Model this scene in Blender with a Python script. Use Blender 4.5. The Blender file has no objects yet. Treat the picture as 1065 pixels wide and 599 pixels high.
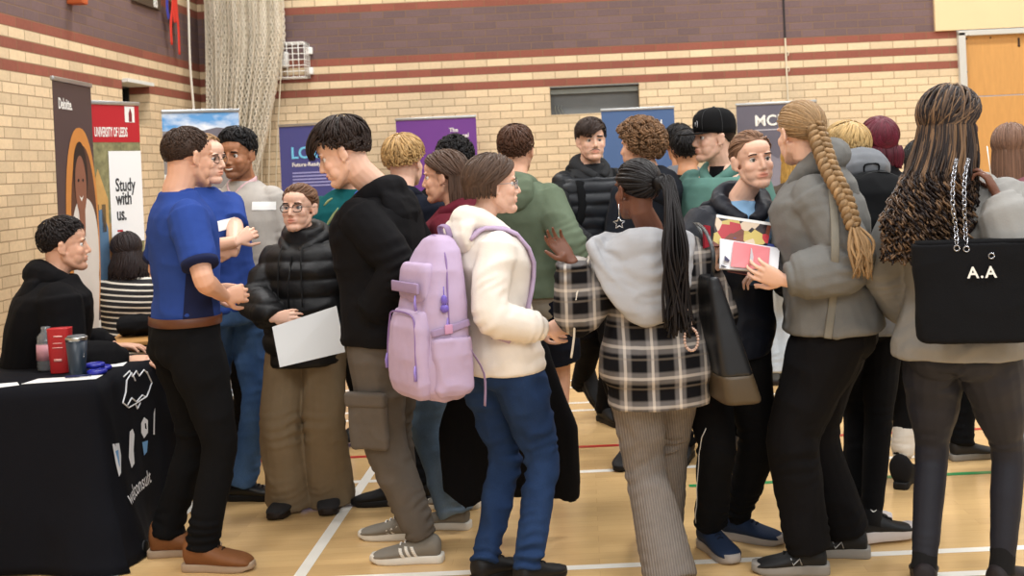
import bpy, bmesh, math, random
import numpy as np
from mathutils import Vector, Matrix, noise
from mathutils.bvhtree import BVHTree
V = Vector
C = bpy.context.scene.collection
PI = math.pi
rnd = random.Random(7)
# ---------------------------------------------------------------- camera geometry (for working out where things stand)
F, CX, CY, CAMH, ROLL = 1200.0, 605.0, 171.0, 1.58, math.atan(0.045)
cr, sr = math.cos(ROLL), math.sin(ROLL)
def pt(px, py, Y):
    dx, dy = px - CX, CY - py
    return V(((dx*cr + dy*sr)*Y/F, Y, CAMH + (-dx*sr + dy*cr)*Y/F))
def pz(px, Y, z=0.0):
    dx = px - CX
    dy = ((z - CAMH)*F/Y + dx*sr)/cr
    return V(((dx*cr + dy*sr)*Y/F, Y, z))
def fwd(a):
    a = math.radians(a); return V((math.sin(a), math.cos(a), 0))
def rgt(a):
    a = math.radians(a); return V((math.cos(a), -math.sin(a), 0))
# ---------------------------------------------------------------- objects
def tag(o, label=None, cat=None, group=None, kind=None):
    if label: o['label'] = label
    if cat: o['category'] = cat
    if group: o['group'] = group
    if kind: o['kind'] = kind
    return o
def thing(name, label, cat, loc=(0,0,0), group=None, rz=0):
    o = bpy.data.objects.new(name, None); C.objects.link(o)
    o.location = loc; o.rotation_euler = (0,0,rz); o.empty_display_size = .1
    return tag(o, label, cat, group)
def base_of(parent):
    p = parent; b = V((0,0,0))
    while p is not None:
        b += p.location; p = p.parent
    return b
def obj(name, data, mat, parent=None, smooth=True, world=True, origin=None, label=None):
    """data: bmesh or mesh, vertices in world coordinates unless world=False"""
    if isinstance(data, bpy.types.Mesh): me = data
    else:
        me = bpy.data.meshes.new(name); data.to_mesh(me); data.free()
    if smooth is not None and len(me.polygons):
        me.polygons.foreach_set('use_smooth', [bool(smooth)]*len(me.polygons))
    o = bpy.data.objects.new(name, me); C.objects.link(o)
    for m in (mat if isinstance(mat, (list, tuple)) else [mat]):
        if m: me.materials.append(m)
    b = base_of(parent)
    if parent is None and origin is not None: b = V(origin); o.location = b
    if parent is not None: o.parent = parent
    if world and b.length > 0: me.transform(Matrix.Translation(-b))
    if label: o['label'] = label
    return o
def NB(): return bmesh.new()
def grid_ring(bm, rings, cap=True, closed=True):
    vs = [[bm.verts.new(p) for p in r] for r in rings]
    n = len(vs[0])
    for i in range(len(vs)-1):
        for j in range(n if closed else n-1):
            k = (j+1) % n
            bm.faces.new((vs[i][j], vs[i][k], vs[i+1][k], vs[i+1][j]))
    if cap and closed:
        bm.faces.new(list(reversed(vs[0]))); bm.faces.new(vs[-1])
    return vs
def ring(c, u, v, a, b, n=14, p=2.0, ph=0.0):
    out = []
    for i in range(n):
        t = 2*PI*i/n + ph; ct, st = math.cos(t), math.sin(t)
        if p != 2.0:
            ct = math.copysign(abs(ct)**(2/p), ct); st = math.copysign(abs(st)**(2/p), st)
        out.append(c + u*(a*ct) + v*(b*st))
    return out
def tube(bm, pts, rads, side=None, n=12, p=2.0, round_ends=False):
    pts = [V(q) for q in pts]; N = len(pts)
    rads = [(r, r) if not isinstance(r, (tuple, list)) else r for r in rads]
    T = []
    for i in range(N):
        d = (pts[min(i+1, N-1)] - pts[max(i-1, 0)])
        T.append(d.normalized() if d.length > 1e-9 else V((0,0,1)))
    u = V(side) if side is not None else (V((1,0,0)) if abs(T[0].x) < .8 else V((0,1,0)))
    rings = []
    for i in range(N):
        t = T[i]; u = (u - t*u.dot(t))
        if u.length < 1e-6: u = t.orthogonal()
        u.normalize(); w = t.cross(u)
        if round_ends and i == 0:
            for q in (.25, .66, .92):
                k = math.sqrt(max(0, 1-(1-q)**2)); e = rads[0][0]*(1-q)
                rings.append(ring(pts[0] - t*e, u, w, rads[0][0]*k, rads[0][1]*k, n, p))
        rings.append(ring(pts[i], u, w, rads[i][0], rads[i][1], n, p))
        if round_ends and i == N-1:
            for q in (.92, .66, .25):
                k = math.sqrt(max(0, 1-(1-q)**2)); e = rads[-1][0]*(1-q)
                rings.append(ring(pts[i] + t*e, u, w, rads[-1][0]*k, rads[-1][1]*k, n, p))
    grid_ring(bm, rings)
def spline(pts, k=4):
    """Catmull-Rom through points (Vectors or tuples of floats)"""
    P = [V(p) for p in pts]; out = []
    for i in range(len(P)-1):
        p0 = P[max(i-1,0)]; p1 = P[i]; p2 = P[i+1]; p3 = P[min(i+2, len(P)-1)]
        for j in range(k):
            t = j/k
            out.append(0.5*((2*p1) + (p2-p0)*t + (2*p0-5*p1+4*p2-p3)*t*t + (3*p1-p0-3*p2+p3)*t*t*t))
    out.append(P[-1]); return out
def ell(bm, c, r, M=None, nu=14, nv=9):
    c = V(c); rings = []
    M = M or Matrix.Identity(3)
    for i in range(1, nv):
        ph = PI*i/nv
        rings.append([c + M @ V((r[0]*math.sin(ph)*math.cos(2*PI*j/nu), r[1]*math.sin(ph)*math.sin(2*PI*j/nu), r[2]*math.cos(ph))) for j in range(nu)])
    vs = [[bm.verts.new(p) for p in q] for q in rings]
    top = bm.verts.new(c + M @ V((0,0,r[2]))); bot = bm.verts.new(c - M @ V((0,0,r[2])))
    for i in range(len(vs)-1):
        for j in range(nu):
            k = (j+1) % nu
            bm.faces.new((vs[i][k], vs[i][j], vs[i+1][j], vs[i+1][k]))
    for j in range(nu):
        k = (j+1) % nu
        bm.faces.new((top, vs[0][j], vs[0][k])); bm.faces.new((bot, vs[-1][k], vs[-1][j]))
def box(bm, c, s, M=None, bev=0.0):
    c = V(c); M = M or Matrix.Identity(3)
    vs = [bm.verts.new(c + M @ V((x*s[0]/2, y*s[1]/2, z*s[2]/2))) for x in (-1,1) for y in (-1,1) for z in (-1,1)]
    fs = [bm.faces.new([vs[i] for i in f]) for f in ((0,1,3,2),(4,6,7,5),(0,4,5,1),(2,3,7,6),(0,2,6,4),(1,5,7,3))]
    if bev > 0:
        es = list({e for f in fs for e in f.edges})
        bmesh.ops.bevel(bm, geom=es, offset=bev, segments=2, affect='EDGES', profile=.6)
def quad(bm, a, b, c, d, mi=0):
    f = bm.faces.new([bm.verts.new(V(q)) for q in (a,b,c,d)]); f.material_index = mi; return f
def prism(bm, poly, d):
    """closed prism from a 3D polygon swept by vector d"""
    d = V(d); a = [bm.verts.new(V(p)) for p in poly]; b = [bm.verts.new(V(p)+d) for p in poly]
    n = len(a)
    bm.faces.new(list(reversed(a))); bm.faces.new(b)
    for i in range(n):
        bm.faces.new((a[i], a[(i+1)%n], b[(i+1)%n], b[i]))
def fuse(bm, voxel=.01, smooth=3, fac=.5):
    bmesh.ops.recalc_face_normals(bm, faces=bm.faces)
    me = bpy.data.meshes.new('t'); bm.to_mesh(me); bm.free()
    o = bpy.data.objects.new('t', me); C.objects.link(o)
    m = o.modifiers.new('r', 'REMESH'); m.mode = 'VOXEL'; m.voxel_size = voxel; m.adaptivity = 0
    if smooth:
        s = o.modifiers.new('s', 'SMOOTH'); s.iterations = smooth; s.factor = fac
    dg = bpy.context.evaluated_depsgraph_get(); dg.update()
    r = bpy.data.meshes.new_from_object(o.evaluated_get(dg))
    bpy.data.objects.remove(o); bpy.data.meshes.remove(me)
    return r
def co(me):
    a = np.empty(len(me.vertices)*3, np.float32); me.vertices.foreach_get('co', a); return a.reshape(-1,3).astype(np.float64)
def nrm(me):
    a = np.empty(len(me.vertices)*3, np.float32); me.vertex_normals.foreach_get('vector', a); return a.reshape(-1,3).astype(np.float64)
def setco(me, P):
    me.vertices.foreach_set('co', P.astype(np.float32).ravel()); me.update()
def _h(ix, iy, iz, s):
    n = (ix*374761393 + iy*668265263 + iz*2147483647 + s*974711) & 0xffffffff
    n = ((n ^ (n >> 13))*1274126177) & 0xffffffff
    return ((n ^ (n >> 16)) & 0xffff)/65535.0
def vn(P, s=0):
    """value noise, -1..1, numpy"""
    I = np.floor(P).astype(np.int64); f = P - I; f = f*f*f*(f*(f*6-15)+10); r = 0
    for a in (0,1):
        for b in (0,1):
            for c in (0,1):
                w = (f[:,0] if a else 1-f[:,0])*(f[:,1] if b else 1-f[:,1])*(f[:,2] if c else 1-f[:,2])
                r = r + w*_h(I[:,0]+a, I[:,1]+b, I[:,2]+c, s)
    return r*2-1
def folds(me, amp=.006, sc=(7,7,9), seed=0, spots=(), puff=None, fine=0.3):
    P = co(me); N = nrm(me); sc = np.array(sc, float)
    warp = np.stack([vn(P*4+i*7.7, seed+i) for i in range(3)], 1)*.35
    q = P*sc + warp
    d = (0.45-np.abs(vn(q, seed+3)))*1.3 + (0.4-np.abs(vn(q*2.1+3, seed+4)))*fine
    out = d*amp
    for (c, r, ax, a, wl) in spots:       # creases around joints: centre, radius, limb axis, amplitude, wavelength
        c = np.array(c); ax = np.array(ax); ax = ax/(np.linalg.norm(ax)+1e-9)
        D = P - c; L = D @ ax; w = np.exp(-(np.einsum('ij,ij->i', D, D))/(r*r))
        tw = vn(P*9 + 5, seed+9)
        out += w*a*.9*np.sin(2*PI*L/wl + tw*4.5 + (D @ np.cross(ax, [0,1,.2]))*25)*np.clip(.45+vn(P*11+2, seed+12)*1.2, 0, 1.3)
    if puff:
        a, pitch = puff[:2]
        z = P[:,2] + vn(P*5, seed+20)*.008
        s = np.abs(np.sin(PI*z/pitch)); out += a*(s**.55 - .6)
    setco(me, P + N*out[:,None])
    return me
def colattr(me, fn=None):
    """'tint' colour per point"""
    at = me.color_attributes.new('tint', 'FLOAT_COLOR', 'POINT')
    n = len(me.vertices); c = np.ones((n,4), np.float32)
    if fn is not None: c[:,:3] = fn(co(me))
    at.data.foreach_set('color', c.ravel())
# ---------------------------------------------------------------- materials
MATS = {}
def lin(c):
    if isinstance(c, str):
        c = c.lstrip('#'); c = [int(c[i:i+2], 16)/255 for i in (0,2,4)]
    return [x/12.92 if x <= .04045 else ((x+.055)/1.055)**2.4 for x in c[:3]]
def nodes(name):
    m = bpy.data.materials.new(name); m.use_nodes = True; nt = m.node_tree
    b = nt.nodes['Principled BSDF']; return m, nt, b
def mix(nt, a, b, fac, mode='MIX'):
    n = nt.nodes.new('ShaderNodeMix'); n.data_type = 'RGBA'; n.blend_type = mode; n.clamp_factor = True
    for k, v in ((0, fac), (6, a), (7, b)):
        if isinstance(v, bpy.types.NodeSocket): nt.links.new(v, n.inputs[k])
        else: n.inputs[k].default_value = v if k == 0 else (*v[:3], 1)
    return n.outputs[2]
def math_(nt, op, a, b=None, c=None):
    n = nt.nodes.new('ShaderNodeMath'); n.operation = op
    for k, v in enumerate((a, b, c)):
        if v is None: continue
        if isinstance(v, bpy.types.NodeSocket): nt.links.new(v, n.inputs[k])
        else: n.inputs[k].default_value = v
    return n.outputs[0]
def tex(nt, kind, scale, coord='Object', vec=None, stretch=None, **kw):
    tc = nt.nodes.new('ShaderNodeTexCoord'); s = vec or tc.outputs[coord]
    if stretch:
        mp = nt.nodes.new('ShaderNodeMapping'); mp.inputs['Scale'].default_value = stretch; nt.links.new(s, mp.inputs[0]); s = mp.outputs[0]
    n = nt.nodes.new(kind); nt.links.new(s, n.inputs['Vector']); n.inputs['Scale'].default_value = scale
    for k, v in kw.items(): n.inputs[k].default_value = v
    return n
def bump(nt, b, h, strength=.3, dist=.002):
    n = nt.nodes.new('ShaderNodeBump'); n.inputs['Strength'].default_value = strength; n.inputs['Distance'].default_value = dist
    nt.links.new(h, n.inputs['Height']); nt.links.new(n.outputs[0], b.inputs['Normal'])
def M(name, col, rough=.85, metal=0, bumps=None, var=.12, vs=14, sheen=0, spec=.3, alpha=1, trans=0, emit=0, tint=False, sss=0, stretch=None, coat=0):
    key = name
    if key in MATS: return MATS[key]
    m, nt, b = nodes(name); c = lin(col)
    b.inputs['Roughness'].default_value = rough; b.inputs['Metallic'].default_value = metal
    b.inputs['Specular IOR Level'].default_value = spec
    if sheen: b.inputs['Sheen Weight'].default_value = sheen; b.inputs['Sheen Roughness'].default_value = .5
    if coat: b.inputs['Coat Weight'].default_value = coat
    if trans: b.inputs['Transmission Weight'].default_value = trans
    if alpha < 1: b.inputs['Alpha'].default_value = alpha
    n = tex(nt, 'ShaderNodeTexNoise', vs, stretch=stretch, Detail=5.0, Roughness=.6)
    lo = [x*(1-var) for x in c]; hi = [min(1, x*(1+var)) for x in c]
    s = mix(nt, lo, hi, n.outputs['Fac'])
    if tint:
        a = nt.nodes.new('ShaderNodeAttribute'); a.attribute_name = 'tint'
        s = mix(nt, s, a.outputs['Color'], 1.0, 'MULTIPLY')
    nt.links.new(s, b.inputs['Base Color'])
    if sss:
        b.inputs['Subsurface Weight'].default_value = sss; b.inputs['Subsurface Radius'].default_value = (.01,.004,.002); b.inputs['Subsurface Scale'].default_value = 1
    if emit:
        nt.links.new(s, b.inputs['Emission Color']); b.inputs['Emission Strength'].default_value = emit
    if bumps:
        t = tex(nt, 'ShaderNodeTexNoise', bumps[0], stretch=stretch, Detail=3.0); bump(nt, b, t.outputs['Fac'], bumps[1], bumps[2] if len(bumps) > 2 else .002)
    MATS[key] = m; return m
def fabric(name, col, rough=.9, weave=350, strength=.35, var=.12, sheen=.0):
    return M(name, col, rough, bumps=(weave, strength, .0015), var=var, vs=25, sheen=sheen, spec=.15)
def denim(name, col, fade, amount=.55):
    if name in MATS: return MATS[name]
    m, nt, b = nodes(name); b.inputs['Roughness'].default_value = .9; b.inputs['Specular IOR Level'].default_value = .15
    n = tex(nt, 'ShaderNodeTexNoise', 5, Detail=4.0, stretch=(1,1,.5)); w = tex(nt, 'ShaderNodeTexNoise', 420, Detail=2.0, stretch=(1,1,.25))
    r = nt.nodes.new('ShaderNodeMapRange'); r.inputs[1].default_value = .4; r.inputs[2].default_value = .75; r.inputs[4].default_value = amount
    nt.links.new(n.outputs['Fac'], r.inputs[0])
    s = mix(nt, lin(col), lin(fade), r.outputs[0]); s2 = mix(nt, [.75]*3, [1.2]*3, w.outputs['Fac'])
    nt.links.new(mix(nt, s, s2, 1.0, 'MULTIPLY'), b.inputs['Base Color']); bump(nt, b, w.outputs['Fac'], .3, .001)
    MATS[name] = m; return m
def skin(name, col):
    return M(name, col, .5, var=.05, vs=30, spec=.35, tint=True, sss=.08, bumps=(220, .12, .001))
def hairmat(name, col, rough=.55):
    return M(name, col, rough, var=.3, vs=40, spec=.25, tint=True, bumps=(300, .25, .001), stretch=(1,1,.12))
_M0 = M
def M(name, col='', *a, **k):
    return MATS[name] if name in MATS else _M0(name, col, *a, **k)
# ---------------------------------------------------------------- heads, hair, hands
def head_matrix(a, pitch=0, roll=0):
    """local +Y is the way the face looks, +X the person's right, +Z up"""
    f = fwd(a); r = rgt(a)
    B = Matrix((( r.x, f.x, 0), (r.y, f.y, 0), (0, 0, 1)))
    return B @ Matrix.Rotation(math.radians(roll), 3, 'Y') @ Matrix.Rotation(math.radians(-pitch), 3, 'X')
SK_C = V((0,-.010,.032)); SK_R = V((.074,.094,.080))
def head_prims(bm, T, k=1.0, jaw=1.0, fem=False, nose=1.0):
    """T: function local->world"""
    def E(c, r, R=None):
        b2 = NB(); ell(b2, c, r, R)
        for v in b2.verts: v.co = T(v.co)
        me = bpy.data.meshes.new('x'); b2.to_mesh(me); b2.free(); bm.from_mesh(me); bpy.data.meshes.remove(me)
    def TB(pts, rs, side=None):
        b2 = NB(); tube(b2, pts, rs, side, n=10)
        for v in b2.verts: v.co = T(v.co)
        me = bpy.data.meshes.new('x'); b2.to_mesh(me); b2.free(); bm.from_mesh(me); bpy.data.meshes.remove(me)
    E(SK_C, SK_R)
    jw = jaw*(.93 if fem else 1.0)
    E((0,.024,-.018), (.064*jw,.062,.080))
    E((0,.030,-.044), (.054*jw,.056,.066))
    E((0,.035,.045), (.060,.052,.045))
    E((0,.066,-.090), (.025*jw,.026,.022))
    for s in (-1,1):
        E((s*.032*jw,.044,-.050), (.027,.030,.036))
        TB([(s*.052*jw,-.004,-.030),(s*.047*jw,.004,-.056),(s*.034*jw,.036,-.079),(s*.010,.066,-.093)], [.020,.020,.019,.020])
        E((s*.036,.052,-.024), (.024,.026,.026))
        E((s*.028,.073,.024), (.024,.010,.008))
        # ear
        R = Matrix.Rotation(s*.35, 3, 'Z') @ Matrix.Rotation(-.2, 3, 'X')
        E((s*.078,-.012,-.004), (.0065,.017,.029), R); E((s*.080,-.014,.012), (.008,.013,.013), R); E((s*.074,-.004,-.028), (.007,.009,.010))
        E((s*.071,-.006,-.006), (.009,.014,.024))
        E((s*.0105,.087,-.033), (.0075*nose,.009,.007))
    TB([(0,.078,.020),(0,.084,.004),(0,.092,-.014),(0,.100,-.027)], [(.0085,.008),(.0085,.009),(.0095*nose,.011),(.0105*nose,.010)])
    E((0,.099,-.028), (.0100*nose,.010,.009))
    E((0,.077,-.058), (.027,.015,.019))
    E((0,.0855,-.0525), (.021,.0090,.0050)); E((0,.084,-.0635), (.017,.0090,.0060))
def head_sculpt(me, Tm, smile=0, fem=False):
    """carve sockets, mouth line, nostril base; Tm 4x4 head matrix"""
    P = co(me); Ti = np.array(Tm.inverted()); L = P @ Ti[:3,:3].T + Ti[:3,3]
    near = np.linalg.norm(L, axis=1) < .16
    D = np.zeros_like(L)
    def g(c, r, d):
        w = np.exp(-(((L-np.array(c))/np.array(r))**2).sum(1))*near
        D[:] += w[:,None]*np.array(d)
    for s in (-1,1):
        g((s*.031,.080,.004), (.016,.02,.0095), (0,-.0070,0))
        g((s*.017,.080,.006), (.007,.02,.010), (0,-.004,0))
        if smile:
            g((s*.027,.082,-.055), (.010,.02,.010), (s*.002,-.003,.006*smile)); g((s*.040,.062,-.028), (.016,.02,.014), (s*.003,.004,.003))
        g((s*.060,.055,-.052), (.016,.03,.022), (0,0,0))
    g((0,.094,-.058), (.024,.02,.0022), (0,-.0065,0))
    g((0,.090,-.075), (.020,.02,.006), (0,-.003,0))
    L2 = L + D; A = np.array(Tm)
    P2 = L2 @ A[:3,:3].T + A[:3,3]
    P[near] = P2[near]; setco(me, P)
def head_tint(Tm, lip, stubble=0, blush=.05, brown=(.5,.36,.28)):
    def fn(P):
        Ti = np.array(Tm.inverted()); L = P @ Ti[:3,:3].T + Ti[:3,3]
        c = np.ones((len(P),3)); front = (L[:,1] > .04) & (np.linalg.norm(L,axis=1) < .15)
        def w(ctr, r): return np.exp(-(((L-np.array(ctr))/np.array(r))**2).sum(1)**2)*front
        m = np.clip(w((0,.092,-.058),(.024,.03,.0115)),0,1)[:,None]
        c = c*(1-m) + np.array(lip)*m
        for s in (-1,1):
            m = (w((s*.042,.062,-.026),(.022,.04,.020))*blush*2)[:,None]; c = c*(1-m) + np.array((1.0,.72,.68))*m
            m = (w((s*.031,.08,.003),(.017,.03,.009))*.12)[:,None]; c = c*(1-m) + np.array((.75,.6,.58))*m  # slight eye-socket shading painted into the skin tint
        if stubble:
            z = L[:,2]; k = 1/(1+np.exp((z+.040)/.006))*(L[:,1] > -.02)*(np.linalg.norm(L,axis=1) < .16)*(z > -.115)
            k = k*(1-w((0,.092,-.058),(.024,.03,.0085))); m = (np.clip(k,0,1)*stubble)[:,None]
            c = c*(1-m) + np.array(brown)*m
        return c
    return fn
def eyes(T, person, iris, browcol, scale=1.0, bvh=None, brows=True, browthick=1.0, lids=None):
    wm = M('eye_white', '#e6e0da', .25, var=.02, spec=.5); im = M('iris_'+iris, iris, .2, var=.2, vs=300, spec=.6); pm = M('pupil_black', '#070606', .1, var=0, spec=.7)
    for s in (-1,1):
        bm = NB(); c = V((s*.0300,.0635,.003)); r = .0120
        ell(bm, c, (r,r,r), Matrix.Rotation(PI/2,3,'X'), 18, 16)
        for f in bm.faces:
            d = (f.calc_center_median()-c).normalized(); ang = math.degrees(math.acos(max(-1,min(1,d.y))))
            f.material_index = 2 if ang < 12 else (1 if ang < 30 else 0)
        for v in bm.verts: v.co = T(v.co)
        obj('eye', bm, [wm, im, pm], person)
    def sn(p, off):
        q = T(V(p))
        if bvh:
            h = bvh.find_nearest(q)
            if h[0] is not None: q = h[0] + h[1]*off
        return q
    lm = NB()
    for s in (-1,1):
        bm = NB()
        ps = [sn(p, .001) for p in ((s*.015,.092,.0235),(s*.023,.092,.0255),(s*.034,.088,.0265),(s*.044,.082,.0245),(s*.052,.072,.019))]
        tube(bm, spline(ps,3), [.0015]+[.0028*browthick]*9+[.0018]*2+[.001], T.__self__.to_3x3() @ V((0,0,1)), n=6)
        if brows: obj('eyebrow', bm, browcol, person)
        else: bm.free()
        lp = [T(V(p)) for p in ((s*.0185,.0725,.003),(s*.024,.0755,.0075),(s*.031,.0765,.0095),(s*.038,.0745,.008),(s*.0445,.069,.003))]
        tube(lm, spline(lp,3), [.0010]*13, n=5)
    obj('eyelashes', lm, M('lash_dark', '#1d1512', .7), person)
class HeadT:
    def __init__(s, pos, R, k): s.M4 = Matrix.Translation(pos) @ (R*k).to_4x4(); s.R = R; s.k = k; s.pos = pos
    def to_3x3(s): return s.R
    def f(s, v): return s.M4 @ V(v)
# ---------------- hair locks
def eu(v):  # local point -> unit direction in scalp space
    q = V((v[0]/SK_R.x, v[1]/SK_R.y, v[2]/SK_R.z)); return q.normalized()
def ep(u, lift): return SK_C + V((u.x*(SK_R.x+lift), u.y*(SK_R.y+lift), u.z*(SK_R.z+lift)))
def slerp(a, b, t):
    d = max(-1, min(1, a.dot(b))); w = math.acos(d)
    if w < 1e-4: return a.copy()
    return (a*math.sin((1-t)*w) + b*math.sin(t*w))/math.sin(w)
def lock(bm, col, pts, w, t, cen, shade, n=5, taper=True, flat=True):
    """one flattened tapering lock, pts in world"""
    N = len(pts); start = len(bm.verts)
    rings = []
    for i, p in enumerate(pts):
        T_ = (pts[min(i+1,N-1)] - pts[max(i-1,0)])
        T_ = T_.normalized() if T_.length > 1e-8 else V((0,0,-1))
        o = (p - cen); o = o - T_*o.dot(T_)
        o = o.normalized() if o.length > 1e-6 else T_.orthogonal().normalized()
        sd = T_.cross(o); x = i/(N-1)
        k = (1-.85*max(0,(x-.6)/.4)**1.5) if taper else 1
        k *= .55+.45*min(1, x*5)
        rings.append([p + sd*(w*k*math.cos(2*PI*j/n)) + o*(t*k*math.sin(2*PI*j/n)) for j in range(n)])
    grid_ring(bm, rings); col.extend([shade]*(N*n))
def finish_hair(name, bm, col, mat, parent, smooth=True, label=None):
    me = bpy.data.meshes.new(name); bm.to_mesh(me); bm.free()
    at = me.color_attributes.new('tint','FLOAT_COLOR','POINT')
    if len(col) < len(me.vertices): col = [1.0]*(len(me.vertices)-len(col)) + col
    c = np.ones((len(me.vertices),4), np.float32)
    cc = np.array([x if isinstance(x,(tuple,list)) else (x,x,x) for x in col[:len(me.vertices)]]); c[:,:3] = cc
    at.data.foreach_set('color', c.ravel())
    return obj(name, me, mat, parent, smooth, label=label)
def hairline(th, style):
    """polar angle (radians from crown axis +Z) where hair ends; th: 0 front, pi back"""
    a = abs(math.atan2(math.sin(th), math.cos(th)))
    pts = style
    for (a0,v0),(a1,v1) in zip(pts, pts[1:]):
        if a <= a1: t = (a-a0)/(a1-a0); t = t*t*(3-2*t); return v0+(v1-v0)*t
    return pts[-1][1]
HL_MALE = [(0,1.02),(.7,1.08),(1.15,1.40),(1.45,1.75),(1.75,1.95),(2.3,2.25),(PI,2.35)]
HL_FULL = [(0,1.0),(.7,1.08),(1.2,1.5),(1.5,1.9),(1.9,2.2),(2.4,2.4),(PI,2.45)]
HL_THIN = [(0,.75),(.45,.55),(.9,1.15),(1.4,1.7),(1.75,1.95),(2.3,2.25),(PI,2.35)]
def shell(bm, T, hl, lift=.008, top=0.0, edge=.001, side=0.0, nt=40, nr=14, jit=0):
    rows = []; col = 0
    for i in range(nr+1):
        x = i/nr; r = []
        for j in range(nt):
            th = 2*PI*j/nt; ph = hairline(th, hl)*x
            if jit: ph *= 1 + jit*math.sin(th*9+1)*x
            u = V((math.sin(ph)*math.sin(th), math.sin(ph)*math.cos(th), math.cos(ph)))
            l = lift + top*max(0,u.z)**2 + side*abs(u.x); l = edge + (l-edge)*(1-x**4)
            r.append(T(ep(u, l)))
        rows.append(r)
    vs = [[bm.verts.new(p) for p in r] for r in rows[1:]]; c = bm.verts.new(rows[0][0])
    for j in range(nt): bm.faces.new((c, vs[0][j], vs[0][(j+1)%nt]))
    for i in range(len(vs)-1):
        for j in range(nt): bm.faces.new((vs[i][j], vs[i+1][j], vs[i+1][(j+1)%nt], vs[i][(j+1)%nt]))
    # inner skin closing the shell
    inn = [bm.verts.new(T(ep(V((math.sin(hairline(2*PI*j/nt,hl))*math.sin(2*PI*j/nt), math.sin(hairline(2*PI*j/nt,hl))*math.cos(2*PI*j/nt), math.cos(hairline(2*PI*j/nt,hl)))), -.012))) for j in range(nt)]
    for j in range(nt): bm.faces.new((vs[-1][j], inn[j], inn[(j+1)%nt], vs[-1][(j+1)%nt]))
    bm.faces.new(inn)
def scalp_pts(n, hl, rg, inset=.02, minph=.0):
    out = []; i = 0
    while len(out) < n:
        z = 1 - 1.75*rg.random(); th = rg.uniform(-PI, PI); ph = math.acos(max(-1,z))
        if minph < ph < hairline(th, hl)-inset: out.append((th, ph, V((math.sin(ph)*math.sin(th), math.sin(ph)*math.cos(th), math.cos(ph)))))
    return out
def hair_short(H, person, mat, n=620, L=.055, lift=.010, top=.012, hl=HL_MALE, fringe=0, w=.0042, seed=1, messy=.25, crown=(0,-.35,.94), side=0.0, fringe_dir=(0.15,1,0), shade=(.75,1.25), sidel=0.4, name='hair'):
    T = H.f; rg = random.Random(seed); bm = NB(); shell(bm, T, hl, lift*.8, top*.8, side=side*.7)
    col = [1.0]*len(bm.verts); cw = T(SK_C); cv = V(crown).normalized()
    for th, ph, u in scalp_pts(n, hl, rg):
        d = (u - cv*u.dot(cv)); d = d.normalized() if d.length > .05 else V((rg.uniform(-1,1), rg.uniform(-1,1), 0)).normalized()
        isf = u.y > .25 and u.z > .45
        d = (d + V((rg.uniform(-1,1), rg.uniform(-1,1), rg.uniform(-1,1)))*messy)
        ln = L*rg.uniform(.75,1.2)*(1 if u.z > .2 else sidel+ (1-sidel)*max(0,u.z)/.2)
        if isf and fringe: d = V(fringe_dir) + V((rg.uniform(-.4,.4),rg.uniform(-.1,.1),0)); ln = L + fringe*rg.uniform(.6,1.1)
        u1 = (u + d.normalized()*(ln/.085)*.5).normalized(); ang = ln/.088
        w_ = math.acos(max(-1,min(1,u.dot(u1))))
        pts = []
        for i in range(6):
            x = i/5; uu = slerp(u, u1, min(x*ang/max(w_,1e-3), x*2.2))
            l = lift + top*max(0,u.z)**2 + side*abs(u.x) + rg.uniform(0,.002) + x*(.006 if (isf and fringe) else .002)*(1+messy*2) - (.004 if x == 1 else 0)
            pts.append(T(ep(uu, l)))
        lock(bm, col, pts, w*rg.uniform(.7,1.3), .0022, cw, rg.uniform(*shade))
    return finish_hair(name, bm, col, mat, person)
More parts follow.
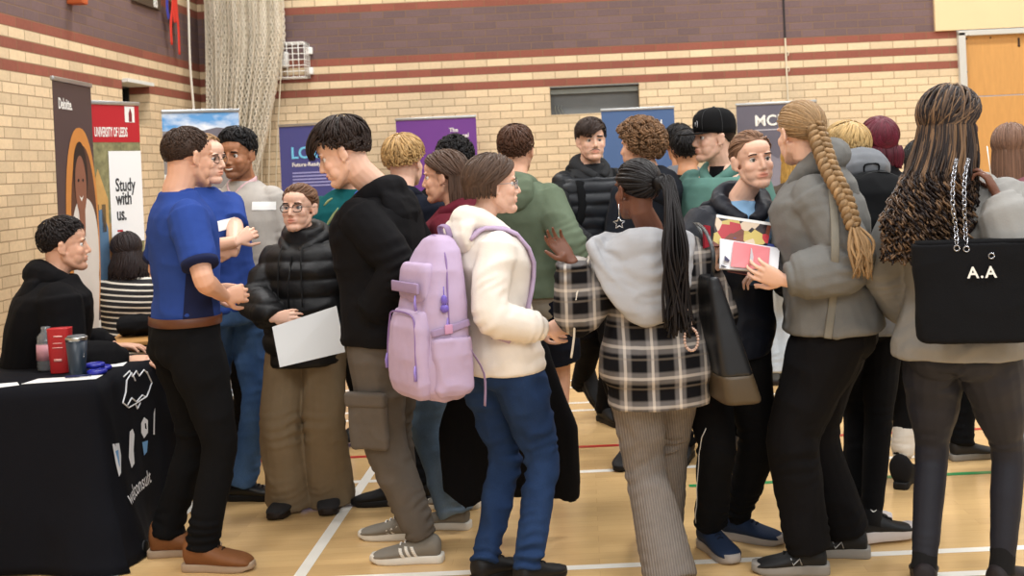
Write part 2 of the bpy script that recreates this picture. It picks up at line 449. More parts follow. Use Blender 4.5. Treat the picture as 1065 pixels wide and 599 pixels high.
def hair_long(H, person, mat, n=420, length=.35, part=0.0, seed=1, w=.0065, back=.0, spread=.01, lift=.012, hl=HL_FULL, bodyaxis=None, bodyr=(.0,.0), shade=(.7,1.25), wave=.004, curl_end=0, ragged=.06, rad=None, taper=True, sweep=None, exitz=-.35, cols=None, flatt=.003, npts=12, base=True, front_open=.55):
    """straight or wavy hair that leaves the scalp and hangs down; length measured below the chin line"""
    T = H.f; rg = random.Random(seed); bm = NB()
    if base: shell(bm, T, hl, lift*.7, .004)
    col = [1.0 if not cols else cols[0]]*len(bm.verts); cw = T(SK_C)
    for th, ph, u in scalp_pts(n, hl, rg, .05):
        sx = 1 if u.x > part else -1
        # exit direction at the side/back of the head
        az = math.atan2(u.x-part*.5, u.y)         # 0 front
        a2 = math.copysign(max(front_open*PI, abs(az)*.55 + .45*PI + rg.uniform(-.12,.12)), az if abs(az) > .02 else sx)
        if abs(a2) > PI: a2 = math.copysign(PI, a2)
        pe = PI/2 - exitz
        ue = V((math.sin(pe)*math.sin(a2), math.sin(pe)*math.cos(a2), math.cos(pe)))
        lf = lift + rg.uniform(0,.005)
        loc = [ep(slerp(u, ue, i/6), lf) for i in range(7)]
        pts = [T(p) for p in loc]
        p = pts[-1].copy(); o = (p - T(V((0,0,p.z*0)))); o = p - cw; o.z = 0
        o = o.normalized() if o.length > 1e-4 else V((0,1,0))
        Ltot = length*rg.uniform(1-ragged,1+ragged*.5); steps = npts; phs = rg.uniform(0,6.28); fr = rg.uniform(18,26)
        for i in range(1, steps+1):
            x = i/steps; q = p + V((0,0,-Ltot*x)) + o*(spread*math.sin(min(1,x*1.3)*PI/2))
            if sweep is not None: q += V(sweep)*x*x
            if rad is not None:                      # keep clear of the body: rad = (centre xy function of z, a, b)
                cen, A = rad(q.z); d = V((q.x-cen.x, q.y-cen.y, 0))
                if d.length < A: q += d.normalized()*(A-d.length + rg.uniform(0,.012))
            q += o.cross(V((0,0,1)))*math.sin(x*Ltot*fr*2+phs)*wave*x + o*math.cos(x*Ltot*fr*2+phs)*wave*x
            if curl_end and x > .45:
                cx = (x-.45)/.55; A_ = phs + x*Ltot*95
                q += (o.cross(V((0,0,1)))*math.cos(A_) + o*math.sin(A_))*curl_end*min(1,cx*2.5)
            pts.append(q)
        s = rg.uniform(*shade) if not cols else cols[rg.randrange(1,len(cols))]
        lock(bm, col, pts, w*rg.uniform(.7,1.2), flatt, cw, s, taper=taper, n=5)
    return finish_hair('hair', bm, col, mat, person)
def hair_tied(H, person, mat, tie=(0,-.085,.02), n=200, seed=1, w=.006, hl=HL_FULL, lift=.006, shade=(.75,1.25), cornrow=False, name='hair'):
    """hair combed back to a tie point, no tail"""
    T = H.f; rg = random.Random(seed); bm = NB(); shell(bm, T, hl, lift*.7); col = [1.0]*len(bm.verts); cw = T(SK_C)
    ut = eu(V(tie)-SK_C)
    for th, ph, u in scalp_pts(n, hl, rg):
        if u.dot(ut) > .97: continue
        th2 = th
        l = lift + rg.uniform(0,.0025)
        pts = [T(ep(slerp(u, ut, x/8), l + .004*math.sin(PI*x/8))) for x in range(9)]
        lock(bm, col, pts, w*rg.uniform(.7,1.2), .0028, cw, rg.uniform(*shade), taper=False)
    return bm, col, T(ep(ut, lift+.004))
def plait(bm, col, pts, r, shade=(.75,1.2), seed=3, pitch=.042):
    """three-strand plait along world pts"""
    rg = random.Random(seed)
    P = spline(pts, 12); L = [0]
    for a, b in zip(P, P[1:]): L.append(L[-1] + (b-a).length)
    tot = L[-1]; n = int(tot/.004)
    def at(s):
        s = max(0, min(tot, s))
        for i in range(len(L)-1):
            if L[i+1] >= s:
                t = (s-L[i])/max(1e-9, L[i+1]-L[i]); return P[i].lerp(P[i+1], t), (P[i+1]-P[i]).normalized()
        return P[-1], (P[-1]-P[-2]).normalized()
    for k in range(3):
        for sub in range(4):
            path = []; sp = rg.uniform(*shade)
            for i in range(n+1):
                s = tot*i/n; c, t = at(s); rr = r*(1-.35*(s/tot))
                u = t.cross(V((0,1,0))).normalized(); w = t.cross(u)
                ph = 2*PI*s/pitch/1.0*.5 + 2*PI*k/3
                x = math.sin(ph)*rr*.85; y = math.sin(2*ph)*rr*.55
                a2 = sub*PI/2 + s*60
                path.append(c + u*(x + math.cos(a2)*rr*.22) + w*(y + math.sin(a2)*rr*.22))
            lock(bm, col, path, r*.36, r*.36, path[0]+V((0,.3,0)), sp, taper=False, n=6)
def curls(H, person, mat, hl=HL_FULL, n=260, lift=.022, r=.011, seed=2, shade=(.7,1.3), wire=.0032, bottom=.0, name='hair', turns=2.2):
    T = H.f; rg = random.Random(seed); bm = NB(); shell(bm, T, hl, lift*.75, .004, edge=lift*.4); col = [.7]*len(bm.verts); cw = T(SK_C)
    for th, ph, u in scalp_pts(n, hl, rg):
        c = T(ep(u, lift + rg.uniform(-.004,.006))); o = (c-cw).normalized(); a = o.orthogonal().normalized()
        a.rotate(Matrix.Rotation(rg.uniform(0,6.28), 3, o)); b = o.cross(a); pts = []
        tt = turns*rg.uniform(.6,1.1); ln = rg.uniform(.006,.02); rr = r*rg.uniform(.7,1.2); N = 14
        for i in range(N):
            x = i/(N-1); A = 2*PI*tt*x
            pts.append(c + b*(rr*math.cos(A)) + o*(rr*math.sin(A)*.8) + a*(ln*(x-.5)*2) )
        lock(bm, col, pts, wire*rg.uniform(.8,1.3), wire, c, rg.uniform(*shade), taper=False)
    return finish_hair(name, bm, col, mat, person)
# ---------------- hands
def hand(bm, wrist, d, nrm_, side, curl=.35, k=1.0, spread=.10, thumb=.5, curls_=None):
    """d: pointing direction, nrm_: back-of-hand normal, side +1 right hand / -1 left (where the thumb leaves)"""
    d = V(d).normalized(); nn = V(nrm_); nn = (nn - d*nn.dot(d)).normalized(); lat = d.cross(nn)*side     # towards the thumb
    w = V(wrist)
    c0 = w - d*.02
    tube(bm, [c0, w+d*.01*k, w+d*.035*k, w+d*.06*k, w+d*.086*k], [(.022*k,.017*k),(.026*k,.016*k),(.036*k,.016*k),(.040*k,.014*k),(.039*k,.011*k)], lat, n=12, p=2.4)
    ell(bm, w+d*.035*k+lat*.024*k-nn*.008*k, (.018*k,.018*k,.018*k))
    fl = [(.030,.042,.026,.022),(.0105,.046,.030,.023),(-.0105,.043,.028,.022),(-.030,.034,.021,.020)]
    for q, (off, l1, l2, l3) in enumerate(fl):
        cu = curl if curls_ is None else curls_[q]
        base = w + d*(.080 - (.006 if q in (0,3) else 0) - (.006 if q == 3 else 0))*k + lat*off*k
        sp = spread*(1.3-q)*.8
        dd = (d + lat*sp).normalized(); ax = lat
        ps = [base - dd*.02*k, base]; a = cu*.6
        for l in (l1, l2, l3):
            dd2 = dd*math.cos(a) - nn*math.sin(a); ps.append(ps[-1] + dd2*l*k); a += cu*1.25
        tube(bm, ps, [.0095*k,.0098*k,.0088*k,.0080*k,.0062*k], lat, n=8, round_ends=True)
    b = w + d*.022*k + lat*.026*k - nn*.004*k
    td = (lat*(.85) + d*.75 - nn*(.35+thumb*.4)).normalized()
    p1 = b + td*.040*k; t2 = (td*.55 + d*.75 - nn*thumb*.6 - lat*thumb*.35).normalized(); p2 = p1 + t2*.030*k; p3 = p2 + (t2 - lat*thumb*.5).normalized()*.024*k
    tube(bm, [b - td*.01, b, p1, p2, p3], [.013*k,.0145*k,.0110*k,.0098*k,.0075*k], nn, n=8, round_ends=True)
# ---------------------------------------------------------------- people
def ik(a, c, l1, l2, pole):
    d = c - a; L = d.length
    if L > (l1+l2)*.999: c = a + d.normalized()*(l1+l2)*.999; d = c - a; L = d.length
    L = max(L, abs(l1-l2)+.02)
    x = (l1*l1 - l2*l2 + L*L)/(2*L); y = math.sqrt(max(0, l1*l1 - x*x)); u = d.normalized()
    p = V(pole) - u*V(pole).dot(u); p = p.normalized() if p.length > 1e-5 else u.orthogonal().normalized()
    return a + u*x + p*y, c
TOR_M = [(-.22,.130,.095),(-.12,.155,.112),(0,.162,.118),(.15,.155,.110),(.32,.148,.104),(.5,.156,.110),(.7,.176,.118),(.84,.176,.108),(.92,.150,.092),(.98,.108,.072),(1.04,.070,.062)]
TOR_F = [(-.22,.130,.098),(-.12,.162,.118),(0,.166,.120),(.15,.150,.106),(.34,.126,.092),(.5,.134,.098),(.68,.148,.118),(.84,.146,.100),(.92,.125,.084),(.98,.092,.066),(1.04,.062,.055)]
class Person:
    def __init__(s, label, Y, x, hd, a=180, sa=None, ha=None, hp=0, hr=0, fem=False, g=1.0, sk=('skin_fair','#d8a98e'),
                 hY=0.0, h=None, k=None, px=0, pY=0.0, pz_=None, name='person', neck=0.0):
        s.Y, s.a, s.sa, s.fem, s.g = Y, a, (a if sa is None else sa), fem, g
        s.ha = s.sa if ha is None else ha
        s.base = pz(x, Y, 0); s.root = thing(name, label, 'person', s.base)
        hpos = pt(hd[0], hd[1], Y+hY)
        s.h = h or hpos.z/.933
        s.k = (k or 1)*(1.06*(s.h/1.75)**.4*(.965 if fem else 1))
        s.H = HeadT(hpos, head_matrix(s.ha, hp, hr), s.k)
        s.P0 = V((s.base.x, s.base.y+pY, pz_ or .52*s.h))
        s.ls = 1.0 if pz_ and pz_ < .7 else s.P0.z/(.52*s.h)
        s.NB = hpos - fwd(s.ha)*.028 - fwd(s.sa)*.022 + V((0,0,-.150*s.k + neck))
        hs = s.h/1.75
        s.shw = (.168 if fem else .192)*hs*g**.5
        r = rgt(s.sa); s.SR = s.NB + r*s.shw + V((0,0,-.072)); s.SL = s.NB - r*s.shw + V((0,0,-.072))
        s.ua = .162*s.h; s.fa = .148*s.h
        s.arm = {}; s.leg = {}; s.handspec = {}; s.vox = .0045; s.sk = sk; s.kw = {}
        s.thin = .8
    def side(s, k): return 1 if k == 'R' else -1
    def setarm(s, k, wrist=None, pole=None, hand=None):
        sh = s.SR if k == 'R' else s.SL; q = s.side(k); r = rgt(s.sa)*q; f = fwd(s.sa)
        if wrist is None: wrist = sh + V((0,0,-(s.ua+s.fa)*.965)) + r*.05 + f*.07
        pole = V(pole) if pole is not None else (-f*.8 + r*.5 + V((0,0,-.3)))
        e, w = ik(sh, V(wrist), s.ua, s.fa, pole)
        s.arm[k] = (sh, e, w)
        d = (w-e).normalized()
        hs = dict(d=d, n=r, curl=.35, thumb=.4)
        if hand: hs.update(hand)
        s.handspec[k] = hs; return e, w
    def setleg(s, k, foot, toe=None, lift=0.0, pole=None, pitch=0.0):
        """foot: (px, Y) of the ankle on the floor, or a Vector"""
        hj = s.P0 + rgt(s.a)*s.side(k)*(.092 if not s.fem else .09) + V((0,0,-.03))
        an = pz(foot[0], foot[1], .09) if not isinstance(foot, Vector) else foot.copy()
        an.z = .09 + lift; toe = s.a if toe is None else toe
        kn, an2 = ik(hj, an, .240*s.h*s.ls, .231*s.h*s.ls, pole or (fwd(toe)*1 + fwd(s.a)*.6))
        s.leg[k] = (hj, kn, an2, toe, pitch)
    def tsec(s, t, w, d, e=0.0, ed=None, dx=0):
        hs = s.h/1.75; n = s.NB; p = s.P0
        c = p.lerp(n, t); c = c + (fwd(s.sa)*.012*math.sin(max(0,min(1,t))*PI)) - fwd(s.a)*.015*max(0, .3-abs(t-.0))
        if t > 1: c = n + (n-p).normalized()*(t-1)*(n-p).length
        q = max(0, min(1, t)); r = (rgt(s.a)*(1-q) + rgt(s.sa)*q).normalized(); f = V((-r.y, r.x, 0))
        gg = s.g if t < .9 else s.g**.5
        return c + f*dx, r, f, w*hs*gg + e, d*hs*gg + (e if ed is None else ed)
    def torso(s, bm, e=0.0, t0=-.3, t1=2, ease=None, p=2.35, n=26, flare=0.0, top=None):
        T = TOR_F if s.fem else TOR_M; rows = []
        def interp(t):
            if t <= T[0][0]: return T[0][1], T[0][2]
            for (a,wa,da),(b,wb,db) in zip(T, T[1:]):
                if t <= b: q = (t-a)/(b-a); return wa+(wb-wa)*q, da+(db-da)*q
            return T[-1][1], T[-1][2]
        ts = [t0 + (min(t1,1.04)-t0)*i/16 for i in range(17)]
        for t in ts:
            w, d = interp(t); ee = e if ease is None else e + ease(t)
            ee += flare*max(0, .35-t)
            if t > .9: ee *= max(.25, 1-(t-.9)*4)
            c, r, f, W, D = s.tsec(t, w, d, ee)
            rows.append(ring(c, r, f, W, D, n, p))
        grid_ring(bm, rows)
    def limbtube(s, bm, A, B, Cc, rads, n=12, t0=0.0, t1=1.0, k=5, p=2.0, side=None):
        """through A-B-C with rounded bend; rads sampled along 0..1"""
        L1 = (B-A).length; L2 = (Cc-B).length; tot = L1+L2; m = L1/tot
        def pos(t):
            if t < m - .06: return A.lerp(B, t/m)
            if t > m + .06: return B.lerp(Cc, (t-m)/(1-m))
            a = A.lerp(B, (m-.06)/m); b = B.lerp(Cc, .06/(1-m)); q = (t-m+.06)/.12
            return (a.lerp(B, q)).lerp(B.lerp(b, q), q)
        rads = [(q, v if isinstance(v, tuple) else (v, v)) for q, v in rads]
        def rad(t):
            for (a,ra),(b,rb) in zip(rads, rads[1:]):
                if t <= b:
                    q = (t-a)/(b-a); q = q*q*(3-2*q)
                    f = lambda x, y: x+(y-x)*q
                    return (f(ra[0],rb[0]), f(ra[1],rb[1])) if isinstance(ra, tuple) else f(ra, rb)
            return rads[-1][1]
        N = 22; ts = [t0+(t1-t0)*i/N for i in range(N+1)]
        tube(bm, [pos(t) for t in ts], [rad(t) for t in ts], side, n=n, p=p)
        return pos, rad
    def body(s, vox=None, fingers=True, sm=3, **kw):
        bm = NB(); hs = s.h/1.75; q = .88 if s.fem else 1.0; H = s.H
        head_prims(bm, H.f, fem=s.fem, jaw=kw.get('jaw',1.0), nose=kw.get('nose',1.0))
        nr = (.048 if s.fem else .057)*s.k
        tube(bm, [H.f((0,-.018,-.020)), H.f((0,-.022,-.075)), s.NB+V((0,0,.035)), s.NB+V((0,0,-.03))], [(nr*1.02,nr*1.08),(nr*.97,nr),(nr*1.05,nr*1.02),(nr*1.35,nr*1.15)], rgt(s.sa), n=16)
        s.torso(bm, -.016, t0=-.03)
        for k in 'LR':
            if k not in s.arm: s.setarm(k)
            A,B,W = s.arm[k]; g = q*hs*(1+(s.g-1)*.6)
            s.limbtube(bm, A - rgt(s.sa)*s.side(k)*.03, B, W, [(0,.040*g),(.25,.044*g),(.5,.039*g),(.62,.040*g),(.85,.030*g),(1,.025*g)])
            ell(bm, A - rgt(s.sa)*s.side(k)*.03, (.042*g,)*3)
            h_ = s.handspec[k]
            hand(bm, W, h_['d'], h_['n'], h_.get('side', s.side(k)), h_['curl'], .96*hs*q**.4*h_.get('k',1), thumb=h_['thumb'], spread=h_.get('spread',.1), curls_=h_.get('curls'))
        for k in 'LR':
            if k in s.leg:
                A,B,W = s.leg[k][:3]; t = s.thin
                s.limbtube(bm, A, B, W, [(0,.075*t),(.2,.078*t),(.5,.052*t),(.68,.054*t),(.95,.034*t),(1,.036*t)])
        me = fuse(bm, vox or s.vox, sm, .5)
        head_sculpt(me, H.M4, smile=kw.get('smile',0), fem=s.fem)
        colattr(me, head_tint(H.M4, kw.get('lip', (.86,.55,.52)), kw.get('stubble',0), kw.get('blush',.05), kw.get('scol',(.5,.38,.32))))
        s.bodyo = obj('body', me, skin(*s.sk), s.root)
        if kw.get('face', False):
            bv = BVHTree.FromPolygons([v.co+s.base for v in me.vertices], [p.vertices[:] for p in me.polygons])
            s.bvh = bv
            eyes(H.f, s.root, kw.get('iris','#4a3322'), kw.get('brow'), bvh=bv, browthick=kw.get('bt',1.0))
        return s.bodyo
    # ---- clothing
    def top(s, name, mat, e=.02, es=.014, hem=-.12, slv=1.0, vox=.009, amp=.007, puff=None, seed=1, collar=0, flare=0.0, cuff=None, sm=2, vneck=0, ease=None, arms='LR', t1=2, sc=(7,7,10), spots=1.0, p=2.35, fine=.3, shcap=0.0):
        bm = NB(); hs = s.h/1.75; q = .88 if s.fem else 1.0; g = q*hs*(1+(s.g-1)*.6)
        s.torso(bm, e, hem, t1, flare=flare, ease=ease, p=p)
        sp = []
        for k in arms:
            A,B,W = s.arm[k]; d = (W-B).normalized(); r = rgt(s.sa)*s.side(k)
            R0 = [(0,.056*g+es),(.22,.052*g+es),(.5,.042*g+es),(.62,.043*g+es*1.1),(.9,.031*g+es*(1.0 if not cuff else 1.25)),(.94,.028*g+es*.8),(1,.027*g+es*(.55 if cuff else .9))]
            s.limbtube(bm, A - r*.035, B, W - d*.008, R0, t1=slv, n=14)
            ell(bm, A - r*.03 - V((0,0,.006)), (.052*g+es*.7+shcap,)*3)
            if slv > .6:
                sp += [(B, .10, (W-A), .006*spots, .045), (W-d*.06, .07, d, .005*spots, .030)]
            sp += [(A - r*.05 + V((0,0,-.06)), .09, (r + V((0,0,-.6))), .005*spots, .05)]
        sp += [(s.P0 + V((0,0,.03)), .2, (0,0,1), .004*spots, .07)]
        if collar: tube(bm, [s.NB+V((0,0,-.03)), s.NB+V((0,0,.01)), s.NB+V((0,0,.01+collar))], [(.085,.08),(.075,.073),(.070,.068)], rgt(s.sa), n=16)
        me = fuse(bm, vox, sm); folds(me, amp, sc, seed, sp, puff, fine)
        return obj(name, me, mat, s.root)
    def trousers(s, name, mat, prof, e=.012, top=.10, vox=.009, amp=.009, seed=5, stack=.007, knee=.005, hemz=.035, p=2.1, t1=1.0, sc=(8,8,7), seat=1.0, fine=.3):
        """prof: radii at (thigh, mid thigh, knee, calf, hem)"""
        bm = NB(); hs = s.h/1.75
        T = TOR_F if s.fem else TOR_M; rows = []
        s.torso(bm, e, -.16, top)
        sp = []
        for k in 'LR':
            A,B,W,toe,pitch = s.leg[k]; d = (W-B).normalized(); low = W + d*(.055 - hemz if t1 >= 1 else 0)
            a,b,c,dd,hm = prof
            s.limbtube(bm, A + V((0,0,.03)), B, low, [(0,(a*.98,a*1.1)),(.15,(a,a*1.12)),(.3,b),(.5,c),(.68,dd),(.9,(dd+hm)*.5),(1,hm)], t1=t1, n=16, side=rgt(s.a))
            sp += [(B, .12, (W-A), knee, .055), (W+V((0,0,.05)), .12, d, stack, .040)]
        f = fwd(s.a)
        for q in (-1,1): ell(bm, s.P0 - f*.045 + rgt(s.a)*q*.065 + V((0,0,-.045)), (.088*hs*seat+e*.5, .078*hs*seat+e*.5, .092*hs))
        sp += [(s.P0+V((0,0,-.09)), .13, (0,0,1), .005, .05)]
        me = fuse(bm, vox, 2); folds(me, amp, sc, seed, sp, None, fine)
        return obj(name, me, mat, s.root)
    def Lc(s, x, y, z, at=None): return (at or s.NB) + rgt(s.sa)*x + fwd(s.sa)*y + V((0,0,z))
    def hood(s, mat, parent, w=.125, back=.115, drop=.12, vox=.008, seed=2, r=.035, front=.085, amp=.006, rise=.02, name='hood', thick=.055):
        bm = NB(); pts = []; rr = []
        for i in range(13):
            t = -PI*.93 + 2*PI*.93*i/12    # 0 = back
            x = math.sin(t)*(.088); y = -math.cos(t)*(.075 if abs(t) < PI/2 else front); zz = rise*math.cos(t*.5) - .045*(1-math.cos(t*.5))*1.5
            pts.append(s.Lc(x, y, zz)); rr.append((r*(.55+.75*math.cos(t/2)**2), r*(.6+.5*math.cos(t/2)**2)))
        tube(bm, pts, rr, (0,0,1), n=12)
        # the bag of the hood lying on the back
        rows = []
        for q, (ww, yy, zz, th) in enumerate(((.085,-.075,.035,.022),(.7*w+.03,-.09,.015,.035),(w,-.105,-.03,thick*.85),(w*.98,-back-.004,-.03-drop*.35,thick),(w*.78,-back,-.03-drop*.75,thick*.9),(w*.40,-back+.01,-.03-drop,thick*.6),(w*.12,-back+.015,-.04-drop*1.06,thick*.35))):
            rows.append(ring(s.Lc(0, yy, zz), rgt(s.sa), fwd(s.sa), ww, th, 20, 2.2))
        grid_ring(bm, rows)
        me = fuse(bm, vox, 3); folds(me, amp, (12,12,16), seed)
        return obj(name, me, mat, parent)
    def shoes(s, style='trainer', upper=None, sole=None, L=None, lace=None, stripe=None, **kw):
        L = L or (.30 if not s.fem else .265)*(s.h/1.75)**.7
        out = []
        for k in 'LR':
            if k in s.leg: out.append(make_shoe(s, k, style, upper, sole, L, lace, stripe, **kw))
        return out
def make_shoe(s, k, style, upper, sole, L, lace, stripe, chunky=1.0, mark=None):
    A,B,W,toe,pitch = s.leg[k]; d = fwd(toe); r = rgt(toe)*s.side(k); z = V((0,0,1))   # r: outer side
    rot = Matrix.Rotation(math.radians(-pitch), 3, rgt(toe))
    o = W + V((0,0,-.09))
    pv = d*L*.42
    def T(x, y, zz):      # y along foot from ankle centre, heel at -.27L
        return o + pv + rot @ (r*x + d*y*1.0 + z*zz - pv)
    sh = {'trainer': [(-.235,.030,.080),(-.15,.036,.098),(-.02,.038,.100),(.12,.040,.086),(.27,.044,.064),(.42,.049,.050),(.56,.047,.042),(.66,.037,.034),(.72,.022,.024)],
          'boot':    [(-.235,.034,.12),(-.15,.042,.14),(-.02,.044,.135),(.10,.044,.105),(.24,.046,.078),(.40,.052,.064),(.56,.051,.056),(.67,.040,.044),(.73,.024,.030)],
          'ankle_boot': [(-.235,.038,.125),(-.15,.048,.145),(-.02,.050,.135),(.10,.049,.095),(.24,.050,.085),(.40,.055,.070),(.56,.052,.060),(.67,.042,.046),(.73,.026,.032)],
          'derby':   [(-.235,.030,.068),(-.15,.035,.080),(-.02,.037,.082),(.12,.039,.072),(.27,.043,.055),(.42,.046,.044),(.58,.042,.036),(.70,.032,.028),(.76,.018,.020)]}[style]
    st = .026*chunky; bm = NB(); rows = []
    for (y, w, h) in sh:
        R = []
        for i in range(16):
            t = 2*PI*i/16; x = math.cos(t); y2 = math.sin(t)
            xx = math.copysign(abs(x)**.75, x)*w*1.16; zz = (y2*.5+.5)
            zz = st*.5 + (h*1.10+.008-st*.5)*(zz**.8)
            xx *= (1 - .35*max(0, y2)**1.5) if y < .2 else (1-.15*max(0,y2))
            R.append(T(xx, y*L, zz))
        rows.append(R)
    grid_ring(bm, rows)
    so = obj('shoe', bm, upper, s.root)
    m = so.modifiers.new('s','SUBSURF'); m.levels = 1; m.render_levels = 1
    # sole
    bm = NB(); out = []
    for (y, w) in ((-.262,.018),(-.245,.030),(-.2,.036),(-.08,.037),(.08,.036),(.22,.042),(.36,.048),(.5,.050),(.62,.043),(.70,.032),(.745,.018)): out.append(((w*.97+.001*chunky), y*L))
    poly = [(w, y) for w, y in out] + [(-w*.96, y) for w, y in reversed(out)]
    rows = []
    for zz, kx in ((0,.93),(.004,1.0),(st*.5,1.015),(st,1.0),(st+.006,.95)):
        rows.append([T(x*kx, y*(1+(kx-1)*.3), zz + (.008 if y > .66*L else 0)*(1 if zz < .01 else .6)) for x, y in poly])
    grid_ring(bm, rows)
    obj('sole', bm, sole or upper, so)
    if lace:
        bm = NB()
        for i in range(5):
            y = (.05+.065*i)*L; h = np.interp(y/L, [q[0] for q in sh], [q[2] for q in sh])*1.10+.010
            w = .016
            tube(bm, [T(-w, y, h-.010), T(-w*.5, y+.004, h+.0005), T(0, y, h+.003), T(w*.5, y+.004, h+.0005), T(w, y, h-.010)], [.0036]*5, n=6)
        for q in (-1,1):
            tube(bm, spline([T(0,.04*L,sh[2][2]+.004), T(q*.018,.06*L,sh[2][2]+.006), T(q*.030,.10*L,sh[3][2]-.004), T(q*.020,.13*L,sh[3][2]-.002)],3), [.002]*10, n=5)
        obj('laces', bm, lace, so)
    if stripe:   # three slanting bands on each side of the upper
        bm = NB(); me = so.data
        bv = BVHTree.FromPolygons([v.co+s.base for v in me.vertices], [p.vertices[:] for p in me.polygons])
        for sd in (-1,1):
            for i in range(3):
                y0 = (.06+.085*i)*L; rws = []
                for j in range(7):
                    u = j/6; yy = y0 + u*.09*L*-1 + .05*L; zz = st + .004 + (1-u)*(.052)
                    zz = st + .002 + (1-u)*.046; yy = y0 + (1-u)*.06*L
                    A_ = T(sd*.09, yy, zz); B_ = T(sd*.09, yy+.045*L, zz)
                    pr = []
                    for Q in (A_, B_):
                        h_ = bv.ray_cast(Q, (T(0, yy, zz) - T(sd*.09, yy, zz)).normalized())
                        pr.append((h_[0] + h_[1]*.0015) if h_[0] is not None else None)
                    if None in pr: continue
                    rws.append(pr)
                for a_, b_ in zip(rws, rws[1:]):
                    try: quad(bm, a_[0], a_[1], b_[1], b_[0])
                    except Exception: pass
        o2 = obj('stripes', bm, stripe, so); m = o2.modifiers.new('t','SOLIDIFY'); m.thickness = .0015; m.offset = 0
    return so
# ---------------------------------------------------------------- the hall
XL, YB = -3.76, 11.5
def struct(name, bm, m, smooth=False):
    o = obj(name, bm, m, None, smooth); o['kind'] = 'structure'; return o
def brick_mat(name, axis):
    m, nt, b = nodes(name); tc = nt.nodes.new('ShaderNodeTexCoord'); sp = nt.nodes.new('ShaderNodeSeparateXYZ'); nt.links.new(tc.outputs['Object'], sp.inputs[0])
    z = math_(nt, 'SUBTRACT', sp.outputs['Z'], 2.745-75*.075+.0)
    cb = nt.nodes.new('ShaderNodeCombineXYZ'); nt.links.new(sp.outputs[axis], cb.inputs[0]); nt.links.new(z, cb.inputs[1])
    br = nt.nodes.new('ShaderNodeTexBrick'); nt.links.new(cb.outputs[0], br.inputs['Vector'])
    br.offset = .5; br.inputs['Scale'].default_value = 1; br.inputs['Brick Width'].default_value = .225; br.inputs['Row Height'].default_value = .075
    br.inputs['Mortar Size'].default_value = .0052; br.inputs['Mortar Smooth'].default_value = .25; br.inputs['Bias'].default_value = 0
    br.inputs['Color1'].default_value = (.88,.88,.87,1); br.inputs['Color2'].default_value = (1.08,1.07,1.05,1); br.inputs['Mortar'].default_value = (1,1,1,1)
    rp = nt.nodes.new('ShaderNodeValToRGB'); rp.color_ramp.interpolation = 'CONSTANT'
    z0, z1 = 2.0, 4.0; cream, red, dark = lin('#dcc5a2'), lin('#8e5040'), lin('#6d5757')
    st = [(z0,cream),(2.37,red),(2.445,cream),(2.52,red),(2.595,cream),(2.67,red),(2.745,dark),(3.195,red),(3.27,cream),(3.345,red),(3.42,cream)]
    el = rp.color_ramp.elements; el[0].position = 0; el[0].color = (*cream,1); el[1].position = (2.37-z0)/(z1-z0); el[1].color = (*red,1)
    for zz, c in st[2:]:
        e = el.new((zz-z0)/(z1-z0)); e.color = (*c,1)
    mr = nt.nodes.new('ShaderNodeMapRange'); mr.inputs[1].default_value = z0; mr.inputs[2].default_value = z1
    # snap to the middle of the course so each brick has one colour
    cz = math_(nt, 'MULTIPLY', math_(nt, 'FLOOR', math_(nt, 'DIVIDE', z, .075)), .075)
    cz = math_(nt, 'ADD', cz, 2.745-75*.075+.0375); nt.links.new(cz, mr.inputs[0]); nt.links.new(mr.outputs[0], rp.inputs[0])
    n = tex(nt, 'ShaderNodeTexNoise', 3, Detail=6.0); n2 = tex(nt, 'ShaderNodeTexNoise', 40, Detail=4.0)
    base = mix(nt, rp.outputs['Color'], br.outputs['Color'], 1.0, 'MULTIPLY')
    base = mix(nt, base, mix(nt, [.88]*3, [1.1]*3, n.outputs['Fac']), 1.0, 'MULTIPLY'); base = mix(nt, base, mix(nt, [.85]*3, [1.12]*3, n2.outputs['Fac']), 1.0, 'MULTIPLY')
    mort = mix(nt, rp.outputs['Color'], lin('#7d6142'), .60)
    out = mix(nt, base, mort, br.outputs['Fac']); nt.links.new(out, b.inputs['Base Color']); b.inputs['Roughness'].default_value = .75
    h = math_(nt, 'SUBTRACT', math_(nt, 'MULTIPLY', n2.outputs['Fac'], .25), br.outputs['Fac']); bump(nt, b, h, .6, .006)
    return m
def wall_with_hole(bm, P, u, v, W, Hh, hole, depth_v):
    """rectangle P + u*[0,W] + v*[0,H] with a recess (u0,u1,v0,v1)"""
    u0,u1,v0,v1 = hole
    for a0,a1,b0,b1 in ((0,u0,0,Hh),(u1,W,0,Hh),(u0,u1,0,v0),(u0,u1,v1,Hh)):
        quad(bm, P+u*a0+v*b0, P+u*a1+v*b0, P+u*a1+v*b1, P+u*a0+v*b1)
    d = depth_v
    q = [P+u*u0+v*v0, P+u*u1+v*v0, P+u*u1+v*v1, P+u*u0+v*v1]
    for i in range(4): quad(bm, q[i], q[(i+1)%4], q[(i+1)%4]+d, q[i]+d)
X_, Y_, Z_ = V((1,0,0)), V((0,1,0)), V((0,0,1))
WH = 6.0
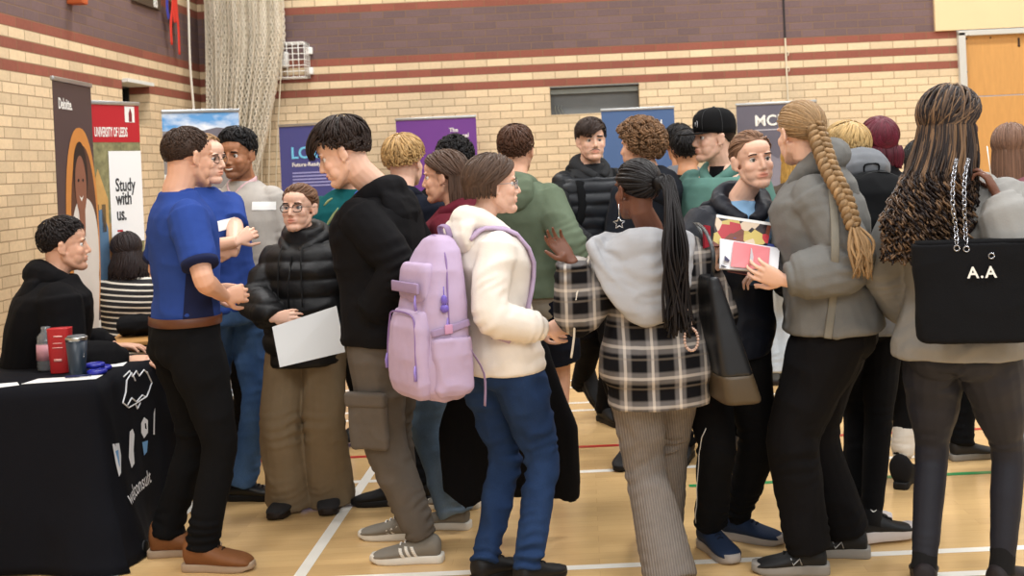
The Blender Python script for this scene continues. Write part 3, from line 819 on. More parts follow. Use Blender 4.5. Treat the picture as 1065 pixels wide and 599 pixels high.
# floor of laid wooden strips with court lines
def floor_mat():
    m, nt, b = nodes('sprung_wood_floor'); tc = nt.nodes.new('ShaderNodeTexCoord')
    br = nt.nodes.new('ShaderNodeTexBrick'); nt.links.new(tc.outputs['Object'], br.inputs['Vector'])
    br.inputs['Scale'].default_value = 1; br.inputs['Brick Width'].default_value = 1.6; br.inputs['Row Height'].default_value = .07; br.inputs['Mortar Size'].default_value = .0006; br.inputs['Mortar Smooth'].default_value = .1
    br.inputs['Color1'].default_value = (.94,.93,.92,1); br.inputs['Color2'].default_value = (1.05,1.05,1.04,1); br.inputs['Mortar'].default_value = (.72,.66,.6,1); br.offset = .37
    g = tex(nt, 'ShaderNodeTexNoise', 6, stretch=(1,14,1), Detail=8.0, Roughness=.65); n = tex(nt, 'ShaderNodeTexNoise', 1.3, Detail=3.0)
    c = mix(nt, lin('#d0a970'), lin('#e0be8b'), g.outputs['Fac']); c = mix(nt, c, br.outputs['Color'], 1.0, 'MULTIPLY'); c = mix(nt, c, mix(nt, [.93]*3, [1.06]*3, n.outputs['Fac']), 1.0, 'MULTIPLY')
    nt.links.new(c, b.inputs['Base Color']); r = nt.nodes.new('ShaderNodeMapRange'); r.inputs[3].default_value = .14; r.inputs[4].default_value = .26
    nt.links.new(n.outputs['Fac'], r.inputs[0]); nt.links.new(r.outputs[0], b.inputs['Roughness']); b.inputs['Specular IOR Level'].default_value = .5
    bump(nt, b, n.outputs['Fac'], .05, .004)
    return m
bm = NB(); quad(bm, (XL,1.0,0),(9,1.0,0),(9,YB,0),(XL,YB,0), 0)
def line_x(y, x0, x1, mi, w=.05, z=.0006): quad(bm, (x0,y-w/2,z),(x1,y-w/2,z),(x1,y+w/2,z),(x0,y+w/2,z), mi)
def line_y(x, y0, y1, mi, w=.05, z=.0010): quad(bm, (x-w/2,y0,z),(x+w/2,y0,z),(x+w/2,y1,z),(x-w/2,y1,z), mi)
for y in (4.53, 5.94): line_x(y, -1.975 if y > 5 else -1.19, 8, 1)
line_x(4.28, 1.2, 8, 1)
for y in (7.42, 7.66, 8.2, 8.46): line_x(y, -1.975, 8, 1, .045)
line_x(6.46, XL, 8, 2, .045, .0014); line_x(5.59, .45, 8, 3, .045, .0014); line_x(7.0, .8, 8, 4, .045, .0014)
line_y(-1.975, 3.2, 10.6, 1); line_y(-1.19, 3.2, 10.6, 1); 
wl = M('line_white', '#f0ece2', .35, var=.05, spec=.5)
struct('floor', bm, [floor_mat(), wl, M('line_red','#b5302a',.35,var=.05), M('line_green','#2f8a50',.35,var=.05), M('line_black','#2b2622',.35,var=.05)])
bx, by = brick_mat('brick_wall_back','X'), brick_mat('brick_wall_side','Y')
bm = NB(); DX = 3.79
vx0, vx1, vz0, vz1 = -.285, .605, 2.085, 2.365
wall_with_hole(bm, V((XL,YB,0)), X_, Z_, DX-XL, WH, (vx0-XL, vx1-XL, vz0, vz1), Y_*.16)
quad(bm, (DX,YB,2.745),(9,YB,2.745),(9,YB,WH),(DX,YB,WH)); quad(bm, (6.2,YB,0),(9,YB,0),(9,YB,2.745),(6.2,YB,2.745))
struct('wall_back', bm, bx)
bm = NB(); wy0, wy1, wz0, wz1 = 9.52, 10.12, 2.09, 2.45
wall_with_hole(bm, V((XL,1,0)), Y_, Z_, YB-1, WH, (wy0-1, wy1-1, wz0, wz1), -X_*.30)
struct('wall_left', bm, by)
# recess in the back wall: a grey board behind a thin lintel
bm = NB(); box(bm, ((vx0+vx1)/2, YB+.15, (vz0+vz1)/2), (vx1-vx0, .02, vz1-vz0)); box(bm, ((vx0+vx1)/2, YB+.02, vz1-.006), (vx1-vx0, .06, .012)); 
o = struct('trim_1', bm, M('recess_board','#6c6f70',.6,var=.18,vs=5)); 
bm = NB(); box(bm, ((vx0+vx1)/2, YB+.10, vz1-.045), (vx1-vx0, .012, .05))
for q in (.06,.10,.14): tube(bm, [V((vx0+q,YB+.12,vz0)), V((vx0+q*.7,YB+.10,vz0+.07)), V((vx0+q*.8,YB+.12,vz0+.10))], [.004]*3, n=6)
struct('trim_2', bm, M('recess_metal','#8b8e88',.4,.4,var=.2))
# small high window in the left wall
wt = thing('window_1', None, None); wt['kind'] = 'structure'; wt.location = (XL-.2, (wy0+wy1)/2, wz0)
bm = NB(); xw = XL-.2
for z in (wz0+.015, wz1-.015): box(bm, (xw,(wy0+wy1)/2,z), (.05,wy1-wy0,.03), bev=.004)
for y in (wy0+.015, wy1-.015): box(bm, (xw,y,(wz0+wz1)/2), (.05,.03,wz1-wz0), bev=.004)
obj('window_frame', bm, M('frame_dark','#2c2a28',.5), wt, False)
bm = NB(); box(bm, (xw-.01,(wy0+wy1)/2,(wz0+wz1)/2), (.008,wy1-wy0-.05,wz1-wz0-.05)); obj('pane', bm, M('pane_dark','#0b0d10',.08,var=.05,spec=.6), wt, False)
bm = NB(); box(bm, (XL-.06,(wy0+wy1)/2,wz1-.004), (.22,wy1-wy0-.02,.03)); obj('lintel', bm, M('lintel_white','#d9dad6',.5), wt, False)
# door with over-panel at the right of the back wall
dt = thing('door_1', None, None); dt['kind'] = 'structure'; dt.location = (DX+.9, YB, 0)
fm = M('door_frame_grey','#c3c2bb',.5,var=.04); dw = M('door_birch','#c79455',.45,var=.16,vs=5,stretch=(6,1,1.0),bumps=(30,.05))
bm = NB(); box(bm, (DX+.035, YB-.01, 1.36), (.07,.10,2.72), bev=.005); box(bm, (DX+1.2, YB-.01, 2.71), (2.4,.10,.05), bev=.005); box(bm, (DX+2.38, YB-.01, 1.36), (.06,.10,2.72), bev=.005)
obj('door_frame', bm, fm, dt, False)
bm = NB(); box(bm, (DX+1.21, YB+.03, 2.385), (2.28,.04,.60), bev=.003); obj('over_panel', bm, dw, dt, False)
bm = NB(); box(bm, (DX+.64, YB+.025, 1.04), (1.13,.045,2.07), bev=.003); dl = obj('door_leaf', bm, dw, dt, False)
bm = NB(); box(bm, (DX+1.78, YB+.025, 1.04), (1.13,.045,2.07), bev=.003); obj('door_leaf', bm, dw, dt, False)
bm = NB(); box(bm, (DX+1.12, YB-.01, 1.05), (.04,.02,.3), bev=.006); tube(bm, [V((DX+1.12,YB-.02,.95)), V((DX+1.12,YB-.06,.96)), V((DX+1.12,YB-.06,1.14)), V((DX+1.12,YB-.02,1.15))], [.01]*4); obj('door_handle', bm, M('steel','#b8b8b4',.3,1), dl)
bm = NB(); box(bm, (DX+.62, YB+.008, 2.60), (.022,.008,.09), bev=.003); ell(bm, (DX+.62,YB+.006,2.57), (.014,.006,.014)); obj('key_plate', bm, M('plate_dark','#3b2a1e',.5), dt)
bm = NB()
for q in ((.10,2.66),(.34,2.66),(.09,2.33)): ell(bm, (DX+q[0],YB+.008,q[1]), (.009,.004,.009), nu=8, nv=6)
obj('screw_heads', bm, M('plate_dark','#3b2a1e',.5), dt)
bm = NB(); box(bm, (DX-.22+2.6, YB-.02, 2.745+.75), (5.2,.05,1.5), bev=.004); struct('trim_3', bm, M('beige_board','#dfc69b',.6,var=.05,vs=3))
# movement joint and cable down the back wall
bm = NB(); box(bm, (2.08,YB-.004,3.6), (.018,.012,1.7)); struct('trim_4', bm, M('joint_black','#2a2425',.7))
bm = NB(); tube(bm, [V((2.08,YB-.012,2.745)), V((2.08,YB-.012,2.3)), V((2.08,YB-.012,1.2)), V((2.08,YB-.012,.1))], [.009]*4, n=8)
for z in (2.62,2.46): tube(bm, [V((2.08,YB-.012,z)), V((2.11,YB-.015,z-.02)), V((2.10,YB-.015,z-.05))], [.006]*3, n=6)
struct('trim_5', bm, M('cable_cream','#d9cdb4',.5))
bm = NB(); box(bm, ((XL+DX)/2, YB-.012, .05), (DX-XL,.022,.10), bev=.004); struct('baseboard_back', bm, M('skirting','#5f4431',.5))
bm = NB(); box(bm, (XL+.012, (1+YB)/2, .05), (.022,YB-1,.10), bev=.004); struct('baseboard_left', bm, M('skirting','#5f4431',.5))
# ---------------- sports netting bunched in the corner
def net_mat():
    m, nt, b = nodes('cord_netting'); tc = nt.nodes.new('ShaderNodeTexCoord'); sp = nt.nodes.new('ShaderNodeSeparateXYZ'); nt.links.new(tc.outputs['UV'], sp.inputs[0])
    def wv(sgn):
        a = math_(nt, 'ADD', sp.outputs[0], math_(nt, 'MULTIPLY', sp.outputs[1], sgn)); a = math_(nt, 'FRACT', a); a = math_(nt, 'SUBTRACT', a, .5); return math_(nt, 'ABSOLUTE', a)
    mn = math_(nt, 'MINIMUM', wv(1), wv(-1)); al = math_(nt, 'LESS_THAN', mn, .17)
    n = tex(nt, 'ShaderNodeTexNoise', 6, Detail=3.0)
    nt.links.new(mix(nt, lin('#d6cab2'), lin('#f2eadb'), n.outputs['Fac']), b.inputs['Base Color']); nt.links.new(al, b.inputs['Alpha']); b.inputs['Roughness'].default_value = .9
    return m
net = thing('sports_netting', 'cream cord sports netting gathered and hanging in the corner of the hall', 'netting', (-3.2, YB-.35, 0))
nm = net_mat(); rg = random.Random(5)
for L_ in range(4):
    bm = NB(); uvl = bm.loops.layers.uv.new('UVMap'); nz, nx = 46, 90; rows = []
    off = rg.uniform(0, 6)
    for i in range(nz+1):
        z = 5.6 - 5.5*i/nz; r = []
        t = (5.6-z)
        # outline: left edge nearly plumb, right edge drawn in low down
        xl = -3.62 + .05*L_*.3; xr = -2.84 if z > 2.95 else -2.84 - .33*((2.95-z)/1.4)**1.1 if z > 1.55 else -3.17 - .12*min(1,(1.55-z))
        for j in range(nx+1):
            x = j/nx; X = xl + (xr-xl)*x
            Yv = YB - .16 - .10*L_*.8 - .055*math.sin(x*PI*2*(9+L_)+off+.4*math.sin(z*1.3+L_)) - .03*math.sin(x*23+z*2+L_) - .10*math.sin(x*PI)
            X += .02*math.sin(x*PI*2*(9+L_)*1.0+off+1.2)
            r.append((V((X,Yv,z)), (x*(70), t*14.0)))
        rows.append(r)
    vs = [[bm.verts.new(p[0]) for p in r] for r in rows]
    for i in range(nz):
        for j in range(nx):
            f = bm.faces.new((vs[i][j], vs[i][j+1], vs[i+1][j+1], vs[i+1][j]))
            for lp, (a, b_) in zip(f.loops, ((i,j),(i,j+1),(i+1,j+1),(i+1,j))): lp[uvl].uv = rows[a][b_][1]
    obj('net_fold', bm, nm, net)
bm = NB()
for q in range(9):
    x = -3.58 + .09*q; tube(bm, spline([V((x,YB-.3,5.6)), V((x+.02,YB-.33,4)), V((x+.03*(1-q/9)-.0*q,YB-.3,2.9)), V((x-.02*q+.04,YB-.26,1.6)), V((x-.03*q+.05,YB-.24,.15))],4), [.006]*17, n=5)
obj('cord', bm, M('net_cord','#cfc3ab',.9), net)
# rope on the left wall
bm = NB(); a = pt(205,0,1); Yr = 10.95
tube(bm, spline([V((XL+.1,Yr,4.2)), V((XL+.1,Yr,3.4)), V((XL+.09,Yr+.0,2.7)), V((XL+.11,Yr+.0,2.1)), V((XL+.12,Yr,.9))],4), [.011]*17, n=7)
tag(obj('rope', bm, M('rope_white','#d8d2c4',.85,bumps=(60,.6)), None, origin=(XL+.1,Yr,.9)), 'thin white rope hanging down the side wall just left of the netting', 'rope')
# wire guard with an alarm inside on the back wall
ga = pt(287,36,YB-.02); gb = pt(322,70,YB-.02); gx0, gx1, gz0, gz1 = -3.02+.0, gb.x-.0, 2.56, 2.90
gx0 = gx1-.40
g = thing('wire_guard', 'white wire cage guard fixed on the dark brick band of the back wall', 'guard', ((gx0+gx1)/2, YB, gz0))
bm = NB(); yd = YB-.22
def wire(a, b_, r=.0045): tube(bm, [V(a), V(b_)], [r, r], n=6)
for i in range(8):
    x = gx0 + (gx1-gx0)*i/7; wire((x,yd,gz0),(x,yd,gz1)); wire((x,yd,gz0),(x,YB,gz0)); wire((x,yd,gz1),(x,YB,gz1))
for i in range(7):
    z = gz0 + (gz1-gz0)*i/6; wire((gx0,yd,z),(gx1,yd,z)); wire((gx0,yd,z),(gx0,YB,z)); wire((gx1,yd,z),(gx1,YB,z))
for y in (YB-.15,YB-.08,YB-.012):
    wire((gx0,y,gz0),(gx1,y,gz0)); wire((gx0,y,gz1),(gx1,y,gz1)); wire((gx0,y,gz0),(gx0,y,gz1)); wire((gx1,y,gz0),(gx1,y,gz1))
obj('cage', bm, M('wire_white','#e6e4de',.4), g)
bm = NB()
for z in (gz0+.05, gz1-.09):
    bm = NB(); box(bm, (gx1+.004,YB-.03,z+.02), (.07,.05,.07), bev=.006); obj('bracket', bm, M('plastic_white','#efeee9',.4), g)
bm = NB(); box(bm, (gx0+.16,YB-.05,2.75), (.08,.10,.16), bev=.02); obj('alarm', bm, M('plastic_white','#efeee9',.4), g)
# things high on the left wall
def onleft(px, py):
    Yy = 3.76*F/(CX-px); 
    for _ in range(4):
        p = pt(px, py, Yy); Yy *= XL/p.x
    return pt(px, py, Yy)
p = onleft(72, -2); bm = NB(); box(bm, p+V((.06,0,.08)), (.12,.10,.26), bev=.01); tag(obj('wall_bracket', bm, M('orange_wood','#b5562a',.5,var=.2), None, False, origin=p), 'small orange wooden bracket on the side wall at the top edge', 'bracket')
p = onleft(150, 3); bm = NB(); box(bm, p+V((.02,0,.10)), (.03,.62,.26), bev=.004)
sg = thing('wall_sign', 'dark brown sign board high on the side wall', 'sign', p); obj('board', bm, M('sign_brown','#4d4034',.6), sg, False)
def text(s_, size, M3, pos, mat, name, parent, ext=.0008, align='LEFT', label=None, sx=1.0, gap=1.0):
    cu = bpy.data.curves.new('t','FONT'); cu.body = s_; cu.size = size; cu.extrude = ext; cu.align_x = align; cu.resolution_u = 3; cu.space_character = gap; cu.offset = size*.018
    o = bpy.data.objects.new('t', cu); C.objects.link(o); dg = bpy.context.evaluated_depsgraph_get(); me = bpy.data.meshes.new_from_object(o.evaluated_get(dg)); bpy.data.objects.remove(o)
    me.transform(Matrix.Translation(pos) @ M3.to_4x4() @ Matrix.Diagonal((sx,1,1,1)))
    return obj(name, me, mat, parent, False, label=label)
def M3(u, v): u = V(u).normalized(); v = V(v).normalized(); w = u.cross(v); return Matrix((u, v, w)).transposed()
text('80', .10, M3((0,1,0),(0,0,1)), onleft(155,7)+V((.04,0,0)), M('ink_white','#e8e6e0',.6,var=.02), 'number', sg)
# ribbons: two colours
def ribbon(bm, pts, w):
    for i in range(len(pts)-1):
        pass
    rows = []
    tube(bm, spline(pts, 4), [(w,.003)]*(len(pts)*4-3), (0,1,0), n=8)
rb = thing('ribbon_tassel', 'red and blue ribbons hanging high on the side wall', 'ribbon', onleft(172, 0))
def rbn(pts, w, m, nm_):
    bm = NB(); ribbon(bm, [onleft(*q)+V((.06,0,0)) for q in pts], w); obj(nm_, bm, m, rb)
rR = M('ribbon_red','#d63a2f',.5); rB = M('ribbon_blue','#3a3f9e',.5)
rbn([(172,-30),(173,5),(171,25),(172,47)], .03, rR, 'red_ribbon'); rbn([(175,-30),(177,8),(179,30),(180,57)], .03, rR, 'red_ribbon'); rbn([(168,-30),(167,5),(169,20)], .035, rB, 'blue_ribbon'); rbn([(174,-30),(175,10),(176,24)], .05, rR, 'red_ribbon')
# ---------------------------------------------------------------- roll-up banners
def banner(label, xl, xr, ytop, Yl, Yr, mat, cat='banner', group=None, h=None, z0=.09):
    a = pz(xl, Yl, 0); b = pz(xr, Yr, 0)
    # the edges lean with the camera roll only, so fix them at the top corner
    ta = pt(xl, ytop, Yl); 
    H_ = ta.z if h is None else h
    a.x = ta.x; tb = pt(xr, ytop, Yr); b.x = tb.x
    u = (b-a); W = u.length; u.normalize(); n = V((u.y,-u.x,0))   # towards the viewer
    t = thing('rollup_banner', label, cat, (a+b)/2, group)
    bm = NB(); box(bm, (a+b)/2+V((0,0,.045)), (W+.04,.20,.08), M3(u, -n), bev=.02); obj('cassette', bm, M('aluminium','#b5b6b6',.35,.9), t)
    bm = NB(); box(bm, (a+b)/2+V((0,0,H_)), (W+.01,.022,.025), M3(u, -n), bev=.005); obj('top_rail', bm, M('aluminium','#b5b6b6',.35,.9), t)
    bm = NB(); tube(bm, [(a+b)/2-n*.03+V((0,0,.05)), (a+b)/2-n*.02+V((0,0,H_))], [.009,.007], n=8); obj('pole', bm, M('aluminium','#b5b6b6',.35,.9), t)
    bm = NB(); box(bm, (a+b)/2+V((0,0,(z0+H_-.012)/2)), (W,.0025,H_-.012-z0), M3(u, -n)); g_ = obj('graphic', bm, mat, t, False)
    def at(s, z, off=.0022): return a + u*(W*s) + n*off + V((0,0,z))
    return t, at, M3(u, (0,0,1)), W, H_, g_
ink = M('ink_white','#e8e6e0',.6,var=.02)
def patch(at, s0, s1, z0, z1, mat, name, parent, off=.003, label=None):
    bm = NB(); quad(bm, at(s0,z0,off), at(s1,z0,off), at(s1,z1,off), at(s0,z1,off)); return obj(name, bm, mat, parent, False, label=label)
def blob2(at, outline, mat, name, parent, off=.003, label=None, Wd=1):
    bm = NB(); vs = [bm.verts.new(at(s_, z, off)) for s_, z in outline]; bm.faces.new(vs); return obj(name, bm, mat, parent, False, label=label)
def oval(cs, cz, rs, rz, n=40, p=2.0, z_min=None):
    out = []
    for i in range(n):
        t = 2*PI*i/n; x = math.cos(t); y = math.sin(t)
        x = math.copysign(abs(x)**(2/p), x); y = math.copysign(abs(y)**(2/p), y)
        z = cz + rz*y
        if z_min is not None: z = max(z_min, z)
        out.append((cs+rs*x, z))
    return out
# 1: brown banner with a portrait in an orange arch
t, at, m3, W, H_, g_ = banner('brown roll-up banner with a portrait inside an orange arch', 54, 93.5, 81, 6.2, 6.78, M('banner_brown','#4d3c3b',.5,var=.05))
text('Deloitte.', .085, m3, at(.12, H_-.16), ink, 'wordmark', t, sx=.66)
def zz(px, py, Y): return pt(px, py, Y).z
ZA = zz(85,133,6.6)
blob2(at, oval(.62, ZA-.62, .44, .62, p=2.3), M('arch_orange','#c9853f',.55,var=.08), 'arch', t, .0030)
blob2(at, oval(.66, ZA-.66, .36, .56, p=2.2), M('arch_inner','#5b3a2a',.6,var=.2,vs=6), 'arch_inside', t, .0036)
blob2(at, oval(.66, ZA-.70, .36, .30, p=2.4, z_min=None), M('portrait_shirt','#d9d3cc',.6,var=.05), 'portrait_shirt', t, .0042)
blob2(at, [(.42,ZA-.50),(.36,ZA-.75),(.34,ZA-1.0),(.50,ZA-1.2),(.9,ZA-1.2),(.99,ZA-.9),(.93,ZA-.6),(.80,ZA-.50),(.62,ZA-.48)], M('portrait_shirt','#d9d3cc',.6,var=.05), 'portrait_blouse', t, .0046)
blob2(at, oval(.60, ZA-.27, .19, .19), M('portrait_hair','#2a1a14',.6), 'portrait_hair', t, .0049)
blob2(at, oval(.59, ZA-.33, .15, .17)+[], M('portrait_skin','#8a5a44',.55,var=.1), 'portrait_face', t, .0054)
blob2(at, [(.50,ZA-.45),(.55,ZA-.62),(.66,ZA-.62),(.68,ZA-.45)], M('portrait_skin','#8a5a44',.55,var=.1), 'portrait_neck', t, .0052)
blob2(at, [(.53,ZA-.385),(.59,ZA-.40),(.65,ZA-.385),(.59,ZA-.42)], ink, 'portrait_smile', t, .0058)
for q in (.53,.65): blob2(at, oval(q, ZA-.30, .025, .010, 10), M('lash_dark','#1d1512',.7), 'portrait_eye', t, .0058)
gz = zz(84,337,6.5)
text('careers', .085, m3, at(.28,gz-.06), M('ink_green','#5fc24a',.5), 'green_words', t, sx=1.2)
patch(at, .86, .985, zz(104,358,6.75), zz(104,333,6.75), ink, 'white_label', t, .003)
# 2: university banner
t, at, m3, W, H_, g_ = banner('red-topped university roll-up banner with a white panel reading Study with us', 86, 143.5, 106, 6.95, 7.35, M('banner_photo','#84805c',.6,var=.9,vs=22))
ztop = H_-.01; zr = zz(143,148,7.35)
patch(at, 0, 1, zr, ztop, M('uni_red','#b3222b',.5,var=.03), 'red_header', t, .003)
text('UNIVERSITY OF LEEDS', .083, m3, at(.17, zr+.035, .004), ink, 'wordmark', t, sx=W*.76/1.05)
e0, e1 = zr+.125, zr+.225
patch(at, .73, .91, e0, e1, ink, 'emblem', t, .0045)
blob2(at, [(.80,e0+.003),(.80,e0+.055),(.815,e0+.075),(.83,e0+.090),(.845,e0+.075),(.86,e0+.055),(.86,e0+.003)], M('uni_dark','#7d2a30',.5), 'emblem_tower', t, .0055)
zw = zz(146,250,7.35); zt2 = zz(143,157,7.35)
# photograph of half-timbered house and a denim jacket
patch(at, .0, .42, 1.0, 1.35, M('photo_tan','#a98456',.6,var=.35,vs=9), 'photo_house', t, .0028)
blob2(at, [(.05,zr-.35),(.05,zr-.8),(.36,zr-.8),(.36,zr-.35),(.2,zr-.16)], M('photo_gable','#c49a5c',.6,var=.3,vs=12), 'photo_gable', t, .0032)
for q in (.12,.24): patch(at, q, q+.07, zr-.55, zr-.38, M('photo_pane','#6d5a3f',.6), 'photo_window', t, .0036)
blob2(at, [(.06,1.32),(.10,1.42),(.24,1.44),(.34,1.32),(.36,.9),(.30,.78),(.08,.80)], M('photo_denim','#5d7d9c',.6,var=.25,vs=9), 'photo_jacket', t, .0036)
patch(at, .05, .45, .15, .76, M('photo_brown','#7a5a3c',.6,var=.4,vs=7), 'photo_legs', t, .0032)
patch(at, .40, 1.0, zw, zt2, M('panel_white','#eeeeee',.5,var=.01), 'white_panel', t, .0040)
tk = M('ink_dark','#3a3a3c',.6,var=.02)
for i, (w_, yy) in enumerate((('Study',199),('with',213),('us.',229))):
    text(w_, .115, m3, at(.50, zz(118,yy,7.2), .0052), tk, 'slogan_word', t, sx=.62, ext=.0006+.0006*(i>0))
patch(at, .50, .60, zz(120,241,7.2), zz(120,239,7.2), M('uni_red','#b3222b',.5,var=.03), 'red_dash', t, .0052)
# 3: banner with sky
def sky_mat():
    m, nt, b = nodes('banner_sky'); tc = nt.nodes.new('ShaderNodeTexCoord'); n = tex(nt, 'ShaderNodeTexNoise', 3.2, stretch=(1,1,2.2), Detail=6.0)
    r = nt.nodes.new('ShaderNodeValToRGB'); e = r.color_ramp.elements; e[0].position=.42; e[0].color=(*lin('#5b9bd6'),1); e[1].position=.58; e[1].color=(*lin('#eef2f6'),1)
    nt.links.new(n.outputs['Fac'], r.inputs[0]); nt.links.new(r.outputs[0], b.inputs['Base Color']); b.inputs['Roughness'].default_value=.5; return m
t, at, m3, W, H_, g_ = banner('roll-up banner topped by a photo of blue sky and clouds', 168, 248, 116, 8.0, 8.25, sky_mat())
zh = zz(200,136,8.1)
patch(at, 0, 1, .1, zh, M('photo_moor','#8b8480',.6,var=.3,vs=5), 'landscape', t, .003)
blob2(at, [(0,zh-.02),(.2,zh+.015),(.45,zh-.01),(.7,zh+.02),(1,zh),(1,zh-.12),(0,zh-.12)], M('photo_hills','#6f6a72',.6,var=.2), 'hills', t, .0036)
patch(at, .0, .45, .6, zh-.3, ink, 'white_panel', t, .004)
# 4: purple-blue banner LC..
t, at, m3, W, H_, g_ = banner('blue-violet roll-up banner with large pale blue letters LC', 290, 378, 131, 10.75, 10.6, M('banner_violet','#484a84',.5,var=.06,vs=4))
bl = M('ink_sky','#74c3e8',.5,var=.05)
text('LCR', .150, m3, at(.13, zz(303,165,10.7), .004), bl, 'wordmark', t, ext=.002)
text('Future-Ready', .052, m3, at(.14, zz(303,173.5,10.7), .004), ink, 'tagline', t)
bm = NB()
for i in range(5):
    z = zz(303,181+i*3.4,10.7); quad(bm, at(.14,z,.004), at(.14+.5*(1-.1*(i%3)),z,.004), at(.14+.5*(1-.1*(i%3)),z+.013,.004), at(.14,z+.013,.004))
obj('fine_print', bm, M('print_pale','#9a9bd0',.6), t, False)
# 5: purple
t, at, m3, W, H_, g_ = banner('plain purple roll-up banner with tiny white lettering at its right', 411.5, 495, 124.5, 11.15, 11.15, M('banner_purple','#6b3a88',.5,var=.10,vs=2))
text('The\nNational', .055, m3, at(.66, zz(470,137,11.1), .004), ink, 'wordmark', t, ext=.001)
# 6: blue
t, at, m3, W, H_, g_ = banner('mid-blue roll-up banner between the moustached man and the capped man', 625, 701, 114.5, 10.7, 10.75, M('banner_blue','#46608b',.5,var=.10,vs=2.5))
text('OPEN IN', .10, m3, at(.26, zz(645,134,10.7), .004), ink, 'wordmark', t, ext=.001, sx=1.0)
# 7: grey
t, at, m3, W, H_, g_ = banner('charcoal roll-up banner headed MCLA in white capitals', 765.5, 849, 109, 11.15, 11.1, M('banner_charcoal','#5d5a66',.5,var=.25,vs=3))
text('MCLA', .145, m3, at(.22, zz(785,131,11.1), .004), ink, 'wordmark', t, ext=.0025)
bm = NB(); z = zz(785,136,11.1); quad(bm, at(.22,z,.004), at(.55,z,.004), at(.55,z+.010,.004), at(.22,z+.010,.004)); obj('tagline', bm, M('print_grey','#b9b7c0',.6), t, False)
blob2(at, [(.2,1.5),(.35,1.62),(.5,1.55),(.62,1.66),(.8,1.5),(.8,1.0),(.2,1.0)], M('photo_slate','#7c7985',.6,var=.3,vs=6), 'faint_photo', t, .003)
# ---------------------------------------------------------------- who is in the hall
FAIR = ('skin_fair','#d9a78b'); PALE = ('skin_pale','#e0b49c'); TAN = ('skin_tan','#c08a66'); BROWN = ('skin_brown','#a87454'); DARK = ('skin_dark','#6a4332'); DEEP = ('skin_deep','#55342a')
BLK = fabric('cloth_black','#0b0b0d'); BLK2 = fabric('cloth_soft_black','#0e0d0f', weave=200, strength=.5); NAVY = fabric('cloth_navy','#131723')
LEATH = M('leather_black','#0c0c0e',.35,spec=.5,bumps=(160,.2))
def glasses(P, col='#2a1c18', w=.021, h=.0155):
    H = P.H; bm = NB(); T = H.f; lens = []
    for s in (-1,1):
        c = V((s*.031,.089,.001)); ps = [T(c + V((w*math.copysign(abs(math.cos(t))**.8, math.cos(t)), -.006*abs(math.cos(t)), h*math.copysign(abs(math.sin(t))**.8, math.sin(t))))) for t in [2*PI*i/20 for i in range(21)]]
        tube(bm, ps, [.0022]*21, n=6)
        l2 = NB(); l2.faces.new([l2.verts.new(p) for p in ps[:-1]]); lens.append(l2)
        tube(bm, [T((s*.052,.083,.006)), T((s*.072,.06,.006)), T((s*.081,-.005,.006)), T((s*.080,-.022,-.008))], [.0014]*4, n=5)
    tube(bm, [T((-.010,.089,.004)), T((0,.094,.006)), T((.010,.089,.004))], [.0014]*3, n=5)
    o = obj('glasses', bm, M('frame_'+col, col, .3, spec=.5), P.root)
    m = M('lens_clear','#ffffff',.03,trans=1.0,var=0,alpha=.18); [obj('lens', l2, m, o) for l2 in lens]
def badge(P, mat, c, u, v, w=.085, h=.04, off=None):
    """name sticker pressed on the chest: raised to the surface of the garment it is on"""
    bm = NB(); c = V(c); u = V(u).normalized(); v = V(v).normalized(); n = u.cross(v); g = 6; vs = []
    bv = off; 
    for i in range(g+1):
        r = []
        for j in range(4):
            p = c + u*(w*(i/g-.5)) + v*(h*(j/3-.5))
            h_ = bv.ray_cast(p + n*.15, -n) if bv else (None,)
            q = (h_[0] + n*.003) if h_[0] is not None else p
            r.append(bm.verts.new(q))
        vs.append(r)
    for i in range(g):
        for j in range(3): bm.faces.new((vs[i][j], vs[i+1][j], vs[i+1][j+1], vs[i][j+1]))
    o = obj('name_badge', bm, mat, P.root)
    return o
def bvh_of(o):
    b = base_of(o.parent) + o.location if o.parent else o.location
    me = o.data
    return BVHTree.FromPolygons([v.co+b for v in me.vertices], [p.vertices[:] for p in me.polygons])
def strap(name, pts, w, t, mat, parent, nrm_=None, k=4, label=None):
    bm = NB(); P = spline(pts, k); tube(bm, P, [(w/2, t/2)]*len(P), nrm_, n=10, p=3.5); return obj(name, bm, mat, parent, label=label)
def snapped(bv, pts, cen, off):
    out = []
    for p in pts:
        p = V(p); h = bv.find_nearest(p)
        out.append(h[0] + h[1]*off if h[0] is not None else p)
    return out
def std_legs(P, L, R, tl=None, tr=None):
    P.setleg('L', L, tl); P.setleg('R', R, tr)
WHT = M('badge_white','#eeeeec',.5,var=.01)
# ---- man in a blue polo shirt, back to us --------------------------------------------
P = Person('man in blue polo shirt and tan boots, back turned, nearest the black-clothed table', 4.8, 196, (196,164), a=56, sa=60, ha=42, hp=6, sk=FAIR, g=1.03)
P.P0 = pt(193,345,4.80); P.P0.z = .945
P.setarm('R', pt(233,308,4.74), pole=(.35,-.7,-1), hand=dict(d=V((.75,.75,.05)), n=V((.75,-.65,.2)), curl=.85))
P.setarm('L', pt(225,300,5.05), pole=(-.9,.3,-.8), hand=dict(curl=.7))
P.setleg('R', (209,4.70), 97); P.setleg('L', (173,4.90), 84)
P.body(); bc = hairmat('hair_brown','#3b2a20')
hair_short(P.H, P.root, bc, L=.022, lift=.004, top=.004, n=900, w=.0032, hl=[(0,.85),(.5,.75),(1.1,1.35),(1.45,1.75),(1.75,1.95),(2.3,2.2),(PI,2.3)], messy=.15, shade=(.7,1.35), seed=3)
BL = fabric('polo_blue','#2a4388', weave=500, strength=.2, var=.08); BLN = fabric('polo_navy_trim','#1c2240')
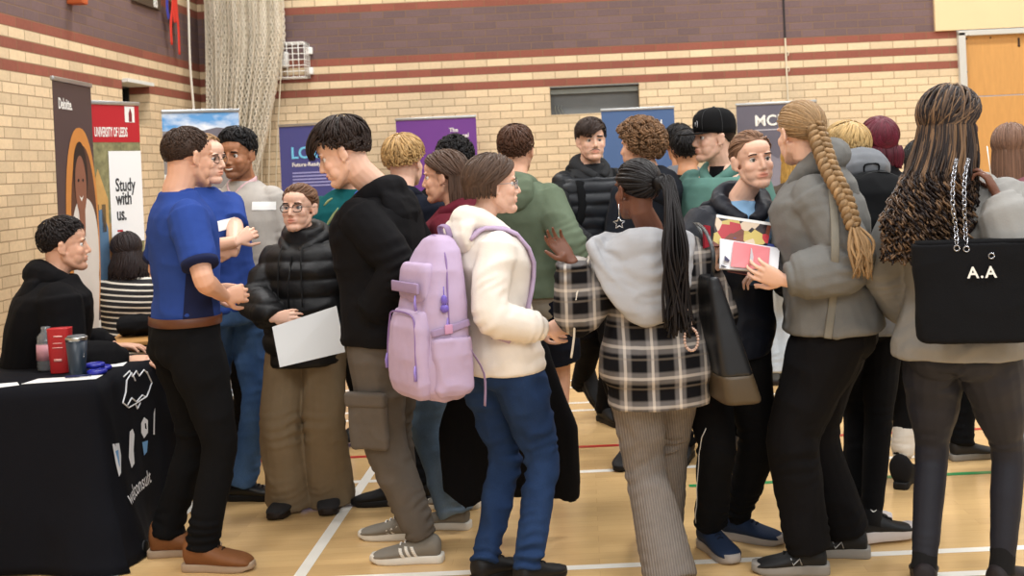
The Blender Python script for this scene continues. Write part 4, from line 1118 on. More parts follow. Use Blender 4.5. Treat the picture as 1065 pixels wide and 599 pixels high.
tp = P.top('polo_shirt', BL, e=.013, es=.022, hem=.10, slv=.40, amp=.006, seed=11, sc=(6,6,9), vox=.008)
bm = NB(); A,B,W = P.arm['R']; d = (B-A).normalized(); c = A.lerp(B,.735); tube(bm, [c-d*.012, c+d*.012], [.0715,.0705], n=24); o = obj('sleeve_band', bm, BLN, tp)
bm = NB(); A,B,W = P.arm['L']; d = (B-A).normalized(); c = A.lerp(B,.735); tube(bm, [c-d*.012, c+d*.012], [.0715,.0705], n=24); obj('sleeve_band', bm, BLN, tp)
bm = NB(); tube(bm, [P.NB+V((0,0,-.015)), P.NB+V((0,0,.012)), P.NB+V((0,0,.028)) - fwd(60)*.004], [(.088,.078),(.072,.068),(.069,.065)], rgt(60), n=22); obj('collar', fuse(bm,.006,2), BL, tp)
# navy side panel lying on the surface of the shirt under the arm
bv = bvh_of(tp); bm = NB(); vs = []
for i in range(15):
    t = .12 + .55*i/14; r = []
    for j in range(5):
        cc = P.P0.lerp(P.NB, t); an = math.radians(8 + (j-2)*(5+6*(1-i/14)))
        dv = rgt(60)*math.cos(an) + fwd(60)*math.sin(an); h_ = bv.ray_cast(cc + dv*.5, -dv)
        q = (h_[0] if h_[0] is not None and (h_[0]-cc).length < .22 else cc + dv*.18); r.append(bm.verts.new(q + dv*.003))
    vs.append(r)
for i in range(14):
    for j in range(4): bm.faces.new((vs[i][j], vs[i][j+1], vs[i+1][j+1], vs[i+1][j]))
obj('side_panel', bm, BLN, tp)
tr = P.trousers('trousers', BLK, (.100,.088,.070,.066,.064), top=.13, stack=.008, seed=3, hemz=.05)
bm = NB(); rows = []
for t, q in ((.085,0),(.09,.003),(.145,.003),(.15,0)):
    c, r_, f_, W_, D_ = P.tsec(t, .158, .113, .016+q); rows.append(ring(c, r_, f_, W_, D_, 40, 2.35))
grid_ring(bm, rows, cap=False); be = obj('belt', bm, M('leather_brown','#5a321c',.45,spec=.45,var=.2,bumps=(90,.15)), P.root)
tan = M('boot_tan','#7a4d2c',.6,var=.2,vs=12,bumps=(120,.25)); P.shoes('boot', tan, M('sole_beige','#a58f78',.7), L=.30, lace=M('lace_brown','#3a2415',.8))
# ---- second man in blue polo, arms folded --------------------------------------------
P = Person('man with glasses and folded arms in blue polo shirt and jeans', 5.75, 235, (213,166), a=125, sa=125, ha=106, hp=4, sk=PALE, g=1.05, h=1.84)
P.P0 = pt(238,345,5.75); P.P0.z = .96; P.vox = .004
P.setarm('L', pt(243,263,5.42), pole=(.9,.1,-1), hand=dict(d=V((-1,-.25,.28)), n=V((-.2,-1,.1)), curl=.35, k=1.0))
P.setarm('R', pt(247,251,5.40), pole=(-.5,-.6,-1), hand=dict(d=V((.62,.5,.45)), n=V((.3,-1,.25)), curl=.7, thumb=.0, k=.86))
P.setleg('L', (253,5.70), 95); P.setleg('R', (220,5.95), 110)
bs = hairmat('hair_sandy','#9a7a58'); P.body(face=True, brow=bs, lip=(.9,.6,.55))
hair_short(P.H, P.root, bs, L=.028, lift=.003, top=.005, n=800, w=.0032, hl=HL_THIN, messy=.2, seed=4); glasses(P)
tp = P.top('polo_shirt', BL, e=.016, es=.022, hem=-.05, slv=.42, seed=12, vox=.008)
bv = bvh_of(tp); bm = NB(); tube(bm, [P.NB+V((0,0,-.02)), P.NB+V((0,0,.022))], [(.088,.078),(.070,.067)], rgt(125), n=22); obj('collar', fuse(bm,.006,2), BL, tp)
c = pt(233,233,5.5); badge(P, WHT, c, (.93,.30,.22), (-.2,0,1), .115, .05, off=bv)
P.trousers('jeans', denim('denim_mid','#34507a','#6485ab'), (.096,.084,.070,.066,.066), top=.06, seed=4, amp=.011, sc=(10,10,14))
P.shoes('derby', LEATH, M('sole_black','#141212',.6), lace=M('lace_black','#131313',.8))
# ---- smiling man in grey jumper ------------------------------------------------------
P = Person('smiling dark-haired man in light grey jumper with a white name badge', 6.4, 264, (247,162), a=196, ha=196, hp=5, sk=BROWN, g=1.02, h=1.82, k=1.03)
P.P0 = pt(266,335,6.4); P.P0.z = .94
P.setarm('L'); P.setarm('R'); P.setleg('L',(272,6.7),170); P.setleg('R',(256,6.75),150)
bk = hairmat('hair_black','#141112'); P.body(face=True, smile=1, brow=bk, stubble=.55, lip=(.85,.6,.55), scol=(.32,.26,.24), bt=1.5)
hair_short(P.H, P.root, bk, L=.055, lift=.010, top=.028, n=620, fringe=.01, seed=8, messy=.35, fringe_dir=(.3,.3,1))
T = P.H.f; bm = NB(); tube(bm, snapped(P.bvh, spline([T((-.020,.0835,-.057)), T((-.010,.0895,-.0595)), T((0,.0915,-.0600)), T((.010,.0895,-.0595)), T((.020,.0835,-.057))],3), None, .001), [(.0012,.001)]+[(.0042,.0018)]*11+[(.0012,.001)], (0,0,1), n=8); obj('teeth', bm, M('teeth','#ece6dc',.3,var=.02), P.root)
GJ = fabric('knit_light_grey','#aaa49d', weave=160, strength=.7); tp = P.top('jumper', GJ, e=.022, es=.020, seed=13, cuff=1); bv = bvh_of(tp)
bm = NB(); n0 = P.NB
for s in (-1,1):
    tube(bm, spline([P.Lc(s*.05,-.05,.035), P.Lc(s*.072,.02,.02), P.Lc(s*.045,.085,-.012), P.Lc(s*.008,.105,-.065)],4), [(.018,.006)]*13, (0,0,1), n=8)
obj('shirt_collar', bm, M('shirt_pink_check','#d9b6b8',.8,var=.25,vs=60), P.root)
badge(P, WHT, pt(264,215,6.2), (1,-.25,-.06), (0,0,1), .105, .045, off=bv)
P.trousers('trousers', BLK, (.095,.085,.070,.062,.058), seed=6); P.shoes('derby', M('leather_tan','#7b3f20',.35,var=.2,spec=.5), M('sole_dark','#241a14',.6), lace=M('lace_brown','#3a2415',.8))
# ---- girl in black puffer jacket -----------------------------------------------------
P = Person('girl with glasses in black puffer jacket and wide khaki trousers holding a sheet', 5.45, 319, (311,217), a=190, ha=192, hp=-3, fem=True, sk=PALE, g=1.0, h=1.59)
P.P0 = pt(319,345,5.45); P.P0.z = .84; P.vox = .004
P.setarm('R', pt(285,331,5.20), pole=(-1,.2,-.5), hand=dict(d=V((1,-.12,.10)), n=V((-.05,-.95,.35)), curl=.45, side=1, k=1.0))
P.setarm('L', pt(352,335,5.60), pole=(1,.3,-.4)); P.setleg('R',(301,5.50),192); P.setleg('L',(343,5.53),172)
hb = hairmat('hair_light_brown','#6b4c38'); P.body(face=True, brow=hb, iris='#56606a', lip=(.93,.62,.60), blush=.08)
bm, col, tpn = hair_tied(P.H, P.root, hb, tie=(0,-.085,.055), seed=5, n=420, w=.0042)
ell(bm, tpn + fwd(192)*-.012 + V((.0,0,.008)), (.040,.034,.036)); finish_hair('hair', bm, col+[1.0]*(len(bm.verts)-len(col)), hb, P.root); glasses(P, '#2e1a18', .0235, .018)
PF = M('puffer_black','#0b0b0d',.55,spec=.35,bumps=(60,.5,.002),var=.1)
jk = P.top('puffer_jacket', PF, e=.055, es=.040, hem=-.30, seed=14, puff=(.014,.085), cuff=1, vox=.009, amp=.008)
bm = NB(); c = P.NB + V((0,0,.0)); tube(bm, [c+V((0,0,-.06)), c+V((0,0,0)), c+V((0,-.012,.050)), c+V((0,-.018,.070))], [(.135,.125),(.112,.112),(.100,.104),(.088,.092)], rgt(190), n=24)
P.hood(PF, jk, w=.14, back=.10, drop=.10, r=.045, front=.13, rise=.035, thick=.06)
me = fuse(bm,.008,3); folds(me,.008,(12,12,20),3); obj('high_collar', me, PF, jk)
bm = NB(); f = fwd(190)
tube(bm, [P.NB + f*.158 + V((0,0,-.07)), P.P0 + f*.185 + V((0,0,.25)), P.P0 + f*.185 + V((0,0,-.10))], [.004]*3, n=6); obj('zip', bm, M('zip_dark','#0c0c0d',.35,.5), jk)
bm = NB()
for s in (-1,1): tube(bm, spline([P.Lc(s*.05,.145,-.02), P.Lc(s*.055,.185,-.10), P.Lc(s*.06,.20,-.30)],4), [.0035]*9, n=6)
obj('drawcord', bm, M('cord_black','#101011',.7), jk)
bm = NB(); box(bm, P.Lc(-.125,.14,-.13), (.018,.004,.020), bev=.002); obj('small_badge', bm, M('badge_red','#b5402f',.5), jk)
P.trousers('trousers', fabric('cloth_khaki','#83735c',var=.1), (.100,.098,.094,.102,.118), top=.1, knee=.006, stack=.004, seed=7, amp=.009, sc=(9,9,3), hemz=.0)
P.shoes('trainer', M('canvas_charcoal','#2b2a2b',.8), M('sole_dark','#241a14',.6))
# ---- tall boy in black hoodie --------------------------------------------------------
P = Person('tall dark-haired boy in black hoodie and grey cargo trousers bowing his head', 4.7, 402, (357,160), a=292, sa=290, ha=268, hp=22, sk=PALE, g=1.0, h=1.82, hY=-.02)
P.P0 = pt(403,345,4.72); P.P0.z = .95; P.NB = pt(393,205,4.74); r = rgt(290)
P.SR = P.NB + r*P.shw + V((0,0,-.062)); P.SL = P.NB - r*P.shw + V((0,0,-.062)); P.vox = .004
P.setarm('L', pt(381,334,4.56), pole=(.9,-.3,-.1), hand=dict(d=V((.25,.75,-.6)),curl=.4)); P.setarm('R', pt(398,330,5.0), pole=(.9,.2,-.2))
P.setleg('L', (441,4.68), 275); P.setleg('R', (424,4.98), 280)
hd = hairmat('hair_dark_brown','#2a1e19'); P.body(face=True, brow=hd, blush=.12, lip=(.9,.6,.58), bt=1.5)
hair_short(P.H, P.root, hd, L=.075, lift=.014, top=.022, fringe=.055, n=900, w=.0042, seed=9, messy=.28, fringe_dir=(.0,1,-.15), side=.004, sidel=.75, hl=HL_MALE)
tp = P.top('hoodie', BLK2, e=.045, es=.032, hem=-.10, seed=15, amp=.010, cuff=1, sc=(5,5,8), spots=1.4); P.hood(BLK2, tp, w=.125, back=.105, drop=.11, r=.042, rise=.04, thick=.055)
CG = fabric('cloth_cargo_grey','#5a534c', var=.12); tr = P.trousers('cargo_trousers', CG, (.105,.100,.088,.078,.056), top=.05, stack=.014, knee=.010, seed=8, amp=.011, sc=(8,8,8), hemz=.07)
A,B,W,_,_ = P.leg['L']; d = (B-A).normalized(); c = A.lerp(B,.72) - r*.105 + V((0,0,.0)); sd = d.cross(r).normalized()
bm = NB(); box(bm, c + d*.02, (.17,.035,.20), Matrix((sd, r, d)).transposed(), bev=.014); me = fuse(bm,.008,2); folds(me,.006,(14,14,14),4); pk = obj('cargo_pocket', me, CG, tr)
bm = NB(); box(bm, c - d*.085 - r*.006, (.18,.040,.060), Matrix((sd, r, d)).transposed(), bev=.010); obj('pocket_flap', fuse(bm,.007,2), CG, pk)
P.shoes('trainer', M('suede_grey','#7c766c',.85,var=.1), M('sole_white','#d8d2c6',.6), L=.30, lace=M('lace_white','#e3dfd8',.8), stripe=M('stripe_white','#e8e4dc',.6,var=.02))
# ---- teal football top behind --------------------------------------------------------
P = Person('person in teal sports top and blue lanyard, head hidden behind the tall boy', 6.6, 352, (357,172), a=185, sk=FAIR, h=1.74)
P.vox=.006; P.setarm('L'); P.setarm('R'); P.setleg('L',(380,6.9),200); P.setleg('R',(350,6.9),180); P.body(face=False)
hair_short(P.H, P.root, hd, n=200, seed=10); TL = fabric('sport_teal','#0f4f52', weave=600, strength=.15)
tp = P.top('sports_top', TL, e=.028, es=.022, slv=1.0, seed=16, vox=.011); bv = bvh_of(tp)
bm = NB()
for (a_, b_) in (((337,214),(346,206)),((338,238),(352,216)),((343,232),(350,222))):
    tube(bm, spline([pt(*a_,6.42), pt((a_[0]+b_[0])/2, (a_[1]+b_[1])/2-1,6.42), pt(*b_,6.42)],3), [.003,.005,.007,.007,.006,.004,.002], n=6)
obj('chevrons', bm, M('trim_yellow','#8b9667',.5), tp)
strap('lanyard', [P.Lc(-.075,-.02,.03), P.Lc(-.07,.09,-.02), P.Lc(-.02,.16,-.22), P.Lc(0,.165,-.28)], .016,.002, M('lanyard_blue','#4257a8',.5), P.root)
strap('lanyard', [P.Lc(.075,-.02,.03), P.Lc(.07,.09,-.02), P.Lc(.02,.16,-.22), P.Lc(0,.165,-.28)], .016,.002, M('lanyard_blue','#4257a8',.5), P.root)
P.trousers('trousers', BLK, (.095,.085,.070,.062,.058), seed=6, vox=.012); P.shoes('boot', LEATH, M('sole_black','#141212',.6))
# ---- blond boy -----------------------------------------------------------------------
P = Person('short-haired blond boy seen from behind, beside the boy in black hoodie', 5.6, 424, (421,169), a=20, ha=22, sk=PALE, h=1.72)
P.vox=.006; P.setarm('L'); P.setarm('R'); P.setleg('L',(412,5.50),275); P.setleg('R',(438,5.55),290); P.body()
hair_short(P.H, P.root, hairmat('hair_blond','#b3905e',.5), L=.07, lift=.014, top=.012, n=800, seed=11, messy=.3, shade=(.65,1.25), side=.004, fringe=.03, hl=[(0,1.02),(.7,1.08),(1.15,1.40),(1.45,1.75),(1.75,1.95),(2.3,2.15),(PI,2.2)], sidel=.8)
tp = P.top('jacket', NAVY, e=.035, es=.03, seed=17, vox=.012); P.hood(NAVY, tp, vox=.011)
P.trousers('trousers', BLK, (.095,.085,.070,.062,.058), seed=6, vox=.012); P.shoes('trainer', M('shoe_black','#161516',.6), M('sole_black','#141212',.6))
# ---- black curly head ----------------------------------------------------------------
P = Person('person with bushy black curls just showing over the burgundy-jacketed girl', 7.3, 474, (474,166), a=10, sk=DARK, h=1.76)
P.vox=.008; P.setarm('L'); P.setarm('R'); P.setleg('L',(465,7.3)); P.setleg('R',(487,7.3)); P.body(); curls(P.H, P.root, bk, n=420, lift=.030, r=.012, wire=.0045, seed=3)
P.top('jacket', BLK, e=.035, es=.03, seed=18, vox=.014); P.trousers('trousers', BLK, (.095,.085,.070,.062,.058), vox=.014); P.shoes('trainer', M('shoe_black','#161516',.6), M('sole_black','#141212',.6))
# ---- brown-haired girl, burgundy jacket ----------------------------------------------
P = Person('girl with straight brown hair and burgundy jacket, seen in left profile', 5.2, 462, (462,184), a=288, ha=280, hp=5, fem=True, sk=FAIR, h=1.68)
P.P0 = pt(466,345,5.2); P.P0.z = .88
P.setarm('L', pt(436,275,4.95)); P.setarm('R'); P.setleg('L',(474,5.10),285); P.setleg('R',(484,5.4),280); P.body(face=True, brow=hd)
hair_long(P.H, P.root, hairmat('hair_mid_brown','#4a362a'), n=380, length=.16, seed=12, spread=.004, wave=.002, front_open=.62)
BG = fabric('cloth_burgundy','#5a1926'); tp = P.top('jacket', BG, e=.035, es=.03, seed=19, vox=.010); P.hood(BG, tp, w=.11, drop=.08, back=.09, vox=.010)
P.trousers('jeans', denim('denim_light','#5d7288','#93a5b5'), (.088,.084,.078,.080,.085), seed=9, vox=.010); P.shoes('trainer', M('suede_grey','#7c766c',.85,var=.1), M('sole_white','#d8d2c6',.6), lace=M('lace_white','#e3dfd8',.8))
# ---- girl with the lilac backpack ----------------------------------------------------
P = Person('girl with bobbed brown hair in cream hoodie and dark blue skinny jeans', 4.45, 524, (513,193), a=42, sa=62, ha=74, fem=True, sk=PALE, g=1.06, h=1.66)
P.P0 = pt(518,398,4.45); P.P0.z = .86; P.vox = .004; PINK = P
P.setarm('R', pt(568,343,4.32), pole=(-.3,-.35,-1), hand=dict(d=V((.85,.4,.1)), n=V((.4,-.8,.4)), curl=.5)); P.setarm('L', pt(560,345,4.75), pole=(-.3,0,-1), hand=dict(d=V((.6,.4,0)),curl=.6))
P.setleg('L',(505,4.42),45); P.setleg('R',(549,4.33),42)
hm_ = hairmat('hair_chestnut','#4b382c'); P.body(face=True, brow=hm_, blush=.08)
hair_long(P.H, P.root, hm_, n=520, length=.045, seed=13, w=.006, spread=-.004, wave=.002, front_open=.50, exitz=-.30, ragged=.35, lift=.014, flatt=.0028, npts=6); glasses(P,'#8a8a8e')
CR = fabric('fleece_cream','#e2dad0', weave=150, strength=.4, var=.05); tp = P.top('hoodie', CR, e=.030, es=.028, hem=-.11, seed=20, amp=.010, cuff=1, sc=(5,5,7), spots=1.5)
P.hood(CR, tp, w=.115, back=.09, drop=.08, r=.042, rise=.035, thick=.05)
P.trousers('jeans', denim('denim_blue','#1e3152','#35507c',.4), (.100,.086,.066,.060,.050), top=.05, seed=10, knee=.010, stack=.012, seat=1.05, amp=.010, sc=(11,11,13))
P.shoes('trainer', M('shoe_black','#161516',.6), M('sole_black','#141212',.6), lace=M('lace_black','#131313',.8))
# ---- boy in sage green hoodie --------------------------------------------------------
P = Person('brown-haired boy in sage green hoodie with his back turned', 5.9, 556, (537,158), a=15, sa=12, ha=8, sk=FAIR, h=1.80)
P.P0 = pt(560,330,5.9); P.P0.z = .93; P.vox=.006
P.setarm('R', pt(597,305,5.75)); P.setarm('L'); P.setleg('L',(540,5.9)); P.setleg('R',(576,5.9)); P.thin = 1.0; P.body()
hair_short(P.H, P.root, hairmat('hair_auburn_brown','#4c3122'), L=.05, lift=.010, top=.014, n=800, seed=14, messy=.4)
GR = fabric('cloth_sage','#5f6b58'); tp = P.top('hoodie', GR, e=.045, es=.034, hem=-.02, seed=21, amp=.010, cuff=1, sc=(5,5,7), vox=.010); P.hood(GR, tp, w=.12, back=.105, drop=.12, vox=.009)
c = P.arm['R'][1]; bv = bvh_of(tp); bm = NB()
for i in range(5):
    q = pt(590+3*math.sin(i*2.3), 268+5*i, 5.6); h_ = bv.find_nearest(q); ell(bm, h_[0], (.020,.010,.014))
obj('print', bm, M('print_yellow','#a8a06a',.7), tp)
P.trousers('long_shirt', fabric('cloth_stone','#8d8577'), (.108,.106,.10,.10,.10), top=.10, t1=.22, seed=11, vox=.012, e=.022)
P.trousers('shorts', NAVY, (.112,.110,.105,.10,.10), top=.02, t1=.42, seed=12, vox=.012, e=.016)
P.shoes('trainer', M('shoe_black','#161516',.6), M('sole_white','#d8d2c6',.6))
# ---- moustached man ------------------------------------------------------------------
P = Person('young man with a moustache and heavy fringe in black padded gilet', 7.05, 613, (615,147), a=158, sa=155, ha=166, sk=PALE, g=1.04, h=1.84)
P.P0 = pt(612,330,7.05); P.P0.z = .95; P.vox=.0055; TACHE = P
P.setarm('R', pt(618,258,6.72), pole=(-.8,-.2,-1), hand=dict(d=V((.9,-.1,.2)))); P.setarm('L', pt(636,262,6.75), pole=(1,0,-1), hand=dict(d=V((-.9,-.1,.1))))
P.setleg('R', pz(603,7.35,.20), 140, pitch=42, lift=.10); P.setleg('L',(630,7.05),150)
P.body(face=True, brow=hd, stubble=.12, blush=.07, lip=(.9,.6,.6), bt=1.6)
hair_short(P.H, P.root, hairmat('hair_espresso','#32241e'), L=.06, lift=.012, top=.016, fringe=.045, n=800, seed=15, messy=.15, fringe_dir=(.75,.7,-.2), hl=HL_MALE)
T = P.H.f; bm = NB(); tube(bm, spline([T((-.030,.074,-.056)), T((-.016,.0875,-.0475)), T((0,.0925,-.0450)), T((.016,.0875,-.0475)), T((.030,.074,-.056))],3), [.0008]+[.0019]*11+[.0008], n=6); obj('moustache', bm, hairmat('moustache_brown','#4d382e'), P.root)
tp = P.top('hooded_top', M('jersey_black','#0c0e12',.75,bumps=(90,.3),var=.1), e=.03, es=.024, seed=22, vox=.009)
P.hood(fabric('hood_charcoal','#2c2d2f'), tp, w=.13, back=.09, drop=.08, r=.046, front=.125, rise=.04, vox=.009)
gl = P.top('padded_gilet', M('gilet_navy','#10141b',.5,spec=.35,var=.1), e=.046, es=.02, hem=-.08, slv=.10, seed=23, puff=(.011,.07), vox=.010, t1=.90)
P.trousers('trousers', BLK, (.100,.090,.074,.066,.060), seed=13, vox=.010); P.shoes('boot', M('shoe_black','#161516',.6), M('sole_black','#141212',.6))
# ---- girl in the plaid shirt ---------------------------------------------------------
P = Person('girl with a black braided ponytail, plaid shirt and grey hood, hand raised', 4.35, 678, (662,198), a=352, sa=350, ha=328, hp=0, fem=True, sk=DARK, g=1.08, h=1.62)
P.P0 = pt(684,400,4.35); P.P0.z = .84; P.NB = pt(676,246,4.36); r = rgt(350); P.vox = .004; BRD = P
P.SR = P.NB + r*.172 + V((0,0,-.066)); P.SL = P.NB - r*.172 + V((0,0,-.066))
P.setarm('L', pt(594,270,4.22), pole=(-.15,.1,-1), hand=dict(d=V((-.6,.1,.75)), n=V((.3,.5,-.8)), curl=.35, thumb=.0, side=1))
P.setarm('R', pt(722,335,4.62), pole=(.5,-.4,-1)); P.setleg('L',(694,4.26),350); P.setleg('R',(688,4.74),350, lift=.06, pitch=25)
P.body(lip=(.8,.5,.5)); bb = hairmat('hair_braid_black','#120e0f',.5)
bm, col, tpn = hair_tied(P.H, P.root, bb, tie=(0.012,-.082,.028), seed=6, n=230, w=.0055, cornrow=True)
cw = tpn; rg = random.Random(31); d = fwd(308)
for i in range(70):
    a_ = rg.uniform(0,6.28); rr = rg.uniform(.0,.020); o = V((math.cos(a_)*rr, math.sin(a_)*rr*.6, math.sin(a_)*rr*.9))
    e_ = pt(rg.uniform(690,724), rg.uniform(325,352), 4.13 + rg.uniform(-.02,.03)); m_ = pt(rg.uniform(688,716), 262, 4.12 + rg.uniform(-.02,.03))
    t0 = tpn + o; t1 = tpn + o*1.4 + V((.035,-.035,.005)) ; ps = spline([t0, t1, t0.lerp(m_,.55)+V((.02,-.03,.02)), m_, m_.lerp(e_,.55)+V((rg.uniform(-.01,.01),0,0)), e_], 6)
    st = len(bm.verts); k_ = []
    lock(bm, col, ps, .0046, .0046, t0+V((0,.3,0)), rg.uniform(.6,1.6), taper=False, n=5)
tube(bm, [tpn + V((-.005,.0,.0)), tpn + V((.022,-.024,.0))], [.026,.024], n=14); col.extend([.8]*(len(bm.verts)-len(col)))
finish_hair('braided_hair', bm, col, bb, P.root)
def plaid_mat():
    m, nt, b = nodes('flannel_plaid'); tc = nt.nodes.new('ShaderNodeTexCoord'); n = tex(nt, 'ShaderNodeTexNoise', 3, Detail=2.0)
    ad = nt.nodes.new('ShaderNodeVectorMath'); ad.operation = 'MULTIPLY_ADD'; nt.links.new(n.outputs['Color'], ad.inputs[0]); ad.inputs[1].default_value = (.02,.02,.02); nt.links.new(tc.outputs['Object'], ad.inputs[2])
    sp = nt.nodes.new('ShaderNodeSeparateXYZ'); nt.links.new(ad.outputs[0], sp.inputs[0])
    def band(s_, per, ph, w0, soft):
        a = math_(nt, 'FRACT', math_(nt, 'DIVIDE', math_(nt, 'ADD', s_, ph+10), per)); a = math_(nt, 'ABSOLUTE', math_(nt, 'SUBTRACT', a, .5))
        r = nt.nodes.new('ShaderNodeMapRange'); r.interpolation_type = 'SMOOTHSTEP'; r.inputs[1].default_value = w0+soft; r.inputs[2].default_value = w0; nt.links.new(a, r.inputs[0]); return r.outputs[0]
    x, z = sp.outputs['X'], sp.outputs['Z']
    wide = math_(nt, 'MULTIPLY', math_(nt, 'ADD', band(x,.100,.01,.16,.10), band(z,.110,.03,.16,.10)), .42)
    thin = math_(nt, 'ADD', band(x,.100,.01,.03,.04), math_(nt, 'MULTIPLY', band(z,.110,.03,.03,.04), .8))
    tan_ = math_(nt, 'MULTIPLY', band(z,.110,.03+.040,.01,.05), .35)
    c = mix(nt, lin('#0d0c0f'), lin('#8b8684'), wide); c = mix(nt, c, lin('#cbc2b8'), math_(nt, 'MULTIPLY', thin, .62)); c = mix(nt, c, lin('#85796c'), tan_)
    nt.links.new(c, b.inputs['Base Color']); b.inputs['Roughness'].default_value = .9; b.inputs['Specular IOR Level'].default_value = .15
    w = tex(nt, 'ShaderNodeTexNoise', 300, Detail=2.0); bump(nt, b, w.outputs['Fac'], .3, .001); return m
PLM = plaid_mat(); tp = P.top('plaid_shirt', PLM, e=.045, es=.044, hem=-.37, seed=24, amp=.008, flare=.02, vox=.008, t1=.93, sc=(6,6,5))
GH = fabric('jersey_grey','#a3a3a6', weave=200, strength=.4, var=.06)
bm = NB(); rows = []      # wide hood lying open over the shoulders
for (yy, zz, ww, th) in ((.02,.015,.10,.022),(-.055,.0,.145,.034),(-.095,-.04,.185,.046),(-.120,-.10,.190,.052),(-.138,-.17,.168,.052),(-.145,-.23,.130,.048),(-.140,-.285,.080,.036),(-.128,-.31,.03,.020)):
    rows.append(ring(P.Lc(-.055, yy, zz), rgt(350), (fwd(350)*.8+V((0,0,.6))).normalized(), ww, th, 28, 2.2))
grid_ring(bm, rows)
pts = []
for i in range(17):
    t = PI*(.0+i/16); pts.append(P.Lc(-.055+math.cos(t)*(.190), -.075-math.sin(t)*.088, -.005-math.sin(t)**1.4*.20))
tube(bm, pts, [(.020,.017)]*17, (0,1,0), n=10)
for s in (-1,1): tube(bm, [P.Lc(s*.170-.055,-.08,-.01), P.Lc(s*.13-.03,.03,.005), P.Lc(s*.06,.10,-.03)], [.030,.026,.022], n=10)
ell(bm, P.Lc(-.05,-.10,-.05), (.16,.06,.09)); ell(bm, P.Lc(-.05,-.13,-.14), (.13,.05,.10))
me = fuse(bm,.007,2); folds(me,.008,(9,9,12),7, spots=[(P.Lc(-.02,-.15,-.12), .12, (.35,0,1), .006, .05)]); hd_ = obj('hood', me, GH, tp)
bm = NB(); tube(bm, spline([P.Lc(-.235,-.075,-.03), pt(600,305,4.18), pt(597,350,4.22), pt(594,372,4.24)],5), [.0042]*16, n=7); obj('drawstring', bm, M('cord_white','#cfc8bd',.8), hd_)
bm = NB(); tube(bm, spline([pt(711,238,4.2), pt(716,262,4.16), pt(712,284,4.14)],4), [.0042]*9, n=7); obj('drawstring', bm, M('cord_white','#cfc8bd',.8), hd_)
RB = fabric('knit_rib_grey','#7d7670'); 
def rib_mat():
    m, nt, b = nodes('rib_knit'); tc = nt.nodes.new('ShaderNodeTexCoord'); sp = nt.nodes.new('ShaderNodeSeparateXYZ'); nt.links.new(tc.outputs['Object'], sp.inputs[0])
    a = math_(nt, 'SINE', math_(nt, 'MULTIPLY', math_(nt, 'ADD', sp.outputs['X'], math_(nt,'MULTIPLY', sp.outputs['Z'], .1)), 640)); n = tex(nt, 'ShaderNodeTexNoise', 40, Detail=3.0)
    c = mix(nt, lin('#6f6863'), lin('#8a827b'), math_(nt, 'ADD', math_(nt,'MULTIPLY',a,.35), .5)); c = mix(nt, c, mix(nt,[.85]*3,[1.15]*3,n.outputs['Fac']),1.0,'MULTIPLY'); nt.links.new(c, b.inputs['Base Color']); b.inputs['Roughness'].default_value=.95; b.inputs['Specular IOR Level'].default_value=.1; bump(nt,b,a,.5,.002); return m
P.trousers('flared_trousers', rib_mat(), (.105,.092,.080,.085,.100), top=.05, seed=14, knee=.008, stack=.003, seat=1.12, hemz=.0)
P.shoes('trainer', M('shoe_white','#d9d6cf',.6), M('sole_white','#d8d2c6',.6))
# necklace cord and star earring
T = P.H.f; NKm = M('choker_black','#121113',.4,spec=.5); c = P.NB + V((0,0,.022)); bm = NB(); tube(bm, [c + V((math.cos(t)*.068, math.sin(t)*.068, .010*math.sin(t)-.004)) for t in [2*PI*i/28 for i in range(29)]], [(.006,.0025)]*29, (0,0,1), n=8); obj('necklace', bm, NKm, P.root)
bm = NB(); e0 = pt(643.5,212,4.22); e1 = pt(644,226,4.22); tube(bm, [e0, e1], [.0016,.0016], n=5)
sc_ = pt(644,232,4.22); out = []
for i in range(10): t = PI/2+PI*i/5; q = .022 if i%2==0 else .010; out.append(sc_ + V((math.cos(t)*q,0,math.sin(t)*q)))
tube(bm, out+[out[0],out[1]], [.0022]*12, n=5); obj('star_earring', bm, M('silver','#d6d9dd',.2,1), P.root)
# ---- curly-haired person -------------------------------------------------------------
P = Person('person with light brown curls and dark jacket behind the girl in plaid', 6.1, 676, (665,153), a=320, ha=300, sk=FAIR, h=1.76)
P.vox=.006; P.setarm('L'); P.setarm('R'); P.setleg('L',(656,6.1),200); P.setleg('R',(713,6.1),200); P.body(); 
curls(P.H, P.root, hairmat('hair_curly_brown','#6e5138',.55), n=620, lift=.034, r=.011, wire=.0042, seed=5, shade=(.6,1.4))
DJ = fabric('cloth_dark_slate','#191c23'); tp = P.top('jacket', DJ, e=.04, es=.03, seed=25, vox=.012); P.hood(DJ, tp, vox=.011); P.trousers('trousers', BLK, (.095,.085,.070,.062,.058), vox=.014); P.shoes('trainer', M('shoe_black','#161516',.6), M('sole_black','#141212',.6))
